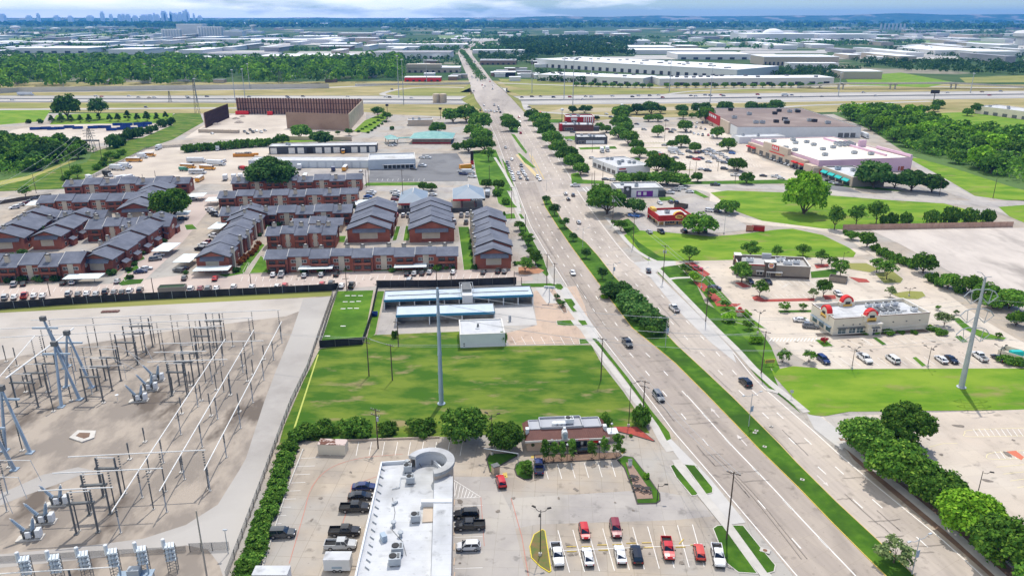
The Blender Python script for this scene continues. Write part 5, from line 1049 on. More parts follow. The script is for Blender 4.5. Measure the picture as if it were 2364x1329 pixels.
for i in (1,2,3):
    p=pts[i]; MB().box(p.x-6,p.x+6,p.y-1,p.y+1,p.z-1.4,p.z-.2).box(p.x-4,p.x-2.5,p.y-.7,p.y+.7,0,p.z-1.4).box(p.x+2.5,p.x+4,p.y-.7,p.y+.7,0,p.z-1.4).obj('pier',CURB,b)
# ================================================================ TREES AND SHRUBS
def quads(C,Nm,sz,rng):
    n=len(C); Nm=Nm/np.maximum(1e-6,np.linalg.norm(Nm,axis=1,keepdims=True))
    a=rng.normal(size=(n,3)); u=np.cross(Nm,a); u/=np.maximum(1e-6,np.linalg.norm(u,axis=1,keepdims=True)); w=np.cross(Nm,u)
    s=(sz*rng.uniform(.6,1.35,n))[:,None]/2; k=rng.uniform(.55,1,(n,1)); b=Nm*s*rng.uniform(-.5,.5,(n,1))
    V=np.stack([C-u*s-w*s*k+b,C+u*s-w*s*k-b,C+u*s+w*s*k+b,C-u*s+w*s*k-b],1).reshape(-1,3); return V
def qmesh(name,V,m):
    me=bpy.data.meshes.new(name); n=len(V)//4
    me.vertices.add(n*4); me.vertices.foreach_set('co',V.astype(np.float32).ravel()); me.loops.add(n*4); me.loops.foreach_set('vertex_index',np.arange(n*4,dtype=np.int32))
    me.polygons.add(n); me.polygons.foreach_set('loop_start',np.arange(0,n*4,4,dtype=np.int32)); me.polygons.foreach_set('loop_total',np.full(n,4,dtype=np.int32))
    me.materials.append(m); me.update(calc_edges=True); return me
def clumps(rng,nc,rx,rz,zc,kind):
    out=[]
    while len(out)<nc:
        p=rng.normal(size=3); p/=np.linalg.norm(p); r=rng.uniform(.25,1)**.45
        if p[2]<-.6 and kind!='bush': continue
        q=p*r
        if kind=='cone': q[:2]*=max(.12,(1-(q[2]+1)/2))*1.25
        out.append([q[0]*rx,q[1]*rx,zc+q[2]*rz])
    return np.array(out)
def crown(seed,kind,nc,per,leaf,rx=5,rz=3.4,zc=5.2,rc=1.7):
    rng=np.random.default_rng(seed); C=clumps(rng,nc,rx-rc*.6,rz-rc*.5,zc,kind); V=[]
    for c in C:
        r=rc*rng.uniform(.65,1.25); d=rng.normal(size=(per,3)); d/=np.linalg.norm(d,axis=1,keepdims=True); d[:,2]=np.where(d[:,2]<-.4,-d[:,2],d[:,2])
        P=c+d*r*rng.uniform(.55,1.08,(per,1))*np.array([1,1,.8]); 
        if kind in('bush','cone'): P[:,2]=np.maximum(P[:,2],rng.uniform(.05,.4,per))
        nm=d+rng.normal(size=(per,3))*.55+np.array([0,0,.35]); V.append(quads(P,nm,leaf,rng))
    return np.concatenate(V)
def trunk(seed,h,r,limbs=5,spread=3.0,multi=False):
    rn=random.Random(seed); b=MB()
    if multi:
        for i in range(4):
            a=i*PI/2+rn.uniform(-.4,.4); b.tube((.1*math.cos(a),.1*math.sin(a),0),(.9*math.cos(a),.9*math.sin(a),h*1.5),r*.5,r*.25,5)
    else:
        b.tube((0,0,0),(rn.uniform(-.15,.15),rn.uniform(-.15,.15),h),r*1.15,r*.75,7)
        for i in range(limbs):
            a=i*2*PI/limbs+rn.uniform(-.4,.4); k=rn.uniform(.6,1)*spread; b.tube((0,0,h*.85),(k*math.cos(a),k*math.sin(a),h+rn.uniform(1.2,2.8)),r*.55,r*.2,5)
        b.tube((0,0,h*.9),(.3,.1,h+3.5),r*.6,r*.2,5)
    return b.mesh('trunk',BARK)
KIND={}
def tree_kind(k,kind,nc,per,leaf,rx,rz,zc,rc,th,tr,multi=False,nv=3,spread=3):
    KIND[k]=([crown(hash_(k)+i,kind,nc,per,leaf,rx,rz,zc,rc) for i in range(nv)],trunk(hash_(k),th,tr,5,spread,multi) if th else None)
def hash_(s): return sum((i+3)*ord(c) for i,c in enumerate(s))%9973
#          form    clumps leaves size rx rz  zc  rc  trunk h,r
tree_kind('oak','round',34,95,.62,5,3.1,4.6,1.75,2.0,.34)
tree_kind('bigoak','round',70,150,.42,5,3.3,4.7,1.45,2.0,.32,nv=2)
tree_kind('round','round',24,80,.60,5,4.3,6.2,1.9,2.6,.28)
tree_kind('airy','round',22,46,.62,5,4.0,6.0,1.5,3.0,.22,nv=3)
tree_kind('crepe','round',20,55,.62,5,3.8,5.8,1.5,2.2,.3,multi=True)
tree_kind('cedar','cone',34,70,.6,5,7.5,7.6,1.5,1.2,.3)
tree_kind('cypress','round',26,55,.55,3,7.5,8.2,1.4,1.2,.25)
tree_kind('bush','bush',26,80,.62,5,2.4,1.9,1.6,0,0)
tree_kind('wood','round',22,60,1.0,5,3.6,4.6,2.0,2.0,.3)
CROWNM={}
NAMES={'oak':'oak_tree','bigoak':'oak_tree','round':'shade_tree','airy':'young_tree','crepe':'crepe_myrtle','cedar':'cedar_tree','cypress':'cypress_tree','bush':'shrub','wood':'woodland_tree'}
tcount=[0]
def tree(px,py,wpx,kind,leaf,desc,place,hf=1.0,group=None,order='x',share=False,at=None,wm=None):
    p=at if at is not None else G(px,py); t=HC/(math.sin(PITCH)+(py-CY)/FPX*math.cos(PITCH)); w=wm or wpx*t/FPX*(1.06 if wpx<90 else .95)
    tcount[0]+=1; n=tcount[0]; rn=random.Random(n); vs,tk=KIND[kind]; vi=n%len(vs); key=(kind,vi,leaf)
    if key not in CROWNM: CROWNM[key]=qmesh('crown',vs[vi],LEAVES[leaf])
    s=w/10/(0.6 if kind=='cypress' else 1); sc=(s,s,s*hf*rn.uniform(.93,1.07))
    if kind=='bush':
        o=link(NAMES[kind],CROWNM[key]); o.location=p; o.rotation_euler.z=rn.uniform(0,6.28); o.scale=sc
        return tag(o,desc,'shrub',place,group,px,order,share)
    p=p.copy(); p.z-=s*(1.0 if kind in('oak','bigoak','wood') else .3)+(s*1.5 if leaf=='bright' and py==494 else 0)
    r=thing(NAMES[kind],desc,'tree',p,rn.uniform(0,6.28),place,group,px,order,share,sc)
    link('trunk',tk,r); link('crown',CROWNM[key],r); return r
def trees(L,kind,leaf,desc,place,hf=1.0,group=None,order='x',share=False):
    for q in L: tree(q[0],q[1],q[2],kind,leaf,desc,place,q[3] if len(q)>3 else hf,group,order,share)
g='trees between the avenue and the cream lot'
trees([(1992,1040,125),(2085,1028,135)],'bigoak','oak','large dark green tree','at the back corner of the cream lot',1.0,g)
tree(2070,1112,155,'bigoak','wood','broad mid green tree with loose leaves','third along the right sidewalk',1.0,g); tree(2158,1165,140,'bigoak','oak','low dark tree','between two brighter trees along the right sidewalk',.95,g)
trees([(2232,1228,155)],'bigoak','bright','vivid yellow green tree','beside the cream lot lamp',.95,g); tree(2310,1300,165,'bigoak','wood','large bright tree with clumped leaves','at the lower right corner',.95,g); tree(2420,1370,170,'bigoak','wood','large leafy tree cut by the right edge','at the lower right corner',.9,g)
tree(2063,1300,86,'airy','pale','lone greyish olive tree','on the grass median near the bottom',.75)
tree(1073,1018,118,'bigoak','oak','biggest dark tree','behind the mansard restaurant',1.05); tree(1166,1036,96,'bigoak','oak','second dark tree with small gaps','left of the mansard restaurant',1.0)
trees([(690,1012,52),(716,1003,62),(752,1001,66),(822,1000,80),(893,999,52),(972,998,72)],'bush','oak','dark green shrub clump','along the back edge of the white restaurant lot',.95)
trees([(667,1040,46),(661,1060,48),(655,1082,50),(648,1103,48),(641,1124,50),(634,1146,52),(626,1168,52),(618,1190,54),(610,1212,54),(602,1236,56),(594,1258,56),(586,1280,58),(578,1304,60),(570,1328,60),(562,1352,60)],'bush','oak','leafy green hedge shrub','in the strip beside the substation fence',.95,order='y')
trees([(1257,1067,24),(1278,1065,20),(1296,1064,20),(1321,1064,22),(1366,1060,20),(1396,1059,22),(1423,1058,24)],'cypress','oak','narrow upright dark shrub','in the bed before the mansard restaurant',1.05)
trees([(1214,1092,26),(1222,1100,18)],'cypress','oak','upright shrub','in the round bed by the blue pickup',.6); trees([(1438,1042,14),(1456,1008,10),(1438,1010,10)],'bush','oak','tiny round shrub','beside the mansard restaurant',1.4)
trees([(1480,980,46),(1398,984,34)],'bush','wood','bright leafy shrub','near the avenue sidewalk behind the mansard restaurant',2.2); trees([(1491,1104,16)],'bush','bright','small bright potted shrub','on the patio planter',2)
trees([(1261,471,20),(1280,498,26),(1303,527,26),(1323,557,20),(1353,597,23),(1390,646,26)],'round','dark','small round lollipop tree','on the median',1.0,order='y')
trees([(1424,684,72),(1452,712,76),(1480,736,82),(1508,762,74)],'oak','dark','wide dark olive tree','in the median grove',.72,order='y'); trees([(1398,672,24),(1412,682,30),(1395,688,20)],'bush','bright','low bright green shrub','at the left edge of the median grove',1.0)
trees([(1513,770,52),(1440,690,50)],'oak','oak','dark spreading tree','filling the middle of the median grove',.8)
trees([(1212,628,38),(1236,612,38),(1220,566,30),(1199,532,26),(1226,592,24),(1206,552,20)],'round','oak','dark street tree','beside the end apartment block',.85,order='y')
trees([(1128,372,32)],'airy','oak','dark leaning tree','on the lawn by the red pylon sign',1.0); trees([(1122,434,28),(1150,438,30)],'oak','oak','small dark tree','left of the traffic queue',1.0); trees([(1168,472,22),(1148,452,24),(1160,500,16)],'bush','wood','bushy plant','beside the fuel station drive',1.6)
trees([(978,440,26),(996,441,26)],'oak','oak','little flat topped tree','between the two hipped fuel station roofs',1.0)
trees([(1046,283,48),(1076,282,54),(1106,300,56),(1092,318,48),(1112,332,54),(1118,350,50),(1082,352,46)],'oak','oak','round street tree','left of the avenue by the green roof restaurant',.95,order='y'); tree(1012,309,38,'oak','oak','round tree','behind the green hipped roof')
trees([(1052,345,22),(1000,305,18),(905,300,12)],'bush','oak','dark shrub','around the green hipped roof',1.5)
tree(693,320,50,'oak','oak','spreading tree','left before the plain boarded wall',.95); tree(740,334,60,'oak','dark','dark spreading tree','right before the plain boarded wall',.75); tree(652,334,36,'oak','wood','bushy mid green tree','at the left foot of the plain boarded wall')
trees([(780,312,12),(806,314,22),(758,312,10),(740,312,10),(893,280,26),(873,272,30)],'round','oak','small dark tree','on the terrace by the boarded yard',.8)
trees([(432+i*15,352-i*1.2,26) for i in range(14)],'bush','wood','vine covered hedge shrub','along the back of the bus yard',1.6)
trees([(828+i*9,306-i*5,9) for i in range(7)]+[(850+i*8,308-i*5,8) for i in range(6)],'bush','oak','clipped terrace shrub','in rows beside the sandstone wall',1.3,share=True,group='terrace shrubs')
tree(627,440,116,'bigoak','dark','very large round oak','over the rearmost apartment rows',1.05); tree(398,508,98,'bigoak','oak','large round tree','beside the curving apartment lane',1.05)
tree(92,556,44,'oak','oak','rounded tree','in the inner courtyard'); tree(128,532,24,'airy','oak','thin small tree','in the inner courtyard'); tree(60,455,30,'round','oak','small dark tree','by the street at the far left',.9)
tree(157,276,62,'oak','oak','wide leafy tree','on the field behind the dumpsters',1.15); tree(230,276,44,'round','dark','tall dark tree','behind the dumpsters',1.0)
trees([(66,285,13),(94,285,14)],'bush','dark','small dark bush','left of the dumpster yard',1.6)
trees([(120,284,17),(142,283,20),(165,282,16),(186,283,16),(206,282,17),(228,277,15),(254,281,17),(273,281,19),(296,279,21),(318,281,18),(340,281,22),(363,280,17),(383,275,16)],'cedar','dark','pointed dark cedar','in the row behind the dumpsters',.75)
trees([(398,284,16),(390,290,18),(375,294,24),(358,302,18),(344,309,24),(322,315,26),(304,321,32),(285,328,24),(262,342,38),(282,336,26)],'bush','dark','dark rounded bush','along the edge of the utility corridor',1.7,order='y')
trees([(257,374,28),(180,412,34)],'round','wood','bushy young tree','on the utility corridor',.85); trees([(150,416,20),(224,392,22),(238,384,22),(240,372,18),(158,405,18),(268,366,20),(280,358,22)],'bush','wood','scrubby bush','beside the bus yard fence',1.3)
g='street trees right of the avenue'
trees([(1228,278,38),(1244,290,46),(1252,304,44),(1262,318,46),(1277,338,48),(1290,358,48),(1310,376,52),(1326,392,50),(1340,404,40)],'oak','oak','dense street tree','right of the avenue',1.0,g,'y')
trees([(1172,287,36),(1181,303,40)],'oak','oak','dense tree','on the small median by the freeway',.95); 
trees([(1322,262,24),(1350,262,28),(1362,255,14),(1378,278,14)],'oak','dark','dark tree','behind the striped restaurant',1.0); trees([(1384,298,22),(1400,306,28)],'oak','oak','round tree','beside the striped restaurant',.9)
g='trees in the shopping lot'
trees([(1430,280,46),(1432,300,48),(1428,320,42),(1450,334,46),(1470,348,34),(1476,364,36),(1440,314,44)],'oak','oak','round lot tree','in the long row behind the drive through',1.0,g,'y')
trees([(1442,268,36),(1470,264,36),(1503,264,44),(1525,262,26),(1575,262,30),(1612,262,34),(1627,258,30),(1671,262,40),(1735,258,32),(1760,258,28),(1790,256,40),(1780,262,26)],'oak','dark','dark tree','along the back of the shopping lot',.95,g)
trees([(1497,281,24),(1519,281,26)],'oak','wood','bright green tree','at the back of the shopping lot',1.0,g)
trees([(1519,316,32),(1552,342,26),(1572,340,38),(1577,274,24),(1597,273,17),(1630,282,46),(1582,305,36),(1655,319,34),(1681,348,40),(1605,353,30),(1506,368,28),(1541,392,40),(1516,402,60),(1561,404,44),(1610,420,28),(1694,392,32),(1723,424,36),(1703,396,40),(1845,414,28),(1470,376,16)],'oak','oak','lot tree','standing in the shopping lot',1.05,g)
trees([(1440,428,46),(1470,427,50),(1505,426,52),(1540,427,50),(1572,428,46)],'oak','oak','dark tree','in the row behind the purple restaurant',.85)
tree(1402,494,86,'oak','oak','big dark tree','at the corner across from the fuel station',1.0); tree(1388,470,60,'oak','oak','dark tree','on the corner beside the purple restaurant',1.0); tree(1464,494,50,'oak','dark','dark spreading tree','left of the red restaurant',1.0)
tree(1612,540,78,'oak','wood','spreading tree','before the red restaurant',.85); tree(1676,492,52,'oak','oak','low wide tree','at the edge of the big bright field',.8); tree(1433,534,34,'round','oak','small tree','on the sidewalk by the red restaurant',.8)
tree(1855,494,100,'bigoak','bright','large lone bright tree','in the middle of the big bright field',1.55)
trees([(1926,530,40,1.3),(1976,520,42,1.1),(2022,518,44,1.2)],'round','oak','tall bushy tree','on the brown fence line',1.0); trees([(2146,518,38),(2190,515,44),(2237,515,42),(2279,514,34),(2062,516,28),(2091,516,30),(2040,516,22)],'bush','oak','dark rounded bush','behind the brown fence',1.9)
trees([(2017,434,82),(1994,428,52),(2104,441,68),(2150,444,62),(2065,434,46)],'oak','dark','dark spreading tree','beside the teal awning shops',.95)
g='trees along the pale caliche lot'
trees([(1965,553,30),(2001,570,40,1.2),(2130,630,56,1.15),(2187,666,48),(2235,678,58),(2275,694,60),(2330,712,70),(2345,752,46),(2290,712,44)],'oak','wood','leafy tree','along the pale caliche lot',1.0,g)
trees([(1952,540,14),(2022,580,26),(2036,590,30),(2052,600,30),(2070,606,30),(2088,612,28),(2106,618,26),(2152,652,32),(2168,660,26),(2214,676,28),(2256,694,26),(2308,706,34)],'bush','wood','vine covered bush','along the pale caliche lot',1.5,g)
tree(1712,652,54,'round','oak','full round tree','before the burger restaurant',.8); tree(1753,685,44,'airy','wood','airy young tree','in the red bed before the burger restaurant',.9)
trees([(1900,686,36)],'round','oak','dark leafy tree','in the red bed behind the arch restaurant',1.1); trees([(1877,690,26),(2054,687,28)],'airy','pale','pale thin tree','near the back of the arch restaurant',1.0)
trees([(1939,640,44),(1920,622,32),(1896,610,34)],'airy','oak','leafy tree','right of the burger restaurant',.95); trees([(1853,592,34),(1793,592,30),(1732,593,44)],'round','oak','dark tree','behind the burger restaurant',.8); trees([(2023,629,40),(2046,645,48)],'airy','oak','leafy tree','on the olive grass islands',.95)
trees([(1591,603,42),(1583,632,28)],'round','oak','dark round tree','by the red pickup',.85); tree(1602,651,28,'round','bright','bright round tree','on the red mulch by the avenue',.85)
trees([(1673,714,26),(1728,760,28),(1806,836,36),(1867,836,34),(1811,719,28),(1854,717,22),(1640,690,32)],'crepe','oak','small crepe myrtle','around the arch restaurant lot',.85)
trees([(1682,742,36),(1722,730,28),(1742,790,34)],'bush','bright','bright clipped bush','on the lawn by the arch restaurant entrance',1.2)
tree(1902,793,20,'crepe','red','small red leaved tree','on the island before the arch restaurant',.9)
tree(2179,754,46,'airy','pale','pale olive tree','right of the arch restaurant',.75); trees([(2207,727,14),(2165,716,14),(2303,783,18)],'airy','oak','tiny young tree','right of the arch restaurant',.9)
trees([(2000,772,18),(2020,770,26),(2050,772,28),(2080,770,18),(2110,770,18),(2150,762,26),(2170,772,30),(1990,770,14)],'bush','oak','low foundation shrub','along the arch restaurant wall',1.0); trees([(2320,838,40),(2345,842,40)],'bush','oak','clipped hedge','around the dumpster pen at the right edge',1.0)
trees([(555,611,17),(562,604,17),(570,597,17),(580,590,18),(590,582,16),(594,573,14),(598,566,14)],'bush','rust','round rust tinged shrub','along the diagonal footpath',1.6,order='y')
trees([(620,630,14),(650,632,12),(700,630,16),(740,629,18),(800,624,14),(820,622,14),(836,622,14),(853,622,12),(905,628,16),(1010,624,20),(1032,622,14),(1046,622,12)],'bush','oak','round foundation shrub','under the longest apartment row',1.5)
trees([(1088,560,10),(1086,575,12),(1090,590,10),(1094,606,12),(1096,622,14),(1190,612,12)],'bush','dark','dark shrub','beside the gabled end block',1.8,order='y')
trees([(300,643,18),(320,598,16),(328,588,16),(310,613,16),(298,626,18),(345,575,18),(380,560,16),(375,550,14)],'bush','dark','dark shrub','by the porch block entries',1.3,order='y')
trees([(20,652,22),(50,650,26),(90,650,26),(130,648,26),(258,634,24),(50,588,24),(30,594,18)],'bush','dark','dark foundation shrub','before the front left apartment rows',1.2)
trees([(430,632,14),(545,628,20),(640,524,20),(618,528,14),(540,545,14),(600,545,12),(800,500,10),(815,480,12),(820,470,12)],'bush','dark','dark shrub','between the middle apartment rows',1.3)
trees([(912,780,16)],'bush','oak','dark shrub','at the corner of the shorter car wash canopy',2.4); trees([(1160,795,20)],'bush','wood','climbing shrub','against the equipment building',3.5); trees([(1285,690,18),(1298,708,22),(1290,700,14)],'crepe','dark','small dark tree','in the bed by the car wash sign',.7)
trees([(1416,514,14),(1448,534,16),(1458,530,14)],'bush','oak','small shrub','by the red restaurant sidewalk',1.0); trees([(2255,262,30),(2232,268,24),(2132,262,26),(2165,250,28),(2155,258,24)],'oak','wood','round tree','on the bright field near the freeway ramp',1.0)
# individual trees of the two woods, nearest the eye, and the masses behind them
def inpoly(x,y,P):
    c=False; j=len(P)-1
    for i in range(len(P)):
        if (P[i][1]>y)!=(P[j][1]>y) and x<(P[j][0]-P[i][0])*(y-P[i][1])/(P[j][1]-P[i][1])+P[i][0]: c=not c
        j=i
    return c
def sample(P,n,rng,gap=0):
    A=P2(P); xs=[p[0] for p in A]; ys=[p[1] for p in A]; o=[]; tries=0
    while len(o)<n and tries<n*60:
        tries+=1; x=rng.uniform(min(xs),max(xs)); y=rng.uniform(min(ys),max(ys))
        if inpoly(x,y,A) and (gap==0 or all((x-a)**2+(y-b_)**2>gap*gap for a,b_ in o)): o.append((x,y))
    return o
WR=[(1935,262),(2010,256),(2060,262),(2130,285),(2190,300),(2280,312),(2370,318),(2440,345),(2440,440),(2330,415),(2200,376),(2090,345),(2010,305)]
WL=[(-30,335),(20,326),(90,338),(150,340),(195,348),(185,368),(110,388),(50,402),(-30,410)]
rng=np.random.default_rng(11)
for i,(x,y) in enumerate(sample(WR,62,rng,11)): tree(1182+x*1757/(y*1.06),300,0,'wood' if i%3 else 'oak',('wood','oak','bright','oak')[i%4],('dense mid green','dark green','vivid yellow green','dark green')[i%4]+' woodland tree','in the wood at the right edge',1.1,'trees of the right wood',share=True,at=Vector((x,y,0)),wm=rng.uniform(12,19))
for i,(x,y) in enumerate(sample(WL,30,rng,10)): tree(100,360,0,'wood',('oak','wood','dark')[i%3],('dark green','mid green','blackish green')[i%3]+' woodland tree','in the wood at the left edge',1.05,'trees of the left wood',share=True,at=Vector((x,y,0)),wm=rng.uniform(11,16))
def woodmass(name,polys,m,per=26,leaf=2.2,seed=5,hz=.55):
    rng=np.random.default_rng(seed); V=[]
    for P,n,w0,w1 in polys:
        pts=np.array(sample(P,n,rng)); 
        if len(pts)==0: continue
        C=np.repeat(pts,per,0); w=np.repeat(rng.uniform(w0,w1,len(pts)),per); d=rng.normal(size=(len(C),3)); d/=np.linalg.norm(d,axis=1,keepdims=True); d[:,2]=np.abs(d[:,2])
        Q=np.stack([C[:,0]+d[:,0]*w/2,C[:,1]+d[:,1]*w/2,w*.25+d[:,2]*w*hz],1); V.append(quads(Q,d+rng.normal(size=d.shape)*.35,leaf*w/12,rng))
    o=link(name,qmesh(name,np.concatenate(V),m)); o['kind']='stuff'; return o
woodmass('woodland',[(WR,380,6,12),([(2010,300),(2100,345),(2200,378),(2330,418),(2480,455),(2480,440),(2330,400),(2150,345),(2050,305)],160,3,7),(WL,160,5,10),([(-60,322),(120,336),(215,350),(240,345),(330,318),(300,322),(215,355),(60,405),(-60,420)],120,3,7)],LEAVES['wood'],30,1.6)
woodmass('woodland',[([(1935,262),(2010,256),(2060,262),(2130,285),(2190,300),(2280,312),(2180,330),(2050,310)],260,8,14)],LEAVES['bright'],34,1.7,6)
# ================================================================ VEHICLES
PAINT={}
for k,c,r_ in (('white',(.72,.72,.72),.3),('black',(.012,.012,.014),.22),('dark grey',(.045,.05,.055),.28),('grey',(.16,.17,.18),.3),('silver',(.42,.43,.44),.3),('red',(.50,.015,.015),.28),('maroon',(.20,.012,.02),.28),('dark blue',(.012,.025,.11),.25),('blue',(.03,.14,.45),.28),('orange red',(.55,.06,.03),.3),('tan',(.42,.34,.24),.35),('green',(.01,.22,.13),.35),('yellow',(.75,.32,.015),.4)):
    PAINT[k]=mat('paint '+k,c,rough=r_,spec=.5,coat=.6)
TYRE=mat('tyre',(.018,.018,.018)); RIM=mat('rim',(.35,.35,.36),rough=.3,metal=.6); LAMPW=mat('headlamp',(.75,.75,.72),rough=.15); LAMPR=mat('tail lamp',(.40,.01,.01),rough=.25); PLAST=mat('bumper black',(.02,.02,.02))
VG=mat('vehicle glass',(.012,.018,.03),rough=.05,spec=.8)
SPEC={ # L, W, z belt, z roof, cabin: base rear, roof rear, roof front, base front ; hood z, tail z
 'sedan':(4.85,1.86,.95,1.45,-1.95,-1.05,.35,1.25,.86,.98),'coupe':(4.9,1.92,.95,1.36,-1.9,-.95,.1,.95,.90,1.0),
 'suv':(4.95,1.96,1.10,1.76,-2.35,-2.05,.45,1.2,1.04,1.08),'hatch':(4.4,1.84,1.02,1.60,-2.1,-1.65,.45,1.3,.96,1.02),
 'van':(5.1,2.0,1.12,1.78,-2.45,-2.25,.9,1.75,1.02,1.08),'pickup':(5.85,2.02,1.22,1.90,-.75,-.6,.85,1.45,1.14,1.12)}
def carmeshes(k):
    Ln,Wd,zb,zr,rb,rr_,rf,fb,hz,tz=SPEC[k]; h=Wd/2; F=Ln/2; b=MB(); zl=.30
    pk=k=='pickup'; R0=-F
    st=[(-F,.86,zl+.15,tz-.12),(-F+.12,.95,zl,tz-.02),(-F+.9,1,zl-.05,tz if not pk else tz),(rb,1,zl-.05,zb),(0 if not pk else .4,1,zl-.05,zb),(fb,1,zl-.05,zb-.02),(F-.9,.98,zl-.05,hz),(F-.22,.93,zl,hz-.1),(F,.80,zl+.12,hz-.28)]
    if pk: st[2]=(-F+.9,1,zl-.05,.78); st[1]=(-F+.12,.97,zl,.78); st[0]=(-F,.95,zl+.12,.76); st.insert(3,(rb-.02,1,zl-.05,.78))
    rings=[]
    for x,w,z0,z1 in st:
        w*=h; n=len(b.v); zm=z0+(z1-z0)*.55
        b.v+=[(x,-w*.86,z0),(x,-w,z0+.15),(x,-w*1.0,zm),(x,-w*.93,z1),(x,0,z1+.035),(x,w*.93,z1),(x,w*1.0,zm),(x,w,z0+.15),(x,w*.86,z0)]; rings.append(n)
    for a,c in zip(rings,rings[1:]):
        for i in range(8): b.f.append((a+i,a+i+1,c+i+1,c+i)); b.m.append(0)
        b.f.append((a+8,a,c,c+8)); b.m.append(2)
    for n,rev in ((rings[0],True),(rings[-1],False)):
        q=tuple(n+i for i in range(9)); b.f.append(q if rev else q[::-1]); b.m.append(0)
    # cabin pillars and roof
    wb=h*.92; wr=h*.74; B=[(rb,wb,zb-.02),(rr_,wr,zr-.03),(rf,wr,zr-.03),(fb,wb,zb-.05)]
    L_=[(x,-w,z) for x,w,z in B]; Rr=[(x,w,z) for x,w,z in B]
    b.face([L_[1],L_[2],(rf,0,zr+.02),(rr_,0,zr+.02)]); b.face([(rr_,0,zr+.02),(rf,0,zr+.02),Rr[2],Rr[1]])
    b.face([L_[0],L_[3],L_[2],L_[1]]); b.face([Rr[3],Rr[0],Rr[1],Rr[2]]); b.face([L_[3],Rr[3],Rr[2],(rf,0,zr+.02),L_[2]]); b.face([Rr[0],L_[0],L_[1],(rr_,0,zr+.02),Rr[1]])
    if pk:
        for y0,y1 in ((-h*.97,-h*.86),(h*.86,h*.97)): b.box(-F+.03,rb-.03,y0,y1,.7,tz+.12)
        b.box(-F,-F+.1,-h*.9,h*.9,.7,tz+.1); b.box(-F+.1,rb-.03,-h*.86,h*.86,.82,.84,2)
    def lerp(p,q,t): return tuple(p[i]+(q[i]-p[i])*t for i in range(3))
    def pane(q,t=.10,o=.012):
        q=[Vector(p) for p in q]; c=sum(q,Vector())/len(q); n=(q[1]-q[0]).cross(q[2]-q[0]).normalized(); 
        if n.dot(c-Vector((0,0,.9)))<0: n=-n
        return [tuple(p.lerp(c,t)+n*o) for p in q]
    g={'windshield':[pane([L_[3],Rr[3],Rr[2],L_[2]])],'rear_window':[pane([Rr[0],L_[0],L_[1],Rr[1]],.14)],'side_window':[]}
    for S_ in (L_,Rr):
        m0=.5; a=lerp(S_[0],S_[3],m0); c=lerp(S_[1],S_[2],m0); g['side_window'].append([pane([S_[0],a,c,S_[1]],.14),pane([a,S_[3],S_[2],c],.14)])
    extra=[]
    extra.append(('headlight',[[F-.16,-h*.80,F-.0,-h*.48,hz-.36,hz-.16],[F-.16,h*.48,F-.0,h*.80,hz-.36,hz-.16]],LAMPW)); extra.append(('taillight',[[-F-.02,-h*.86,-F+.1,-h*.58,tz-.36,tz-.12],[-F-.02,h*.58,-F+.1,h*.86,tz-.36,tz-.12]],LAMPR))
    return b,g,extra,(Ln,Wd)
def wheelm(r=.34,w=.24): 
    t=MB().tube((0,-w/2,0),(0,w/2,0),r,n=14).mesh('wheel',TYRE); q=MB().tube((0,-w/2-.012,0),(0,w/2+.012,0),r*.62,n=10).mesh('rim',RIM); return t,q
WH=wheelm(); WHB=wheelm(.40,.28); WHT=wheelm(.5,.3)
CM={}
NOUN={'sedan':'sedan','coupe':'coupe','suv':'sport_utility_vehicle','hatch':'hatchback','van':'minivan','pickup':'pickup_truck'}
WORD={'sedan':'sedan','coupe':'coupe','suv':'SUV','hatch':'hatchback','van':'minivan','pickup':'pickup'}
def carparts(k):
    b,g,ex,(Ln,Wd)=carmeshes(k); P={'body':b.mesh('body',[PAINT['white'],VG,PLAST])}
    P['ws']=MB().face(g['windshield'][0]).mesh('windshield',VG); P['rw']=MB().face(g['rear_window'][0]).mesh('rear_window',VG)
    P['sw']=[]
    for ps in g['side_window']:
        m=MB(); [m.face(p) for p in ps]; P['sw'].append(m.mesh('side_window',VG))
    P['ex']=[(nm,[MB().box(q[0],q[2],q[1],q[3],q[4],q[5]).mesh(nm,mm) for q in L_]) for nm,L_,mm in ex]
    P['bump']=[MB().box(Ln/2-.12,Ln/2+.05,-Wd*.42,Wd*.42,.32,.56).mesh('bumper',PLAST),MB().box(-Ln/2-.05,-Ln/2+.12,-Wd*.42,Wd*.42,.34,.58).mesh('bumper',PLAST)]
    P['mir']=[MB().box(SPEC[k][7]-.35,SPEC[k][7]-.12,s*Wd*.5 if s>0 else -Wd*.5-.2,s*Wd*.5+.2 if s>0 else -Wd*.5,SPEC[k][2]-.05,SPEC[k][2]+.12).mesh('mirror',PLAST) for s in (-1,1)]
    return P
def carlow(k):
    b,g,ex,(Ln,Wd)=carmeshes(k)
    for ps in (g['windshield'],g['rear_window'],*g['side_window']):
        for p in ps: b.face(p,1)
    for x in (-Ln*.29,Ln*.30):
        for y in (-Wd*.5,Wd*.5): b.tube((x,y-.12,.34),(x,y+.12,.34),.34,n=8,mi=2)
    for nm,L_,mm in ex:
        for q in L_: b.box(q[0],q[2],q[1],q[3],q[4],q[5],3 if nm=='headlight' else 4)
    return b.mesh(NOUN[k],[PAINT['white'],VG,TYRE,LAMPW,LAMPR])
def paint(o,c): o.material_slots[0].link='OBJECT'; o.material_slots[0].material=PAINT[c]
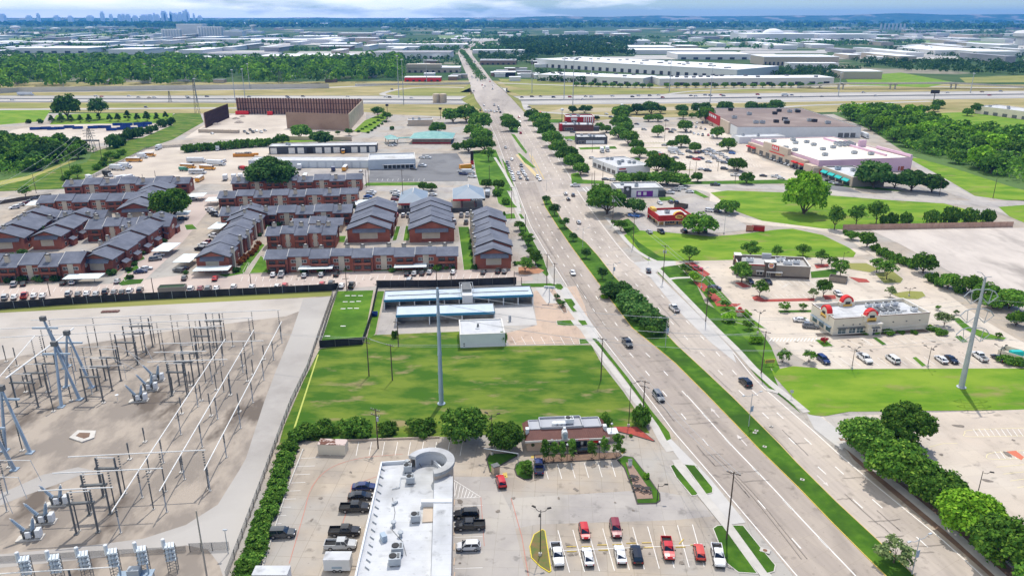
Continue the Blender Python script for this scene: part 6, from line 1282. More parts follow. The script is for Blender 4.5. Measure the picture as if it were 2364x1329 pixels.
def car(px,py,kind,colr,dx,dy,place='',group=None,desc=None,order='x',z=None,detail=None,rot=None):
    p=G(px,py); p.z=.07+ZN[0]*.0002
    if z is not None: p=GR(px,py) if z=='road' else p; p.z+=.06
    a=head(px,py,dx,dy) if rot is None else rot
    desc=desc or colr+' '+WORD[kind]; detail=py>600 if detail is None else detail
    if not detail:
        if k_(kind) not in CM: CM[k_(kind)]=carlow(kind)
        o=link(NOUN[kind],CM[k_(kind)]); o.location=p; o.rotation_euler.z=a; paint(o,colr); return tag(o,desc,'car' if kind!='pickup' else 'pickup truck',place,group,px,order)
    if kind not in CM: CM[kind]=carparts(kind)
    P=CM[kind]; r=thing(NOUN[kind],desc,'car' if kind!='pickup' else 'pickup truck',p,a,place,group,px,order)
    paint(link('body',P['body'],r),colr); link('windshield',P['ws'],r); link('rear_window',P['rw'],r)
    for m in P['sw']: link('side_window',m,r)
    for nm,ms in P['ex']:
        for m in ms: link(nm,m,r)
    for m in P['bump']: link('bumper',m,r)
    for m in P['mir']: link('mirror',m,r)
    Ln,Wd=SPEC[kind][:2]; wh=WHB if kind in('pickup','suv') else WH; rad=.40 if wh is WHB else .34
    for x in (-Ln*.29,Ln*.30):
        for y in (-Wd*.5+.1,Wd*.5-.1): w=link('wheel',wh[0],r,(x,y,rad)); link('rim',wh[1],w)
    return r
def k_(k): return 'low '+k
dn=(20,95)  # heading down the stall lines of the near lot
L1='in the near parking stalls'
N=[(1286,1287,'pickup','white',*dn,'white pickup with dark bed cover','beside the yellow kerbed island'),(1349,1233,'hatch','red',*dn,'red crossover facing the camera',L1),(1421,1227,'suv','maroon',*dn,'maroon SUV facing the camera',L1),
 (1357,1291,'sedan','white',-20,-95,'white sedan with its back to the camera',L1),(1432,1286,'coupe','white',-20,-95,'white coupe with dark tail stripe',L1),(1469,1287,'suv','black',-20,-95,'black SUV with glass roof',L1),(1541,1273,'pickup','red',*dn,'bright red pickup',L1),
 (1614,1281,'hatch','orange red',-20,-95,'orange red hatchback seen from behind',L1),(1657,1289,'pickup','white',*dn,'white pickup with loaded open bed','beside the grass verge island'),(1244,1083,'pickup','dark blue',-4,-60,'dark blue pickup','by the round planted bed'),
 (1344,1043,'sedan','black',-60,4,'black sedan','at the window of the mansard restaurant'),(1157,1117,'hatch','red',-14,-50,'red hatchback driving across','in the lane below the ring canopy'),
 (841,1129,'sedan','dark blue',60,-2,'dark blue sedan','left of the white curved roof building'),(832,1151,'sedan','black',60,-2,'black sedan','left of the white curved roof building'),(819,1178,'pickup','black',60,-1,'black pickup near the sedans','left of the white curved roof building'),
 (796,1233,'pickup','black',60,-1,'black pickup nearer the camera','left of the white curved roof building'),(787,1264,'pickup','silver',60,-1,'silver pickup with sunroof','left of the white curved roof building'),(652,1237,'suv','dark grey',60,-2,'dark grey SUV parked alone','against the hedge strip'),
 (1077,1193,'suv','black',-60,2,'black SUV','right of the white curved roof building'),(1085,1219,'pickup','black',-60,2,'black pickup with covered bed','right of the white curved roof building'),(1082,1267,'hatch','white',-60,2,'white crossover with dark roof','right of the white curved roof building')]
for x,y,k,c,dx,dy,d,p in N: car(x,y,k,c,dx,dy,p,'vehicles in the near restaurant lot',d)
# near trailer and van
def boxtrailer(px,py,dx,dy,L_,W_,H_,desc,place,m=None,name='cargo_trailer'):
    r=thing(name,desc,'trailer',G(px,py)+Vector((0,0,.06)),head(px,py,dx,dy),place,None,px); MB().box(-L_/2,L_/2,-W_/2,W_/2,.5,H_).obj('box_body',m or WALLW,r); MB().box(-L_/2-.03,L_/2+.03,-W_/2-.03,W_/2+.03,H_,H_+.08).obj('roof_panel',ROOFW,r)
    MB().box(-.9,.9,-W_/2-.05,-W_/2-.01,H_*.35,H_*.5).obj('side_lettering',STEELB,r)
    for x in (-.5,.5):
        for y in (-W_/2+.1,W_/2-.1): w=link('wheel',WH[0],r,(x,y,.34)); link('rim',WH[1],w)
    MB().tube((L_/2,0,.55),(L_/2+1.3,0,.5),.06,n=6).obj('tow_bar',STEELD,r); return r
boxtrailer(782,1312,60,0,4.6,2.3,2.7,'white box trailer','left of the white curved roof building'); boxtrailer(630,1345,60,0,6,2.3,2.6,'white van sized box cut by the bottom edge','at the bottom edge near the hedge',name='box_van')
# storage container
r=thing('storage_container','white steel container with rusted patchy roof','container',G(770,1043),head(770,1043,60,2)); MB().box(-3.1,3.1,-1.25,1.25,.05,2.6).obj('body',CREAMW,r); MB().box(-3.12,3.12,-1.27,1.27,2.6,2.66).obj('roof',mat('rusted roof',(.52,.42,.38),(.13,.055,.035),.55,th=(.5,.56)),r)
for x in range(12): MB().box(-2.9+x*.5,-2.8+x*.5,-1.29,-1.25,.2,2.5).obj('rib',CREAMW,r)
# road traffic
av='on the avenue'
for x,y,k,c,dx,dy,d,p in [(1322,633,'sedan','white',20,40,'white sedan coming towards the camera','on the left carriageway'),(1448,796,'pickup','dark grey',34,44,'dark grey pickup coming closer','on the left carriageway'),(1520,920,'suv','grey',36,48,'grey SUV nearest the camera','on the left carriageway'),
  (1556,716,'pickup','white',-30,-28,'white pickup heading away','beside the median grove'),(1720,887,'suv','black',-30,-28,'black SUV heading away','on the right carriageway'),(1497,628,'sedan','dark grey',-6,-30,'dark grey sedan','turning at the driveway by the red mulch'),
  (1336,516,'sedan','silver',-14,-30,'silver sedan heading away','on the right carriageway near the second lollipop tree'),(1312,462,'sedan','dark grey',-14,-30,'dark sedan',' just below the crossing'),(1306,450,'sedan','silver',-14,-30,'silver sedan','just below the crossing'),(1323,453,'hatch','grey',-14,-30,'grey hatchback','just below the crossing'),
  (1328,431,'pickup','white',-60,0,'white pickup crossing the avenue','at the crossing'),(1651,429,'pickup','dark grey',60,2,'dark pickup','on the cross street above the bright field')]:
    car(x,y,k,c,dx,dy,p.strip(),'traffic on the avenue',d)
CO=['white','white','silver','grey','black','dark grey','white','red','dark blue','tan','black']
rnd=random.Random(21)
def rowc(L_,place,group,dx,dy,kinds=('sedan','suv','hatch','pickup','sedan','suv'),cols=None,order='x',z=None):
    for q in L_:
        c=q[2] if len(q)>2 else rnd.choice(cols or CO); k=q[3] if len(q)>3 else rnd.choice(kinds); car(q[0],q[1],k,c,dx,dy,place,group,order=order,z=z)
rowc([(1171,379,'dark grey'),(1174,387,'grey'),(1176,394,'silver'),(1181,402,'white'),(1184,409,'white'),(1186,417,'white'),(1203,385,'grey'),(1205,396,'silver'),(1197,403,'white'),(1201,413,'grey'),(1209,401,'white'),(1213,407,'silver'),(1217,416,'dark grey'),(1241,411,'white'),(1246,417,'white'),(1181,370,'white'),(1167,343,'silver')],'in the queue at the light','queue at the traffic light',10,22,order='y')
rowc([(1117,245,'silver'),(1141,244,'silver'),(1150,248,'dark grey'),(1152,254,'grey'),(1109,256,'dark grey','pickup'),(1121,258,'white','van'),(1128,259,'white'),(1134,258,'silver'),(1141,260,'white'),(1147,259,'grey'),(1155,261,'black')],'waiting short of the freeway bridge','queue before the freeway bridge',6,16,z='road')
rowc([(1200,283),(1198,272),(1196,296),(1202,309),(1199,290)],'on the avenue just past the bridge','far traffic on the avenue',-5,-14,order='y',z='road')
rowc([(1113,198,'red'),(1119,200),(1138,199),(1137,207),(1116,204),(1094,211,'white')],'on the freeway bridge','traffic on the bridge',-5,-14,order='y',z='road')
far=[]
for i in range(34):
    y=rnd.uniform(118,190); l=avx(LLb,y); m=avx(MLx,y); m2=avx(MRx,y); r_=avx(RRb,y)
    x=l+(m-l)*rnd.uniform(.15,.85) if i%3 else m2+(r_-m2)*rnd.uniform(.2,.8); far.append((x,y))
rowc(far,'on the avenue beyond the freeway','distant traffic on the avenue',5,15,order='y',z='road',kinds=('sedan','suv'))
# freeway traffic
fy=lambda x,f:(lambda a,c:a+(c-a)*f)(np.interp(x,[p[0] for p in fwu],[p[1] for p in fwu]),np.interp(x,[p[0] for p in fwl],[p[1] for p in fwl]))
fw=[(x,fy(x,f)) for x,f in [(29,.7),(133,.2),(158,.9),(222,.15),(235,.2),(298,.12),(320,.3),(345,.35),(357,.34),(433,.2),(435,.4),(478,.2),(520,.55),(575,.2),(663,.15),(666,.3),(700,.15),(803,.15),(830,.5),(890,.2),(900,.25),(950,.3),(1205,.2),(1228,.15),(1248,.12),(1278,.25),(1316,.25),(1345,.5),(1352,.2),(1365,.25),(1414,.2),(1460,.3),(1474,.2),(1500,.2),(1520,.15),(1530,.4),(1595,.25),(1606,.3),(1628,.2),(1640,.25),(1665,.2),(1670,.3),(1749,.2),(1753,.6),(1828,.3),(1850,.5),(1897,.5),(1993,.1),(2021,.5),(2187,.2),(2267,.15),(2284,.6),(2310,.1)]]
rowc(fw,'on the freeway','freeway traffic',60,0,kinds=('sedan','suv','sedan','van'))
rowc([(337,249,'black'),(905,208,'black'),(1222,249,'black','coupe'),(1400,265,'white'),(1410,272,'dark grey')],'on a freeway ramp','cars on the ramps',30,4)
# arch restaurant lot
dd=(40,30); A='in the row before the tall steel pylon'
for x,y,k,c,dx,dy,d,p in [(1849,743,'sedan','white',50,4,'white sedan','at the left end of the arch restaurant'),(1871,757,'suv','grey',50,4,'grey SUV','at the left end of the arch restaurant'),(1900,835,'suv','dark blue',*dd,'dark blue SUV',A),(1995,832,'pickup','white',*dd,'white pickup',A),(2060,834,'van','white',-40,-30,'white minivan',A),(2172,834,'sedan','white',-40,-30,'white sedan',A),(2196,834,'coupe','black',*dd,'black coupe',A),(2261,828,'pickup','white',-40,-30,'white pickup with open bed',A),(2304,831,'sedan','dark grey',-40,-24,'dark grey sedan',A),
  (1934,681,'sedan','white',30,26,'white sedan parked alone','behind the arch restaurant'),(1605,624,'pickup','red',50,4,'red pickup','by the red mulch bed'),(1649,668,'sedan','dark grey',50,6,'dark grey sedan','among stalls beside the avenue lawn'),(1773,654,'sedan','black',30,26,'black sedan','before the burger restaurant door'),(1731,653,'sedan','black',30,26,'black sedan','half hidden behind the airy tree')]:
    car(x,y,k,c,dx,dy,p,'vehicles in the restaurant lots',d)
C='around the red restaurant'
for x,y,k,c,dx,dy,d in [(1523,471,'sedan','white',26,18,'white sedan'),(1548,469,'hatch','grey',-26,-18,'grey hatchback'),(1561,470,'hatch','dark grey',-26,-18,'dark hatchback'),(1499,538,'sedan','silver',-26,-20,'silver sedan'),(1526,538,'pickup','black',26,20,'black pickup'),(1579,537,'suv','black',-26,-20,'black SUV'),(1604,536,'sedan','white',-26,-20,'white sedan under the tree'),(1625,536,'sedan','dark grey',-26,-20,'dark grey sedan'),(1638,489,'suv','white',40,6,'white SUV'),(1655,491,'suv','black',40,6,'black SUV under the low tree'),(1464,501,'pickup','blue',50,6,'blue grey pickup')]: car(x,y,k,c,dx,dy,C,'vehicles around the red restaurant',d)
# apartments
g='cars in the apartment lots'; F_='along the black screened fence'
up=(4,-14)
rowc([(12,690,'silver','suv'),(34,689,'white','sedan'),(57,687,'red','pickup'),(79,686,'white','sedan'),(99,686,'white','sedan'),(159,682,'silver','suv'),(181,682,'grey','sedan'),(201,681,'white','sedan'),(222,682,'silver','sedan'),(244,677,'dark grey','suv'),(264,678,'grey','sedan'),(282,678,'dark grey','sedan'),(300,676,'white','suv'),(324,674,'dark grey','suv'),(441,671,'white','suv'),(463,669,'maroon','sedan'),(481,670,'grey','suv'),(500,669,'white','sedan'),(540,666,'white','hatch'),(582,666,'white','sedan'),(640,665,'white','sedan'),(658,663,'red','hatch'),(744,660,'red','hatch'),(765,658,'dark grey','suv'),(789,663,'white','sedan'),(812,663,'black','pickup')],F_,g,7,-14)
rowc([(33,660,'silver','suv'),(55,658,'dark grey','sedan'),(146,656,'black','sedan'),(168,655,'white','suv'),(271,652,'silver','sedan'),(426,645,'dark grey','sedan'),(497,646,'red','sedan'),(631,637,'white','sedan'),(650,637,'white','pickup'),(703,639,'silver','sedan'),(742,637,'silver','sedan'),(777,636,'black','suv'),(940,635,'black','sedan'),(957,634,'silver','sedan'),(975,634,'dark grey','hatch'),(992,631,'silver','sedan'),(1046,631,'white','sedan'),(1116,631,'dark grey','sedan'),(1150,629,'black','suv'),(1165,629,'grey','sedan'),(945,652,'silver','van')],'in the stalls facing the front apartment rows',g,7,-14)
for x,y,c,k,s in [(325,630,'dark blue','sedan',1),(337,623,'white','sedan',1),(359,601,'grey','suv',1),(367,592,'white','hatch',1),(414,628,'dark grey','suv',-1),(423,622,'black','sedan',-1),(462,578,'black','suv',-1),(470,569,'white','suv',-1),(483,563,'maroon','pickup',-1),(495,548,'white','pickup',-1),(498,500,'dark grey','sedan',-1),(493,495,'black','suv',-1),(488,490,'white','sedan',-1),(484,485,'white','sedan',-1),(422,508,'black','suv',1),(446,462,'white','suv',1)]: car(x,y,k,c,30*s,-3,'along the curving apartment lane',g,order='y')
rowc([(34,482,'white','suv'),(46,476,'white','sedan'),(56,472,'maroon','sedan'),(66,468,'grey','sedan'),(80,460,'grey','sedan')],'at the far left of the apartments',g,-30,4)
rowc([(857,447,'white','pickup'),(856,451,'silver'),(850,456,'blue','sedan'),(912,446,'white','pickup'),(915,451,'white'),(916,457,'black'),(913,463,'maroon'),(907,471,'silver'),(904,476,'grey'),(901,482,'white'),(899,487,'white'),(842,487,'dark grey'),(838,493,'white'),(848,465,'dark grey'),(835,500,'white')],'in the columns left of the fuel station',g,30,0,order='y')
rowc([(999,452,'white'),(999,465,'black'),(998,477,'white'),(996,482,'black')],'beside the fuel station shop','cars at the fuel station',30,0,order='y')
rowc([(903,499,'white'),(916,499,'red'),(931,500,'white'),(943,500,'silver'),(957,500,'maroon'),(1040,500,'white'),(1065,500,'silver'),(1079,499,'white'),(1049,516,'white'),(1076,516,'grey')],'behind the stepped gable blocks',g,2,-14)
# shopping lot
g='cars in the shopping lot'
rowc([(1742+i*7.9,353+i*3.05) for i in range(14)],'nose in along the pink store front',g,-20,9,cols=['white','silver','grey','black','white','grey'])
rowc([(1602,310),(1612,312),(1622,314),(1635,314),(1645,316),(1607,296),(1618,298),(1628,300),(1598,288),(1609,286),(1621,285),(1633,284),(1641,290),(1584,304),(1595,306)],'beside the brown roofed store front',g,4,14)
rowc([(1521,355,'white'),(1528,360,'red'),(1521,367,'silver'),(1554,355,'white'),(1572,358,'white'),(1590,352,'grey'),(1609,354,'maroon'),(1619,353,'grey'),(1630,349,'white'),(1637,346,'silver'),(1645,350,'white'),(1560,366,'grey'),(1593,366,'dark grey'),(1608,370,'red'),(1618,368,'dark grey'),(1634,358,'white'),(1642,352,'silver'),(1651,356,'white'),(1660,355,'silver'),(1667,360,'white'),(1676,366,'white'),(1651,368,'silver'),(1661,374,'white'),(1672,378,'grey'),(1690,356,'blue'),(1636,376,'silver'),(1646,362,'white'),(1672,392,'dark grey','suv'),(1684,372,'grey'),(1696,384,'silver')],'in the crowded middle of the shopping lot',g,20,2)
rowc([(1470,288,'black','sedan'),(1487,301,'silver'),(1539,280,'grey'),(1541,300,'maroon'),(1549,307,'dark grey'),(1556,302,'silver'),(1367,367,'white'),(1378,381,'black','sedan'),(1385,387,'grey','sedan'),(1398,416,'grey','sedan'),(1415,418,'white'),(1352,399,'black'),(1315,326,'white','sedan'),(1322,307,'dark grey','sedan'),(1534,337,'silver'),(1662,336,'silver','pickup'),(1634,396,'dark grey'),(1619,393,'white'),(1762,408,'black','sedan'),(1791,410,'white','pickup'),(1803,414,'white'),(1697,407,'white','pickup'),(1914,419,'black','sedan'),(1922,424,'silver','sedan'),(1932,427,'white','sedan'),(1938,429,'black','sedan'),(1545,447,'white','pickup'),(1560,441,'silver'),(1575,437,'white','suv'),(1592,445,'white','sedan')],'spread around the shopping lot',g,30,2)
# trucks and buses
def bus(px,py,dx,dy,m,place,desc,L_=10.5,roofm=None,group='school buses in the bus yard'):
    r=thing('school_bus',desc,'bus',G(px,py)+Vector((0,0,.08)),head(px,py,dx,dy),place,group,px); w=1.22
    key='bus'+m.name
    if key not in CM:
        b=MB(); b.box(-L_/2,L_/2-1.4,-w,w,.55,2.75); b.box(L_/2-1.4,L_/2,-w*.85,w*.85,.55,1.5); rf=MB(); rf.face([(-L_/2,-w,2.75),(L_/2-1.4,-w,2.75),(L_/2-1.4,-w*.7,3.05),(-L_/2,-w*.7,3.05)]); rf.face([(-L_/2,-w*.7,3.05),(L_/2-1.4,-w*.7,3.05),(L_/2-1.4,w*.7,3.05),(-L_/2,w*.7,3.05)]); rf.face([(-L_/2,w*.7,3.05),(L_/2-1.4,w*.7,3.05),(L_/2-1.4,w,2.75),(-L_/2,w,2.75)]); rf.face([(L_/2-1.4,-w,2.75),(L_/2-1.4,w,2.75),(L_/2-1.4,w*.7,3.05),(L_/2-1.4,-w*.7,3.05)]); rf.face([(-L_/2,w,2.75),(-L_/2,-w,2.75),(-L_/2,-w*.7,3.05),(-L_/2,w*.7,3.05)])
        g_=MB()
        for s in (-1,1):
            for i in range(10): x=-L_/2+.4+i*.85; g_.box(x,x+.65,s*w-.02,s*w+.02,1.75,2.4)
        CM[key]=(b.mesh('body',m),rf.mesh('roof',roofm or WALLW),g_.mesh('window_band',VG),MB().box(L_/2-1.42,L_/2-1.36,-w*.9,w*.9,1.6,2.55).mesh('windshield',VG),MB().box(-L_/2,L_/2-1.4,w-.0,w+.02,1.2,1.3).box(-L_/2,L_/2-1.4,-w-.02,-w,1.2,1.3).mesh('rub_rail',BLACK))
    for nm,me in zip(('body','roof','window_band','windshield','rub_rail'),CM[key]): link(nm,me,r)
    for x in (-L_*.28,L_*.36):
        for y in (-w+.12,w-.12): q=link('wheel',WHT[0],r,(x,y,.5)); link('rim',WHT[1],q)
    return r
Y=PAINT['yellow']
for x,y,dx,dy,p in ((311,374,40,0,'at the left fence of the bus yard'),(342,362,40,-1,'behind the white truck by the left fence'),(435,389,40,2,'in the middle of the bus yard'),(480,392,40,2,'in the middle of the bus yard, nearer the garages'),(462,418,16,-10,'before the rearmost apartments at the left'),(466,348,-14,8,'backed against the vine hedge'),(614,394,10,-9,'nosed to the pale garages, left'),(652,393,10,-9,'nosed to the pale garages, second'),(797,393,8,-9,'nosed to the pale garages, right'),(705,413,4,-10,'behind the big round oak'),(793,353,-2,8,'in a bay of the charcoal garages')): bus(x,y,dx,dy,Y,p,'yellow school bus')
bus(457,402,40,0,WALLW,'in the middle of the bus yard','white bus with dark windows')
def truck(px,py,dx,dy,place,desc='white box truck',L_=7.5,H_=3.4,m=None,cabm=None,group='trucks in the bus yard',semi=False):
    r=thing('box_truck' if not semi else 'semi_truck',desc,'truck',G(px,py)+Vector((0,0,.08)),head(px,py,dx,dy),place,group,px); w=1.2
    MB().box(-L_/2,L_/2-2.2,-w,w,1.0,H_).obj('cargo_box',m or WALLW,r)
    c=MB(); c.box(L_/2-2.0,L_/2-.9,-w*.9,w*.9,.5,2.4).box(L_/2-.9,L_/2,-w*.85,w*.85,.5,1.5); c.obj('cab',cabm or WALLW,r); MB().box(L_/2-.92,L_/2-.86,-w*.8,w*.8,1.55,2.3).obj('windshield',VG,r); MB().box(-L_/2,L_/2-2.2,-w*.6,w*.6,.6,1.0).obj('chassis',BLACK,r)
    for x in (-L_*.3,L_*.36)+((-L_*.2,) if semi else ()):
        for y in (-w+.12,w-.12): q=link('wheel',WHT[0],r,(x,y,.5)); link('rim',WHT[1],q)
    return r
for x,y,dx,dy,p,d,L_ in ((272,393,40,2,'by the left fence, nearest','white box truck',10),(290,389,40,2,'by the left fence, second','white box truck',9),(330,366,40,0,'between two school buses','white box truck',7),(366,346,-20,8,'at the far left of the vine hedge','white box truck',8),(444,346,-8,8,'beside the bus at the vine hedge','white box truck',9),(504,347,-8,8,'right of the bus at the vine hedge','white box truck with black nose',9),(455,376,40,0,'long one in the middle of the bus yard','white semi trailer with round emblem',13),(500,382,40,2,'right middle of the bus yard','white truck with teal stripe',13),(521,416,4,-8,'left in the row by the big round oak','white box truck',7),(541,415,4,-8,'second in the row by the big round oak','white box truck',7),(556,414,4,-8,'third in the row by the big round oak','white box truck',7),(573,412,4,-8,'right in the row by the big round oak','white box truck with orange side',7),(674,412,4,-8,'right of the big round oak','white box truck',8),(692,391,4,-8,'parked at the pale garages','white box van truck',7),(300,417,20,-4,'behind the apartment row at the left','pale green box truck',8),(283,418,20,-4,'behind the apartment row at the left','long white trailer',9),(208,418,16,6,'at the end of the left fence','white box truck',7),(250,408,20,4,'black sheeted and parked','truck with black tarpaulin',8)):
    truck(x,y,dx,dy,p,d,L_,3.5,BLACK if 'tarp' in d else None)
truck(425,395,40,2,'in the middle of the bus yard','green tractor unit',6,2.6,PAINT['green'],PAINT['green']); truck(770,395,2,-8,'against the pale garages','dark blue truck',6.5,3.0,PAINT['dark blue'],PAINT['dark blue']); truck(786,412,2,8,'on the yard before the rear apartments','dark blue pickup truck',6,1.6,PAINT['dark blue'],PAINT['dark blue'])
for x,y,c in ((573,394,'white'),(590,396,'white'),(601,396,'silver'),(670,395,'black'),(725,416,'white'),(740,416,'grey'),(752,415,'silver'),(684,414,'black'),(833,397,'white'),(519,374,'white'),(510,380,'white')): car(x,y,rnd.choice(('pickup','sedan','suv')),c,6,-10,'around the pale garages','vehicles in the bus yard')
truck(560,392,-20,-4,'at the left end of the pale garages','red dump truck',7,2.4,RED,PAINT['black'])
rowc([(955,392,'black','sedan'),(975,385,'white','pickup'),(977,383,'silver','sedan'),(988,366,'white','suv'),(974,366,'white','sedan'),(1066,398,'white','pickup'),(1070,404,'dark blue','pickup'),(1090,410,'white','pickup'),(1078,346,'white','suv'),(902,338,'white','sedan'),(910,337,'silver','sedan')],'around the asphalt lot','cars around the asphalt lot',30,2)
truck(1082,402,40,0,'at the right of the asphalt lot','white cement truck',8,3.0); truck(1078,392,40,-4,'at the right of the asphalt lot','long yellow trailer truck',10,3.6,PAINT['yellow'],WALLW)
truck(1126,452,2,-10,'beside the fuel canopy','silver tanker truck',9,3.2,STEEL,WALLW); truck(1390,352,6,8,'behind the white corner store, left','white box truck',8,3.4,group='trucks'); truck(1402,350,6,8,'behind the white corner store, right','white box truck',8,3.4,group='trucks'); truck(1556,352,30,2,'in the shopping lot','white moving truck',9,3.6,group='trucks'); truck(1996,318,20,8,'behind the pink store','white semi trailer',14,3.9,group='trucks'); truck(60,221,40,0,'on the freeway at the far left','white semi truck',20,4.0,group='trucks on the freeway',semi=True); truck(1812,222,40,0,'on the freeway at the right','white box truck',9,3.6,group='trucks on the freeway')
truck(1162,259,0,-10,'waiting short of the freeway bridge','white bus like truck',9,3.2,group='trucks') if False else None
# dumpsters and bins
def dumpster(px,py,dx,dy,L_,W_,H_,m,desc,place,group=None,name='roll_off_dumpster',fill=None):
    r=thing(name,desc,'dumpster',G(px,py)+Vector((0,0,.08)),head(px,py,dx,dy),place,group,px); t=.12; b=MB(); b.box(-L_/2,L_/2,-W_/2,-W_/2+t,.2,H_).box(-L_/2,L_/2,W_/2-t,W_/2,.2,H_).box(-L_/2,-L_/2+t,-W_/2+t,W_/2-t,.2,H_).box(L_/2-t,L_/2,-W_/2+t,W_/2-t,.2,H_).box(-L_/2+t,L_/2-t,-W_/2+t,W_/2-t,.2,.5); b.obj('body',m,r)
    for i in range(int(L_/1)): MB().box(-L_/2+i+.4,-L_/2+i+.52,-W_/2-.08,-W_/2,.25,H_-.05).obj('rib',m,r)
    if fill: MB().box(-L_/2+t,L_/2-t,-W_/2+t,W_/2-t,H_*.6,H_*.85).obj('load',fill,r)
    return r
for x,y in ((82,300),(106,299),(122,300),(137,299),(180,298),(215,297),(160,296),(228,296),(272,290),(295,290),(320,289),(340,288),(258,302),(282,300),(305,300),(290,296),(245,296),(330,294)): dumpster(x,y,40,-1,8,2.5,2.2,BLUEC,'blue roll off dumpster','on the pale storage yard','blue roll off dumpsters')
dumpster(1566,535 if False else 537,1,0,.1,.1,.1,BLUEC,'','') if False else None
dumpster(1750,533,40,3,5.5,2.4,2.2,RED,'red open top dumpster','beside the drive at the bright field',fill=BLACK); dumpster(1730,533,40,3,3.2,2.4,2.2,mat('rust roof bin',(.42,.20,.14)),'grey compactor bin with rust red lid','beside the red open top dumpster')
dumpster(1572,480,40,6,6,4,2.0,TAUPED,'brown walled dumpster pen','behind the red restaurant'); dumpster(1934,650,40,6,6,3.4,2.0,TAUPE,'taupe dumpster pen','in the red mulch right of the burger restaurant'); dumpster(2345,826,40,12,8,5,1.9,CREAMW,'cream walled dumpster pen','at the right edge of the cream restaurant lot'); tag(MB().cbox(0,0,.6,3.4,1.6,1.3).cbox(0,0,1.9,3.2,1.4,.12).obj('teal_bin',TEALA,loc=G(2344,824)),'teal metal bin','bin','inside the cream dumpster pen'); dumpster(399,672,40,-2,9,3.6,2.0,mat('pen wall',(.30,.27,.23)),'tan walled pen with dark green bins','beside the black screened fence',fill=mat('bin green',(.02,.05,.02)))
dumpster(866,729,30,0,1.6,1.4,1.3,BLUEC,'small blue bin','beside the car wash lawn strip',name='trash_bin'); dumpster(965,650,30,0,3,2,1.4,TRIMD,'black open bin','behind the car wash screen wall',name='trash_bin') if False else None
# ================================================================ POLES, LAMPS, WIRES
def pole(px,py,ytop,kind='wood',desc='',place='',rot=None,group=None,arms=1,order='x',xfm=False,h=None):
    p=G(px,py); p.z=0; h=h or Hgt(px,py,ytop); a=R(-31) if rot is None else rot
    r=thing('utility_pole' if kind!='conc' else 'concrete_pole',desc,'utility pole',p,a,place,group,px,order)
    MB().tube((0,0,0),(0,0,h),.17,.11,8).obj('pole',WOODP if kind=='wood' else CONCP,r)
    for i in range(arms):
        z=h-.35-i*1.3; q=MB().box(-1.3,1.3,-.2,-.08,z,z+.14).obj('crossarm',WOODP,r)
        for x in (-1.15,-.55,.55,1.15): MB().tube((x,-.14,z+.14),(x,-.14,z+.42),.05,.04,6).obj('insulator',mat('porcelain',(.55,.55,.56)),q)
    if xfm:
        for x in ((-.42,.42) if xfm>1 else (.38,)): MB().lathe(x,.0,[(.24,h-3.0),(.26,h-2.9),(.26,h-2.1),(.2,h-1.95)],10).obj('transformer',STEEL,r)
    return r,p,h
POLES={}
for n,(x,y,yt,d,pl,ar,xf) in {'a':(873,1035,943,'tall wooden pole with double crossarms','in the rear row of the white restaurant lot',2,1),'b':(1677,1245,1088,'nearest wooden pole with dark crossarm','on the grass verge by the avenue',1,0),'c':(1484,958,878,'grey wooden pole with bracket arms','on the avenue verge behind the mansard restaurant',2,0),
 'd':(1387,878,780,'slim wooden pole','on the sidewalk beside the rough field',1,0),'e':(852,868,778,'steel legged pole with pale crossarms','in the rough field',2,0),'f':(906,878,795,'thin dark wooden pole','right of the two in the rough field',1,0),'g':(920,800,742,'short wooden pole','behind the shorter car wash canopy',1,0),
 'h':(1757,862,764,'wooden pole with small hooks','on the right verge near the yellow framed sign',1,0),'i':(1629,742,643,'wooden pole','on the right verge by the median grove',1,0),'j':(1530,650,566,'wooden pole with twin transformers','at the driveway by the bright field',1,2),'k':(1461,572,503,'wooden pole','on the sidewalk below the red restaurant',1,0),'l':(1414,518,452,'wooden pole with bright transformers','beside the big corner tree',1,2),
 'm':(1262,668,586,'taller wooden pole','by the planting bed at the end block',1,0),'n':(1279,664,607,'wooden pole with white crossarm','roadside by the planting bed',1,0),'o':(1213,536,494,'short wooden pole','left of the avenue at the end block',0,0),'p':(1181,505,432,'wooden pole','left of the crossing by the fuel station',1,0),'q':(931,470,392,'tall dark pole with flood lamps','behind the hipped fuel shop',1,0),
 's':(480,1345,1178,'tall brown concrete pole','inside the substation near the bottom edge',0,0),'u':(440,690,641,'dark post','behind the black screened fence',0,0) if False else (355,678,641,'dark slim post','behind the black screened fence at the lane',0,0)}.items():
    POLES[n]=pole(x,y,yt,'conc' if n=='s' else 'wood',d,pl,arms=ar,xfm=xf)
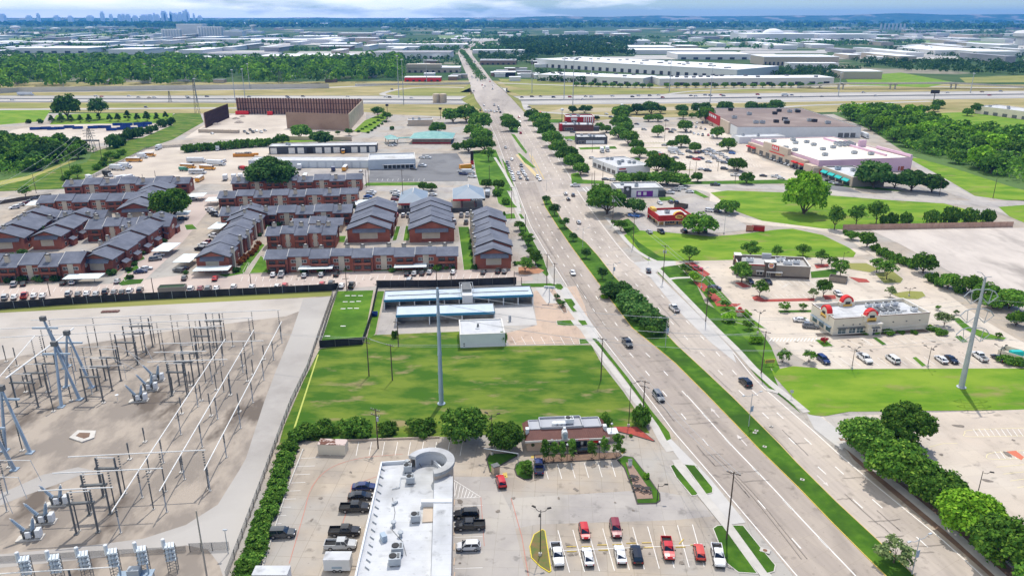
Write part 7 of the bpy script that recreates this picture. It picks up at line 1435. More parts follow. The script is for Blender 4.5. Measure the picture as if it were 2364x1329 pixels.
for x,y,yt,pl in ((116,683,648,'by the red pickup on the fence'),(580,660,632,'over the fence side cars'),(801,672,627,'beside the black pickup at the fence'),(1008,655,620,'left of the car wash screen wall'),(1042,655,617,'behind the car wash screen wall'),(1187,658,626,'at the right end of the car wash screen wall'),(1204,668,640,'on the grass by the car wash drive'),
  (846,432,392,'at the corner of the asphalt lot, left'),(852,430,392,'at the corner of the asphalt lot, right'),(1130,430,382,'on the lawn left of the queue'),(84,446,402,'on the street at the far left'),(147,420,386,'on the corridor beside the fence'),(164,402,374,'on the corridor near the bushy tree'),(237,378,330,'leaning on the corridor fence'),(360,416,394,'between the buses and the apartments'),(330,416,402,'behind the rear left apartment row'),
  (1590,418,372,'in the shopping lot, near the grass strip'),(1606,398,372,'right of the corner store lot'),(1372,425,394,'by the crossing, left'),(1366,430,400,'by the crossing, near'),(1391,424,376,'by the crossing, right'),(1657,395,362,'in the shopping lot middle'),(1697,420,370,'near the crowded rows'),(1316,385,352,'right of the avenue below the trees'),(1750,520,465,'right side of the bright field') if False else (1534,325,274,'behind the corner store trees'),
  (2168,452,414,'at the end of the dark trees by the teal shops'),(2292,458,412,'on the grass before the right wood'),(1887,420,395,'before the teal awning shops'),(1320,365,330,'beside the drive through') if False else (1367,352,322,'before the drive through')):
    pole(x,y,yt,'wood','dark slim pole',pl,arms=0)
def lamp(px,py,ytop,n=3,desc='black lamp post with three lamp heads',place='',m=None,h=None,rot=0,arm=1.6,group=None,order='x',base=True):
    p=G(px,py); h=h or Hgt(px,py,ytop); m=m or POLEB; r=thing('lamp_post',desc,'lamp post',p,rot,place,group,px,order)
    MB().tube((0,0,0),(0,0,h),.1,.06,8).obj('pole',m,r)
    if base: MB().lathe(0,0,[(.32,0),(.32,.75),(.25,.8)],10).obj('concrete_base',CURB,r)
    for i in range(n):
        a=(2*PI*i/n if n!=2 else PI*i)+.35*(n==3); c,s=math.cos(a),math.sin(a)
        MB().path([(0,0,h-.45),(c*arm*.5,s*arm*.5,h-.5),(c*arm*.8,s*arm*.8,h-.1)],.05).cbox(c*arm,s*arm,h-.1,.75,.34,.16,a).obj('lamp_head',m,r)
    return r
lamp(1247,1283,1176,3,'tall black lamp post with three lamp heads','in the yellow kerbed island'); lamp(1136,1050,957,3,'black lamp post with bright heads','between the two dark trees'); lamp(1451,985,880,1,'tall slim dark lamp post','in the lawn bank behind the mansard restaurant'); lamp(1517,1155,1117,1,'short black lamp post','at the near tip of the patio bed',base=False)
for x,y,yt,pl in ((1966,852,803,'on the lawn before the arch restaurant'),(2141,848,801,'beside the small grass island'),(2306,832,798,'beside the cream dumpster pen'),(1749,770,718,'by the clipped bushes at the entrance')): lamp(x,y,yt,3,'bronze lamp post with three heads',pl)
lamp(2098,684,664,2,'small twin lamp post','on the olive island behind the arch restaurant'); lamp(1945,612,582,1,'single lamp post','behind the leafy trees right of the burger restaurant'); lamp(1619,666,617,1,'white single lamp post','beside the red mulch bed',STEEL); lamp(1671,540,498,2,'twin lamp post with shadow','at the edge of the field behind the red restaurant',STEEL); lamp(2256,1143,1086,1,'single bronze lamp post','on the cream lot behind the right trees',rot=-.3)
for i,(x,y,yt) in enumerate(((2105,1326,1240),(1728,985,908),(1536,800,729),(1415,640,608),(1345,572,527),(1290,505,462),(1262,440,415))):
    r=lamp(x,y,yt,2,'grey street light with two arms'+(' and banner' if i in (0,1,2,3) else ''),'on the median',STEEL,rot=R(25),arm=2.6,order='y',base=False)
    if i<4:
        h=Hgt(x,y,yt); MB().box(.12,.85,-.02,.02,h*.45,h*.45+1.5).obj('banner',mat('banner blue',(.25,.35,.50),(.5,.55,.6),3),r)
for x,y,yt,pl in ((1227,372,344,'by the second strip island'),(1210,352,322,'by the first strip island')): lamp(x,y,yt,1,'grey street light',pl,STEEL,arm=3,base=False)
for x,y,yt,pl in ((1266,1062,1028,'near the cypress shrubs, left'),(1309,1064,1028,'near the cypress shrubs, middle'),(1383,1058,1022,'near the cypress shrubs, right'),(1411,1012,980,'by the mansard restaurant corner')):
    p=G(x,y); r=thing('globe_lamp','small black post lamp with white globe','lamp',p,0,pl,None,x); h=Hgt(x,y,yt); MB().tube((0,0,0),(0,0,h),.06,.05,6).obj('pole',POLEB,r); MB().lathe(0,0,[(.08,h),(.26,h+.15),(.26,h+.4),(.06,h+.55)],10).obj('globe',WALLW,r)
lamp(527,1278,1222,1,'slim post with white round cap','inside the substation by the gate',STEEL,arm=.05,base=False)
for x,y,yt in ((1322,252,120),(1302,228,132),(1228,215,138),(1639,235,152),(1935,222,168),(2240,215,170),(147,202,140),(455,235,182),(543,232,162),(566,230,160),(577,206,148),(932,242,138),(921,226,130),(1545,212,140),(1365,190,130),(985,190,140)):
    r=thing('high_mast_light','thin tall highway mast','highway light',G(x,y),0,'along the freeway','tall highway masts',x); h=Hgt(x,y,yt); MB().tube((0,0,0),(0,0,h),.55,.25,6).obj('pole',STEEL,r); MB().lathe(0,0,[(.4,h-.6),(1.6,h-.3),(1.6,h+.3),(.3,h+.6)],8).obj('lamp_ring',STEEL,r)
# steel monopoles
r=thing('transmission_monopole','tall pale grey steel monopole rising over the car wash','power pylon',G(1019,932)); h=Hgt(1019,932,664); MB().tube((0,0,0),(0,0,h),.62,.30,12).lathe(0,0,[(1.0,0),(1.0,.25),(.65,.3)],14).obj('shaft',STEELB,r)
for k in range(6): MB().lathe(0,0,[(.62-.05*k,h*k/6+3),(.66-.05*k,h*k/6+3.1),(.6-.05*k,h*k/6+4.2)],12).obj('sleeve',STEELB,r)
for k in range(3): MB().tube((0,0,h-.6-k*3),(0,-1.6,h-.2-k*3),.1,.06,6).obj('arm',STEELB,r)
r=thing('transmission_monopole','tall steel monopole with curved V shaped arms','power pylon',G(2219,894)); h=Hgt(2219,894,640); MB().tube((0,0,0),(0,0,h),.75,.28,12).lathe(0,0,[(1.2,0),(1.2,.25),(.8,.3)],14).obj('shaft',STEEL,r)
for k in range(3):
    z=h-5.5-k*5.2
    for s in (-1,1):
        P=[(0,0,z+2.2),(s*1.6,0,z+2.3),(s*3.2,0,z+1.7),(s*4.3,0,z+.4)]; MB().path(P,.13).tube(P[-1],(s*2.2,0,z-1.6),.09).tube((s*2.2,0,z-1.6),(0,0,z+.4),.09).tube((s*2.6,0,z+2),(s*2.2,0,z-1.6),.08).obj('curved_arm',STEEL,r)
MB().path([(0,0,h),(-1.2,0,h+1.2),(-2.4,0,h+1.4)],.08).path([(0,0,h),(1.6,0,h+.2)],.08).obj('shield_arm',STEEL,r)
# lattice pylons and far towers
def lattice(px,py,ytop,desc,place,arms=3,w=5):
    h=Hgt(px,py,ytop); r=thing('lattice_pylon',desc,'power pylon',G(px,py),0,place,None,px); b=MB(); n=7
    f=lambda i:(w*(1-.78*i/n)/2,h*i/n)
    for i in range(n):
        a,z0=f(i); c,z1=f(i+1)
        for sx,sy in ((-1,-1),(1,-1),(1,1),(-1,1)):
            b.tube((sx*a,sy*a,z0),(sx*c,sy*c,z1),.16,n=4); b.tube((sx*a,sy*a,z0),(-sy*c,sx*c,z1),.09,n=4)
    b.obj('lattice_frame',STEELD,r)
    for k in range(arms): z=h*(.66+.11*k); MB().tube((-w*.9,0,z),(w*.9,0,z+.3),.16,n=4).tube((-w*.9,0,z),(0,0,z+1.6),.1,n=4).tube((w*.9,0,z+.3),(0,0,z+1.6),.1,n=4).obj('crossarm',STEELD,r)
    return r
lattice(213,352,296,'grey lattice pylon','on the utility corridor',3,5); lattice(456,262,182,'tall dark lattice tower','behind the close posted board wall',0,4); lattice(648,196,165,'small lattice pylon','in front of the left tree belt',3,6); lattice(393,236,210,'square sign gantry','by the freeway at the left',0,3)
r=thing('steel_gantry','wide steel gantry frame','gantry',G(213,345),0,'under the lattice pylon'); MB().box(-6,6,-1,1,6,7).tube((-6,0,0),(-6,0,6),.2).tube((6,0,0),(6,0,6),.2).obj('frame',STEELD,r)
# wires
def wire(a,b_,desc,place,sag=.03,r=.035,group='power lines'):
    a=Vector(a); b_=Vector(b_); n=14; P=[]
    for i in range(n+1): t=i/n; p=a.lerp(b_,t); p.z-=4*t*(1-t)*(b_-a).length*sag; P.append(p)
    return tag(MB().path(P,r,4).obj('power_line',mat('wire alloy',(.42,.43,.44))),desc,'power line',place,group,a.x)
def topof(n,dz=0,dx=0): 
    r,p,h=POLES[n]; return Vector((p.x+dx*math.cos(-.54),p.y+dx*math.sin(-.54),h-.2+dz))
for a,c in (('b','c'),('c','d'),('d','n'),('n','p'),('h','i'),('i','j'),('j','l'),('e','f'),('f','d')):
    for dx in (-1.1,1.1): wire(topof(a,0,dx),topof(c,0,dx),'pale overhead wire','between wooden poles beside the avenue',.015)
wire(topof('h'),topof('d'),'long overhead wire crossing the avenue','from the rough field to the right verge',.012)
M2=G(2219,894); M1=G(1019,932)
for k in range(3):
    for s in (-1,1): wire((M2.x+s*4.3,M2.y,24.5-k*5.2),(M1.x+s*.3,M1.y-1.6,Hgt(1019,932,664)-.3-k*3),'long sagging transmission wire','crossing above the avenue and median grove',.045,.03,'transmission wires')
    wire((M2.x+4.3,M2.y,24.5-k*5.2),(M2.x+120,M2.y+6,25-k*5),'transmission wire','leaving the right edge from the V armed monopole',.03,.03,'transmission wires')
ap=[Vector(G(213,352))+Vector((0,0,18)),Vector(G(237,378))+Vector((0,0,16))]
for k in range(4): wire(ap[k%2]+Vector((k-2,0,k*.8)),Vector((-190-8*k,215,20+k*2)),'transmission wire','from the corridor pylon to the left edge',.02,.05,'corridor wires')
for k in range(2): wire((-118+k,G(60,800).y,9),topof('e',-.5*k),'thin service wire','from the substation to the rough field poles',.01,.03)
# ================================================================ SUBSTATION
def pipe_run(a,b_,z,posts,desc,place,ph=None,pm=None,r=.12,end=False):
    A=G(*a,z); B=G(*b_,z); t_=thing('bus_pipe',desc,'bus bar',(0,0,0),0,place,'substation bus pipes',a[0]); MB().tube(A,B,r,n=8).obj('pipe',ALU,t_)
    for t in posts:
        p=A.lerp(B,t); MB().tube((p.x,p.y,0),(p.x,p.y,z*.62),.13,n=6).obj('post',pm or STEEL,t_); q=MB(); zz=z*.62
        for k in range(6): q.lathe(p.x,p.y,[(.14,zz+k*(z*.38)/6),(.23,zz+k*(z*.38)/6+.12),(.14,zz+k*(z*.38)/6+.25)],7)
        q.obj('insulator',STEELD,t_); MB().cbox(p.x,p.y,0,.5,.5,.2).obj('footing',CURB,t_)
    return t_
pipe_run((520,782),(258,1180),6,[.06,.2,.36,.53,.68,.84,.98],'slanting aluminium bus pipe','left of the three diagonal runs'); pipe_run((586,761),(368,1133),6,[.05,.2,.36,.52,.68,.84,.98],'slanting aluminium bus pipe','middle of the three diagonal runs'); pipe_run((650,742),(471,1085),6,[.03,.18,.34,.5,.66,.82,.98],'slanting aluminium bus pipe','right of the three diagonal runs')
HB=[((71,739),(647,715),[.07,.24,.43,.47,.55,.62,.72,.76,.88,.99],'rearmost'),((-20,760),(585,733),[.18,.35,.55,.62,.7,.77,.83,.98],'second'),((-20,780),(516,752),[.2,.5,.6,.72,.85,.98],'third'),((370,793),(608,786),[.2,.5,.8],'short fourth'),((355,813),(476,810),[.2,.5,.9],'short fifth'),((340,835),(525,829),[.25,.45,.9],'short sixth')]
for a,c,ps,w in HB: pipe_run(a,c,9.3,ps,w+' level bus pipe on dark posts','across the substation back',pm=STEELD,r=.12)
for a,c,ps,w in (((157,1054),(474,1038),[.2,.36,.66,.98],'nearest level run, top'),((121,1092),(375,1080),[.27,.5,.85],'nearest level run, middle'),((89,1132),(261,1124),[.42,.68],'nearest level run, bottom')): pipe_run(a,c,9.3,ps,'level bus pipe on dark posts',w,pm=STEELD,r=.12)
pipe_run((-30,1325),(258,1308),4.2,[.65],'low white bus pipe','along the bottom edge',r=.1); pipe_run((-10,880),(80,775),9.3,[.3,.9],'slanting bus pipe','at the left edge, rear'); pipe_run((13,873),(170,757),11.5,[.5,.9],'thick pale beam between leaning frames','at the left edge',r=.2)
def switch(l,r_,place,top=9.3,bar=6.6):
    A=G(*l,bar); B=G(*r_,bar); t=thing('disconnect_switch','dark two legged disconnect switch frame','switch frame',(A.x,A.y,0),math.atan2(B.y-A.y,B.x-A.x),place,'disconnect switches in the substation',l[0]); w=(B-A).length
    for x in (0,w):
        MB().tube((x,0,0),(x,0,bar),.2,n=6).cbox(x,0,0,.8,.8,.18).obj('leg',STEELD,t); q=MB()
        for k in range(7): q.lathe(x,0,[(.14,bar+.2+k*.35),(.25,bar+.3+k*.35),(.14,bar+.5+k*.35)],7)
        q.obj('insulator',STEELD,t)
    MB().box(-.5,w+.5,-.3,.3,bar,bar+.32).obj('crossbar',STEELD,t); MB().tube((0,0,top-.1),(w,0,top-.1),.1,n=5).obj('blade',ALU,t)
    return t
for l,r_,p in (((303,754),(345,753),'rear middle'),((286,772),(330,770),'rear middle, one nearer'),((268,791),(309,792),'rear middle, two nearer'),((477,742),(508,742),'rear right'),((463,759),(495,759),'rear right, one nearer'),((450,777),(481,777),'rear right, two nearer'),((420,816),(453,816),'right of the breakers'),((406,837),(440,836),'right of the breakers, one nearer'),((388,860),(424,860),'right of the breakers, two nearer'),((234,826),(270,827),'left of the breakers'),((213,848),(249,849),'left of the breakers, one nearer'),((189,871),(227,871),'left of the breakers, two nearer'),((84,840),(128,840),'far left'),((59,862),(102,862),'far left, one nearer'),((27,884),(76,885),'far left, two nearer'),((225,1082),(268,1082),'near the bottom left'),((192,1122),(241,1119),'near the bottom left, one nearer'),((161,1164),(212,1160),'near the bottom left, two nearer')): switch(l,r_,p+' of the substation')
def aframe(apx,ay,feet,desc,place,r=.42):
    bx=G(*feet[0]); bz=[G(*f) for f in feet]; base=sum(bz,Vector())/len(bz); 
    # apex stands above the middle of the feet
    h=15.0; t=thing('a_frame_mast',desc,'steel mast',(0,0,0),0,place,'leaning tubular masts',apx); top=Vector((base.x-1.0,base.y,h)); top=G(apx,ay,15.0)
    for p in bz: MB().tube(p,top,r,r*.6,10).cbox(p.x,p.y,0,1.5,1.5,.25).obj('leg',STEELB,t)
    MB().cbox(top.x,top.y,top.z-.6,1.4,1.0,1.2).obj('head_plate',STEELD,t); MB().box(top.x-3.5,top.x+3.5,top.y-.2,top.y+.2,top.z-3,top.z-2.6).obj('cross_beam',STEELB,t)
aframe(154,768,((212,894),(153,893)),'leaning blue grey tubular A shaped mast','rear one near the breakers'); aframe(125,793,((184,922),(142,939)),'leaning blue grey tubular A shaped mast','front one near the breakers'); aframe(2,895,((70,1045),(12,1040)),'leaning blue grey tubular A shaped mast','at the left edge'); aframe(-35,960,((34,1084),(-20,1090)),'thick leaning blue grey leg','cut by the left edge'); aframe(99,735,((150,850),(158,845)),'slim leaning twin mast','rearmost at the left')
def breaker(px,py,place):
    t=thing('circuit_breaker','grey breaker with slanting bushings','circuit breaker',G(px,py),.15,place,'substation circuit breakers',px,'y')
    MB().box(-2.4,2.2,-.9,.9,0,.25).obj('pad',CURB,t); MB().box(-1.2,.9,-.5,.5,.9,1.7).tube((-1.4,0,1.7),(1.0,0,1.7),.45,n=10).obj('tank',STEELD,t)
    for x in (-1.1,-.2,.7): MB().box(x-.08,x+.08,-.5,.5,.25,.9).obj('leg',STEELD,t)
    MB().box(1.15,2.0,-.75,.5,.5,2.1).obj('control_cabinet',WALLW,t); MB().box(-.5,.5,-.9,-.52,.7,1.9).obj('control_cabinet',WALLW,t)
    for x,lx,lz in ((-.9,-1.7,2.6),(.55,.5,2.4)):
        a=Vector((x,0,1.9)); c=a+Vector((lx,0,lz)); q=MB().tube(a,c,.30,.16,10)
        for k in range(9): u=a.lerp(c,k/9); v=a.lerp(c,k/9+.05); q.tube(u,v,.40-.018*k,n=10)
        q.obj('bushing',STEELB,t); MB().tube(a-Vector((0,0,.25)),a+Vector((0,0,.06)),.42,n=12).obj('bushing_collar',WALLW,t); MB().tube(c,c+(c-a).normalized()*.35,.12,n=6).obj('terminal',ALU,t)
for x,y,p in ((361,878,'in the rear trio'),(346,900,'in the rear trio'),(322,925,'in the rear trio'),(136,1164,'in the front trio at the left'),(102,1206,'in the front trio at the left'),(72,1242,'in the front trio at the left')): breaker(x,y,p)
for a,c in (((180,801),(275,799)),((152,824),(252,823)),((190,845),(285,843)),((-10,1062),(70,1062)),((-10,1100),(42,1101))):
    pipe_run(a,c,8,[.1],'thin bus pipe','above the breaker trio '+('at the rear' if a[1]<1000 else 'at the left edge'),r=.07)
def capbank(px,py,yt):
    h=7.0; t=thing('capacitor_bank','rack of white capacitor cans','capacitor bank',G(px,py),.2,'at the bottom left','capacitor banks',px); b=MB()
    for x,y in ((-.7,-.6),(.7,-.6),(.7,.6),(-.7,.6)): b.tube((x,y,0),(x,y,h-1.4),.06,n=4)
    for k in range(5):
        z0,z1=k*.6,(k+1)*.6
        for (x,y),(x2,y2) in (((-.7,-.6),(.7,-.6)),((.7,-.6),(.7,.6)),((.7,.6),(-.7,.6)),((-.7,.6),(-.7,-.6))): b.tube((x,y,z0),(x2,y2,z1),.035,n=4)
    b.obj('stand',STEELD,t)
    for k in range(4):
        for s in (-1,0,1):
            z=3.0+k*.85; MB().cbox(s*.55,-.1,z,.42,1.5,.34,.25).tube((s*.55-.1,-.8,z+.2),(s*.55-.2,-1.15,z+.35),.06,n=5).obj('capacitor_can',mat('can white',(.60,.66,.70)),t)
        MB().box(-1,1,-.15,.15,2.85+k*.85,2.95+k*.85).obj('shelf',STEELD,t)
    MB().lathe(-.9,0,[(.3,h-1.6),(.34,h-1.5),(.34,h+.1),(.25,h+.2)],10).obj('top_drum',WALLW,t)
for x,y in ((72,1352),(140,1348),(206,1340),(272,1334),(338,1328),(402,1320)): capbank(x,y,0)
r=thing('steel_platform','low blue grey platform frame with grey transformer','platform',G(315,1345),.1,'between the two right capacitor banks'); MB().box(-3,3,-1.2,1.2,1.6,1.8).obj('deck',STEELB,r); [MB().tube((x,y,0),(x,y,1.6),.09,n=5).obj('leg',STEELB,r) for x in (-2.7,2.7) for y in (-1,1)]; MB().box(-1,1,-.7,.7,1.8,3.1).obj('transformer',STEEL,r); [MB().lathe(x,0,[(.14,1.8),(.2,2.4),(.12,4)],8).obj('bushing',STEELB,r) for x in (-2.3,2.3)]
for x,y,yt in ((124,950,910),(22,1078,985),(52,1040,975),(420,955,915),(488,960,905),(553,950,905),(572,880,850),(440,890,855),(400,905,868),(465,925,885),(500,900,862),(532,912,872),(560,845,808),(585,865,828),(610,830,795),(538,800,765),(40,845,800),(15,835,795),(60,905,865),(110,905,868),(165,925,890),(240,930,890),(335,1020,985),(300,1060,1020),(345,1090,1050),(420,1090,1050)):
    r=thing('surge_arrester','dark ribbed arrester post','arrester',G(x,y),0,'standing free in the substation','ribbed arrester posts',x); h=Hgt(x,y,yt); q=MB().tube((0,0,0),(0,0,h*.55),.12,n=6)
    for k in range(7): q.lathe(0,0,[(.1,h*.55+k*h*.06),(.22,h*.57+k*h*.06),(.1,h*.6+k*h*.06)],8)
    q.obj('post',STEELD,r); MB().cbox(0,0,0,.9,.9,.25).obj('footing',CURB,r)
tag(MB().cbox(*G(255,720)[:2],.05,5.5,1.6,.35,.1).obj('scrap_pile',mat('rust scrap',(.10,.04,.03),(.2,.12,.1),1.5)),'flat pile of rusty scrap','scrap','on the pale strip at the back of the substation')
tag(MB().lathe(*G(272,925)[:2],[(.05,0),(.05,1.6),(.45,1.7),(.45,1.75)],10).obj('round_marker',WALLW),'white round topped marker','marker','on bare dirt before the rear breaker trio')
for (x,y),(bx,by) in (((275,799),(352,868)),((252,823),(336,890)),((285,843),(312,914)),((70,1062),(124,1155)),((42,1101),(92,1197)),((10,1140),(60,1232)),((330,788),(372,868)),((300,812),(356,890))):
    a=G(x,y,8.6); c=G(bx,by)+Vector((-1.5,0,4.6)); wire(a,c,'pale jumper wire','dropping to the breaker bushings',.0,.06,'substation jumper wires')
# fences
def fence(pts,h,panel,desc,place,step=4.0,post=STEELD,name='screen_fence',th=.08,ex=.1):
    P=[G(*p) for p in pts]; r=thing(name,desc,'fence',(0,0,0),0,place,None,pts[0][0]); b=MB(); pm=MB().tube((0,0,0),(0,0,h+ex),.07,n=6).mesh('post',post); k=0
    for a,c in zip(P,P[1:]):
        d=(c-a); L_=d.length; d.normalize(); n=Vector((-d.y,d.x,0))*th/2
        b.prism([(a-n)[:2],(c-n)[:2],(c+n)[:2],(a+n)[:2]],.05,h)
        for i in range(int(L_/step)):
            if k<95: link('post',pm,r,a+d*i*step+Vector((n.x*2,-abs(n.y)*2-.08,0))); k+=1
    b.obj('panel',panel,r); return r
def chain(name):
    if name in MC: return MC[name]
    m=bpy.data.materials.new(name); m.use_nodes=True; t=m.node_tree; b=t.nodes['Principled BSDF']; b.inputs['Base Color'].default_value=(.22,.22,.22,1); b.inputs['Alpha'].default_value=.35; MC[name]=m; return m
CHN=chain('chain link mesh')
fence([(-60,728),(0,714),(170,702),(336,692),(500,684),(766,671),(782,668)],2.6,SCREEN,'long black screened chain fence','between the apartments and the substation',4.5,STEEL)
fence([(870,664),(1010,663),(1192,656)],2.8,SCREEN,'black screen wall','behind the car wash',5); fence([(872,668),(858,735),(838,795),(738,803)],2.4,SCREEN,'black solid fence','around the right and near side of the dog lawn',4); fence([(782,668),(765,710),(738,798)],1.8,CHN,'black chain link fence with dark posts','on the left of the dog lawn',2.2,SCREEN)
fence([(768,686),(737,775),(710,855),(672,935),(641,1018),(601,1130),(560,1240),(522,1340)],2.0,CHN,'see through chain link fence','along the outside of the curved substation lane',3,STEELD); fence([(440,1272),(530,1268)],1.8,CHN,'low chain link gate','across the lane at the bottom of the substation',2,STEELD); fence([(0,1296),(200,1284),(430,1272)],1.2,CHN,'low wire fence','behind the capacitor banks',5,STEELD)
fence([(918,493),(1110,490)],2.4,WALLD,'dark grey board fence','behind the fuel station',4,TRIMD); fence([(1945,531),(2020,530),(2338,524)],2.6,BROWNF,'long brown plank fence','between the bright field and the caliche lot',3,BROWNF); fence([(200,420),(262,388),(338,346),(430,338)],2,CHN,'chain link fence','along the bus yard edge',4,STEELD); fence([(0,472),(60,462),(120,455)],2.0,mat('weathered board',(.12,.10,.08)),'weathered board fence','at the far left of the apartments',3)
fence([(700,1038),(660,1140),(600,1330)],.35,CURB,'low pale kerb rail','along the hedge strip',6,CURB,'kerb_rail',.25,0); fence([(745,1020),(1015,1011)],.5,BEIGE,'low tan rail','behind the rear stalls of the white restaurant lot',5,BEIGE,'low_wall',.2,0)
# ================================================================ SMALL THINGS
for x,y in ((1462,1108),(1471,1130),(1492,1135)):
    t=thing('picnic_table','black round picnic table with attached benches','picnic table',G(x,y)+Vector((0,0,.2)),rnd.random(),'on the brown patio','patio picnic tables',x); MB().lathe(0,0,[(.62,.70),(.62,.75)],10).obj('table_top',TRIMD,t); MB().tube((0,0,0),(0,0,.7),.07,n=6).obj('pedestal',TRIMD,t)
    for k in range(4): a=k*PI/2; MB().cbox(1.05*math.cos(a),1.05*math.sin(a),.4,.32,.95,.05,a).tube((0,0,.3),(1.05*math.cos(a),1.05*math.sin(a),.42),.035,n=4).obj('bench',TRIMD,t)
r=thing('speaker_box','small white order kiosk','kiosk',G(1454,1076),.2,'at the top of the patio bed'); MB().box(-.35,.35,-.3,.3,.15,1.6).obj('body',WALLW,r); MB().box(-.42,.42,-.36,.36,1.6,1.75).obj('cap',STEELD,r)
r=thing('menu_kiosk','small stone drive through kiosk with black lattice roof','kiosk',G(1144,1092),.5,'at the tip of the dark bed'); MB().box(-.7,.7,-.6,.6,.1,1.9).obj('body',SAND,r); MB().box(-.8,.8,-.7,.7,1.9,2.1).obj('roof',STEELD,r)
r=thing('height_gate','thin grey height barrier arm','barrier',G(1196,1074),0,'over the drive lane by the dark bed'); MB().tube((0,0,0),(0,0,3),.08,n=6).tube((0,0,3),(-7.5,2,3.1),.1,n=6).obj('frame',STEEL,r)
r=thing('vacuum_station','silver vacuum island with hose','vacuum station',G(1177,742),0,'on the car wash forecourt'); MB().lathe(0,0,[(.45,.1),(.45,1.8),(.3,2.1)],10).obj('drum',STEEL,r); MB().box(-.8,.8,-.7,.7,.03,.16).obj('plinth',CURB,r)
r=thing('pylon_sign','white car wash sign on a white post','sign',G(1268,698),R(-10),'at the avenue corner of the car wash'); MB().tube((0,0,0),(0,0,5),.18,n=8).obj('post',WALLW,r); MB().box(-1.9,1.9,-.2,.2,5,5.9).obj('board',WALLW,r); signtext(r,'Car Wash',(0,-.23,5.45),.7,BLUE); MB().lathe(0,-.5,[(.4,.1),(.4,1.2)],8).obj('trash_can',STEELD,r) if False else None
r=thing('monument_sign','peach monument sign with small red arch','sign',G(1707,731),R(-10),'on the lawn by the arch restaurant entrance'); MB().box(-.9,.9,-.35,.35,.1,1.6).obj('base',CREAMW,r); MB().box(-1.5,1.5,-.3,.3,1.6,2.7).obj('board',STUC,r); MB().box(-1.3,1.3,-.34,-.3,1.7,2.1).obj('sign_lettering',REDB,r); b=MB(); n=10
for i in range(n): t0=PI*i/n;t1=PI*(i+1)/n; b.face([(.7*math.cos(t0),-.3,2.7+.7*math.sin(t0)),(.7*math.cos(t0),.3,2.7+.7*math.sin(t0)),(.7*math.cos(t1),.3,2.7+.7*math.sin(t1)),(.7*math.cos(t1),-.3,2.7+.7*math.sin(t1))]); b.face([(0,-.3,2.7),(.7*math.cos(t0),-.3,2.7+.7*math.sin(t0)),(.7*math.cos(t1),-.3,2.7+.7*math.sin(t1))]); b.face([(0,.3,2.7),(.7*math.cos(t1),.3,2.7+.7*math.sin(t1)),(.7*math.cos(t0),.3,2.7+.7*math.sin(t0))])
b.obj('arch_top',REDB,r)
r=thing('framed_sign','small yellow framed sign on the grass','sign',G(1776,845),R(8),'by the right sidewalk'); b=MB().box(-1.4,1.4,-.05,.05,1.0,1.12).box(-1.4,1.4,-.05,.05,1.95,2.07).box(-1.4,-1.28,-.05,.05,1.12,1.95).box(1.28,1.4,-.05,.05,1.12,1.95); b.obj('frame',YELO,r); MB().box(-1.28,1.28,-.02,.02,1.12,1.95).obj('panel',DRY,r); MB().tube((-1,0,0),(-1,0,1),.05).tube((1,0,0),(1,0,1),.05).obj('post',TRIMD,r)
r=thing('pylon_sign','black and red pylon sign','sign',G(1090,380),0,'on the lawn beside the asphalt lot'); MB().box(-1,1,-.4,.4,2.6,9).obj('board',BLACK,r); MB().box(-1.1,1.1,-.5,.5,0,2.6).obj('base',RED,r)
for x,y,yt,d,pl,m in ((1017,275,248,'tall black round topped sign','left of the avenue near the freeway',BLACK),(895,275,240,'black lamp like sign mast','right of the boarded yard',BLACK),(1297,288,250,'tall white and black pole sign','right of the avenue near the freeway',WALLW),(1435,262,240,'white pole sign','behind the lot trees',WALLW),(1247,275,258,'red round pole sign','above the street trees',REDB),(1216,268,260,'green road sign','at the ramp corner',mat('sign green',(.0,.16,.10)))):
    r=thing('pole_sign',d,'sign',G(x,y),0,pl); h=Hgt(x,y,yt); MB().tube((0,0,0),(0,0,h-1),.25,.2,8).obj('post',TRIMD,r); MB().lathe(0,0,[(.2,h-2.4),(1.5,h-2),(1.5,h-.4),(.4,h)],12).obj('board',m,r)
r=thing('billboard','dark billboard on a post','billboard',G(2155,235),0,'beside the freeway at the right'); MB().tube((0,0,0),(0,0,9),.5,n=8).obj('post',STEELD,r); MB().box(-5,5,-.4,.4,9,13).obj('board',TRIMD,r)
for x in (1008,1023): r=thing('storage_tank','tan cylindrical storage tank','tank',G(x,237),0,'beside the freeway left of the bridge','tan tanks',x); MB().lathe(0,0,[(4.2,0),(4.2,9),(3.8,9.6)],18).obj('shell',SAND,r); MB().lathe(0,0,[(3.7,9.65),(.4,10.2)],18).obj('lid',BEIGE,r)
for x,y in ((1780,985),(1742,1000),(1852,1108),(1746,995),(1765,1032)): tag(MB().cbox(*G(x,y)[:2],.16,.85,.7,.1,-.5).cbox(*G(x,y)[:2],.262,.35,.3,.02,-.5,1).obj('utility_cover',[WALKM,TRIMD]),'pale utility box cover','utility cover','in the median grass',px=y)
tag(MB().cbox(*G(1766,1272)[:2],.16,1.8,1.2,.1,-.5).lathe(*G(1766,1272)[:2],[(.4,.26),(.4,.28)],12,1).obj('manhole',[WALKM,mat('rust',(.2,.1,.06))]),'round rusty manhole in a pale slab','manhole','in the right grass verge island'); tag(MB().cbox(*G(1783,903)[:2],.05,3.2,1.4,.14,-.6).obj('inlet_slab',WALKM),'pale storm inlet slab','drain','on the right verge by the sidewalk')
tag(MB().cbox(*G(1286,1325)[:2],.1,.1,.1,.1).obj('stub',CURB),'x','x') if False else None
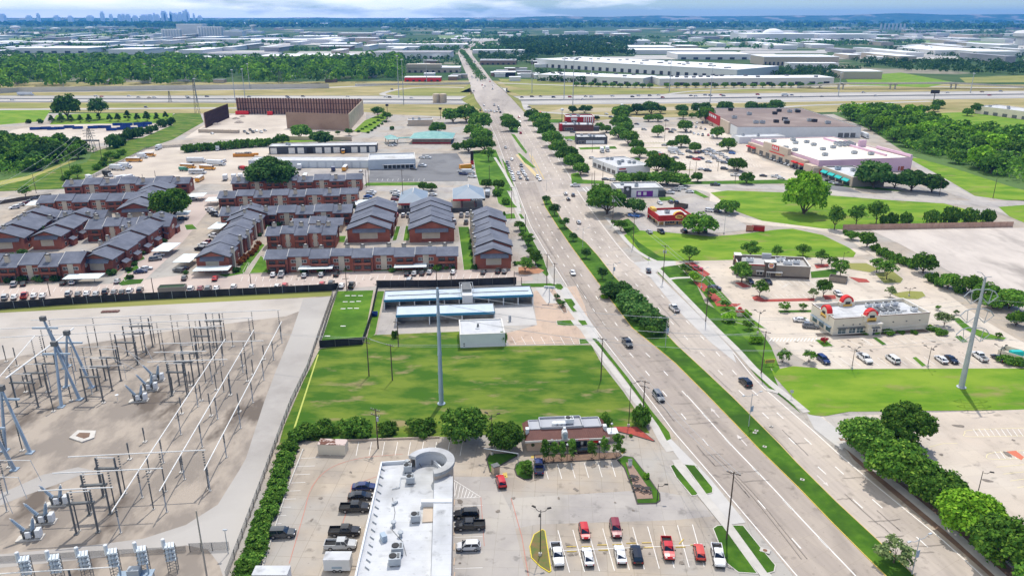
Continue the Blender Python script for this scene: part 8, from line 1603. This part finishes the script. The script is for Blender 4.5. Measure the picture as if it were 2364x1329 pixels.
for x,y,d,pl in ((1826,920,'small road sign','on the right sidewalk'),(1497,608,'small sign board','by the curving sidewalk')): r=thing('road_sign',d,'sign',G(x,y),-.4,pl); MB().tube((0,0,0),(0,0,2.4),.05,n=6).obj('post',STEEL,r); MB().box(-.4,.4,-.05,-.02,1.7,2.5).obj('board',STEEL,r)
# quarry yard clutter
for i in range(5): tag(MB().cbox(0,0,.05,7.5,3,2.6).cbox(0,0,2.65,7.6,3.1,.1).obj('site_container',BEIGE,loc=G(470+i*18,306+i*.4)),'tan site container','container','in the boarded yard',px=470+i*18)
for x,y,w,h in ((498,288,9,1.6),(545,275,7,1.8),(560,270,6,1.5),(552,284,8,2.2)): 
    p=G(x,y); tag(MB().lathe(0,0,[(w*.6,0),(w*.4,h*.5),(w*.12,h)],9).obj('rubble_heap',mat('rubble',(.24,.19,.15),(.45,.40,.35),.8),loc=p),'grey rubble heap','rubble','in the boarded yard',px=x)
for x,y in ((560,265),(624,266)): tag(MB().cbox(0,0,.3,13 if x<600 else 5,3,3).cbox(0,0,3.3,12.6 if x<600 else 4.8,2.6,.3).obj('red_container',REDB,loc=G(x,y)),'red container','container','against the tall board wall',px=x)
rowc([(572,310,'black'),(584,307,'dark grey'),(592,304,'white'),(603,307,'white','pickup'),(612,303,'silver'),(565,306,'grey'),(578,302,'dark grey'),(490,310,'white')],'in the boarded yard','cars in the boarded yard',20,10)
r=thing('boat_hull','long orange skip hull with junk','skip',G(563,362),.1,'left of the charcoal garages'); MB().box(-7,7,-1.4,1.4,.2,2.2).box(7,10,-1,1,1,2.4).obj('hull',mat('skip orange',(.55,.22,.03)),r); MB().cbox(0,.2,2.2,11,2,.7).cbox(3,0,2.9,4,1.4,.5).obj('junk_load',mat('junk',(.12,.1,.09),(.5,.48,.45),1.2),r)
# ================================================================ THE DISTANCE
FW=mat('far white wall',(.62,.62,.61)); FR=mat('far white roof',(.74,.75,.76),(.64,.65,.66),.02); FT=mat('far tan wall',(.44,.38,.30)); FG=mat('far grey roof',(.26,.26,.28),(.34,.34,.35),.02); FB=mat('far blue wall',(.10,.22,.42)); FBR=mat('far brown wall',(.25,.17,.12)); FD=mat('far dark opening',(.05,.055,.06)); FV=mat('far glass',(.10,.16,.22))
def far(x0,x1,y,D,H,wm=None,rm=None,desc='white flat roofed warehouse',place='',docks=0,name='warehouse',y1=None,units=0,group=None):
    a=G(x0,y); c=G(x1,y1 or y); rot=math.atan2(c.y-a.y,c.x-a.x); Wd=(c-a).length; r=thing(name,desc,'warehouse' if name=='warehouse' else 'building',a,rot,place,group or 'distant buildings',x0)
    MB().box(0,Wd,0,D,0,H).obj('wall',wm or FW,r); MB().box(-.5,Wd+.5,-.5,D+.5,H,H+max(.6,H*.07)).obj('roof',rm or FR,r)
    for i in range(docks): x=Wd*(i+.3)/docks; MB().box(x,x+Wd*.4/docks,-.3,-.05,.3,H*.45).obj('dock_door',FD,r)
    for i in range(units): MB().cbox(Wd*random.uniform(.05,.95),D*random.uniform(.1,.9),H+.6,5,4,2).obj('rooftop_unit',STEELD,r)
    return r
far(17,203,123,150,12,desc='very long white warehouse',place='behind the left tree belt',docks=6); far(78,247,108,130,12,desc='long white warehouse with stepped front',place='just beyond the very long one at the left',docks=4); far(592,800,143,110,11,FT,desc='wide tan warehouse with white roof',place='right end of the left tree belt'); far(288,349,118,80,13,FB,desc='low blue building',place='between the left warehouses'); far(480,633,133,80,8,rm=FG,desc='grey roofed warehouse',place='above the left tree belt'); far(400,575,140,50,7,desc='low white strip building',place='above the left tree belt'); far(520,780,100,200,10,desc='broad pale warehouse',place='below the silos',docks=8); far(430,640,96,90,8,desc='long low white shed',place='below the silos'); far(676,800,90,200,10,desc='cream warehouse',place='right of the silos'); far(730,810,116,60,10,FBR,desc='brown walled building',place='left of the white docks')
far(858,1040,136,110,13,rm=FG,desc='pale blue warehouse with dark dock doors',place='left of the avenue beyond the freeway',docks=14); far(866,1078,112,90,11,desc='long white warehouse',place='left of the avenue bend'); far(820,868,102,80,20,FT,desc='tan block building',place='left of the avenue bend'); far(892,965,118,60,10,desc='white shed',place='left of the avenue bend'); far(780,860,90,100,22,FT,desc='cream plant building',place='beyond the brown walled building'); far(1010,1085,97,90,10,desc='white warehouse',place='at the avenue bend')
r=far(939,1061,168,45,8,FT,desc='tan strip mall with white roof',place='left of the avenue beyond the freeway',docks=9,name='strip_mall',units=3); MB().box(0,60,-2,20,8,14).obj('anchor_block',FT,r); r=far(934,1017,189,22,6,REDB,desc='red fascia fuel station',place='left of the avenue just beyond the freeway',name='fuel_station',docks=6)
far(1108,1192,150,60,8,FBR,FG,desc='grey metal roofed plaza',place='right of the avenue beyond the freeway',name='plaza',docks=7); far(1091,1227,124,50,8,desc='long white low building',place='right of the avenue bend'); far(1140,1190,178,30,7,BLACK,desc='dark shop with purple and white front',place='right of the avenue beyond the freeway',name='shop'); far(1215,1310,112,80,9,FT,desc='tan and white building row',place='right of the avenue bend',docks=8)
far(1240,1700,155,130,14,desc='enormous white warehouse with roof vents',place='right of the avenue beyond the freeway',docks=26,y1=184,units=30); far(1242,1484,187,60,9,desc='long white warehouse with tree lined front',place='below the enormous white warehouse',docks=10,y1=197,units=8); far(1522,1924,198,48,9,desc='long white warehouse with tan entries',place='behind the far verge trees',docks=12,units=12,y1=195)
far(1762,1935,152,90,16,FT,desc='panelled office warehouse with ribbed front',place='right of the enormous warehouse',docks=18); far(1822,1935,160,30,10,desc='white office annex with dark window strip',place='right of the enormous warehouse',docks=1); far(1564,1732,138,130,11,desc='broad white warehouse',place='behind the enormous warehouse',docks=6); far(1420,1560,118,150,10,desc='white roofed warehouse',place='behind the enormous warehouse'); far(1946,2035,183,50,11,FT,desc='cream box building beside a bright field',place='right of the tan entries'); far(1450,1640,126,120,10,desc='long white roofed shed',place='behind the enormous warehouse')
# arena with dome, silos, towers
r=far(1723,1878,96,240,26,desc='pale arena building under a shallow dome',place='on the right horizon plain',name='arena'); Wd=(G(1878,96)-G(1723,96)).length; MB().lathe(Wd*.53,120,[(Wd*.16,27),(Wd*.145,34),(Wd*.11,41),(Wd*.05,45),(2,46)],24).obj('dome',FR,r); far(1886,2022,95,150,24,desc='pale terminal like block',place='right of the domed arena',docks=6)
for i in range(26):
    x=378+i*6.4; grp=i<7 or 12<i<22
    if not grp: continue
    r=thing('grain_silo','white concrete silo','silo',G(x,86),0,'in the bank of silos on the left plain','bank of white silos',x,share=True); MB().lathe(0,0,[(8,0),(8,44 if i>7 else 34),(6,47 if i>7 else 36)],14).obj('shell',FW,r)
far(410,470,85,60,54,desc='tall white mill tower block',place='above the bank of silos',name='mill'); far(480,512,83,50,38,desc='white mill block',place='right of the silos',name='mill'); far(515,560,84,60,22,desc='low white mill annex',place='right of the silos',name='mill')
r=thing('control_tower','pale tower with flared top','tower',G(586,76)); h=Hgt(586,76,58); MB().lathe(0,0,[(14,0),(11,h*.75),(22,h*.8),(22,h*.97),(8,h)],10).obj('shaft',FW,r)
r=thing('water_tower','white fluted water tower','water tower',G(2360,105)); h=Hgt(2360,105,70); MB().lathe(0,0,[(24,0),(22,h*.45),(33,h*.6),(34,h*.8),(24,h*.95),(4,h)],20).obj('tank',FW,r)
for i in range(7): x=2033+i*9; r=thing('chimney_stack','thin pale chimney stack','chimney','' and 0 or G(x,70),0,'in the row on the right horizon','row of chimney stacks',x,share=True); h=Hgt(x,70,55); MB().tube((0,0,0),(0,0,h),9,6,8).obj('shaft',mat('stack pale',(.42,.46,.50)),r)
for x,y,yt in ((38,78,60),(130,80,64),(210,78,62),(1595,80,62),(1080,62,45),(940,58,43)):
    r=thing('water_tower','small distant water tower','water tower',G(x,y),0,'on the horizon','distant water towers',x); h=Hgt(x,y,yt); MB().lathe(0,0,[(8,0),(8,h*.6),(26,h*.7),(26,h*.9),(5,h)],10).obj('tank',FW,r)
# city skyline
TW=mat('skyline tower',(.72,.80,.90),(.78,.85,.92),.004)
for x,w,yt in ((87,6,29),(64,10,34),(4,10,30),(235,7,25),(205,12,34),(255,6,31),(275,8,31),(284,6,30),(294,8,31),(310,10,34),(330,16,32),(345,10,31),(356,4,28),(362,8,31),(377,10,23),(382,6,26),(394,5,25),(400,16,28),(415,8,26),(424,5,23),(430,7,20),(434,5,26),(447,4,29),(460,8,34),(128,10,34),(160,9,35)):
    p=Vector(((x-CX)/FPX*11310,12000,0)); s=11310/FPX; h=HC+(37.0-yt)*s*.9; r=thing('skyscraper','hazy blue skyscraper','skyscraper',p,0,'in the skyline on the left horizon','city skyline',x,share=True); ww=w*s
    MB().box(-ww/2,ww/2,0,ww,0,h*.85).obj('tower',TW,r); MB().box(-ww*.32,ww*.32,ww*.15,ww*.8,h*.85,h).obj('crown_block',TW,r)
# scattered roofs over the plain
rn=random.Random(31); occ=[]
pl={0:'on the plain left of the avenue',1:'on the plain right of the avenue'}
for i in range(2000):
    y=rn.uniform(66,146) if i%3 else rn.uniform(72,112); x=rn.uniform(-40,2400)
    if 930<x<1240 and y>98 or (y>118 and 1190<x<1950) or (y>128 and x<900): continue
    w=rn.choice((rn.uniform(10,30),rn.uniform(18,80)))*(.45+(y-60)/85); d=rn.uniform(70,200)
    if any(abs(x-a)<(w+b_)/2+4 and abs(y-c)<3.6 for a,b_,c in occ): continue
    occ.append((x,w,y))
    if len(occ)>225: break
    k=rn.random(); hh=rn.uniform(8,13); far(x-w/2,x+w/2,y,d,hh,FW if k<.6 else FT if k<.85 else FG,FR if k<.8 else FG,('white' if k<.6 else 'tan' if k<.85 else 'grey')+' low warehouse',pl[int(x>1150)],docks=0,group='scattered warehouses on the plain')
# yards and fields between the roofs
YD=mat('far pale yard',(.46,.44,.40),(.34,.33,.31),.01); FF=mat('far green field',(.13,.20,.05),(.17,.24,.06),.004)
for i in range(46):
    y=rn.uniform(70,135); x=rn.uniform(-50,2420); w=rn.uniform(60,240); 
    if (y>112 and 850<x<1300): continue
    flat('far_yard',[(x-w/2,y),(x+w/2,y+rn.uniform(-.5,.5)),(x+w/2+10,y+4+w*.012),(x-w/2-10,y+4+w*.012)],YD,.3+i*.01)
for pts in ([(0,84),(130,79),(260,74),(270,82),(160,92),(0,96)],[(1010,83),(1110,80),(1112,86),(1015,90)],[(1560,98),(1700,94),(1690,107),(1600,110)],[(1990,92),(2300,96),(2330,100),(2020,101)]): flat('far_field',pts,FF,.9)
for pts in ([(780,54.5),(1200,53.5),(1190,56),(800,57)],[(420,50.5),(620,52.5),(800,55),(620,56),(420,52.5)],[(1500,52),(1700,51),(1720,53.5),(1520,54)],[(1830,50),(2080,49),(2100,51.5),(1840,52)]): flat('far_pale_land',pts,mat('bright pale land',(.75,.75,.74)),1.6)
# wooded ground, farther masses of trees
fw_=LEAVES['dark']
BELT=[(-60,154),(200,148),(420,143),(560,149),(760,148),(925,140),(925,186),(760,193),(420,200),(180,205),(-60,212)]
for lf,n_,sd in (('bright',150,8),('wood',170,18),('oak',150,28),('dark',90,38)): woodmass('tree_belt',[(BELT,n_,15,30)],LEAVES[lf],60,1.9,sd)
for i in range(44):
    y=rn.uniform(152,196); x=rn.uniform(0,915); far(x,x+rn.uniform(14,30),y,rn.uniform(10,16),4.5,rn.choice((FT,FBR,FW)),rn.choice((FG,FR,FG)),rn.choice(('small grey roofed house','small house with pale roof')),'among the trees beyond the left sound wall',name='house',group='houses in the left tree belt')
for i in range(40):
    y=rn.uniform(128,190); x=rn.choice((rn.uniform(940,1050),rn.uniform(1130,1235),rn.uniform(1960,2380))); 
    if x>1900 and 160<y: continue
    far(x,x+rn.uniform(14,34),y,rn.uniform(14,26),5.5,rn.choice((FT,FW,FBR)),rn.choice((FG,FR,FR)),'small roadside building','beyond the freeway near the avenue' if x<1500 else 'among trees beyond the right verge',name='roadside_building',group='small buildings beyond the freeway')
woodmass('tree_belt',[([(1160,98),(1330,90),(1480,96),(1440,120),(1470,136),(1250,132),(1150,118)],800,16,28),([(1100,126),(1240,124),(1240,150),(1120,150)],110,9,15),([(1240,166),(1340,176),(1500,196),(1240,190)],70,8,13),([(1740,164),(1990,160),(1960,186),(1800,184)],120,9,15),([(1960,140),(2400,150),(2420,176),(2150,170),(2000,158)],230,9,16),([(2030,110),(2420,118),(2420,140),(2100,132)],150,9,16)],fw_,34,2.2,9)
woodmass('tree_belt',[([(-60,118),(60,126),(200,132),(480,134),(560,142),(200,146),(-60,150)],200,9,15),([(960,120),(1056,116),(1062,170),(1000,150),(930,160)],80,9,14)],fw_,24,2.6,10)
far_=[]
for i in range(60):
    y=rn.uniform(66,118); x=rn.uniform(-60,2420); w=rn.uniform(80,300); far_.append(([(x-w/2,y),(x+w/2,y-1),(x+w/2,y+3),(x-w/2,y+3.5)],int(w*.18),11,20))
woodmass('tree_belt',far_,fw_,20,3.4,12)
far_=[]
for i in range(40):
    y=rn.uniform(47,66); x=rn.uniform(-60,2420); w=rn.uniform(200,700); far_.append(([(x-w/2,y),(x+w/2,y-.4),(x+w/2,y+1.5),(x-w/2,y+1.6)],int(w*.16),30,70))
woodmass('tree_belt',far_,LEAVES['dark'],14,5,13,.3)
woodmass('median_trees',[([(1066,118),(1073,124),(1112,180),(1119,190),(1106,186),(1088,158),(1064,122)],150,7,11)],LEAVES['dark'],40,1.6,14)
g_='trees before the long white warehouse'
trees([(1540+i*22,203,16) for i in range(17)]+[(1330+i*17,200+i*.4,15) for i in range(11)],'oak','oak','dark round tree','before the long white warehouses',1.0,g_,share=True)
# far ridge on the horizon
b=MB(); pv=None
for i in range(61):
    x=-26000+52000*i/60; hh=90+(45+60*max(0,math.sin(i*.9+1)*math.sin(i*.37)))*(1 if i>26 else .5)+max(0,i-30)*5.0; p=((x*.5,13800,0),(x*.5,14600,hh*.55),(x*.5,15600,hh*.5)); 
    if pv: b.face([pv[0],p[0],p[1],pv[1]]); b.face([pv[1],p[1],p[2],pv[2]])
    pv=p
struct(b.obj('hills',LAND))
# ---------------------------------------------------------------- the air
b=MB().box(-16000,16000,-420,16500,-1,214); o=b.obj('haze',bpy.data.materials.new('haze air')); o['kind']='stuff'
m=o.data.materials[0]; m.use_nodes=True; t=m.node_tree; t.nodes.clear(); ou=t.nodes.new('ShaderNodeOutputMaterial'); v=t.nodes.new('ShaderNodeVolumePrincipled')
v.inputs['Color'].default_value=(.06,.35,1.0,1); v.inputs['Density'].default_value=5.0e-5; v.inputs['Anisotropy'].default_value=.1; t.links.new(v.outputs[0],ou.inputs['Volume'])
finish_labels()
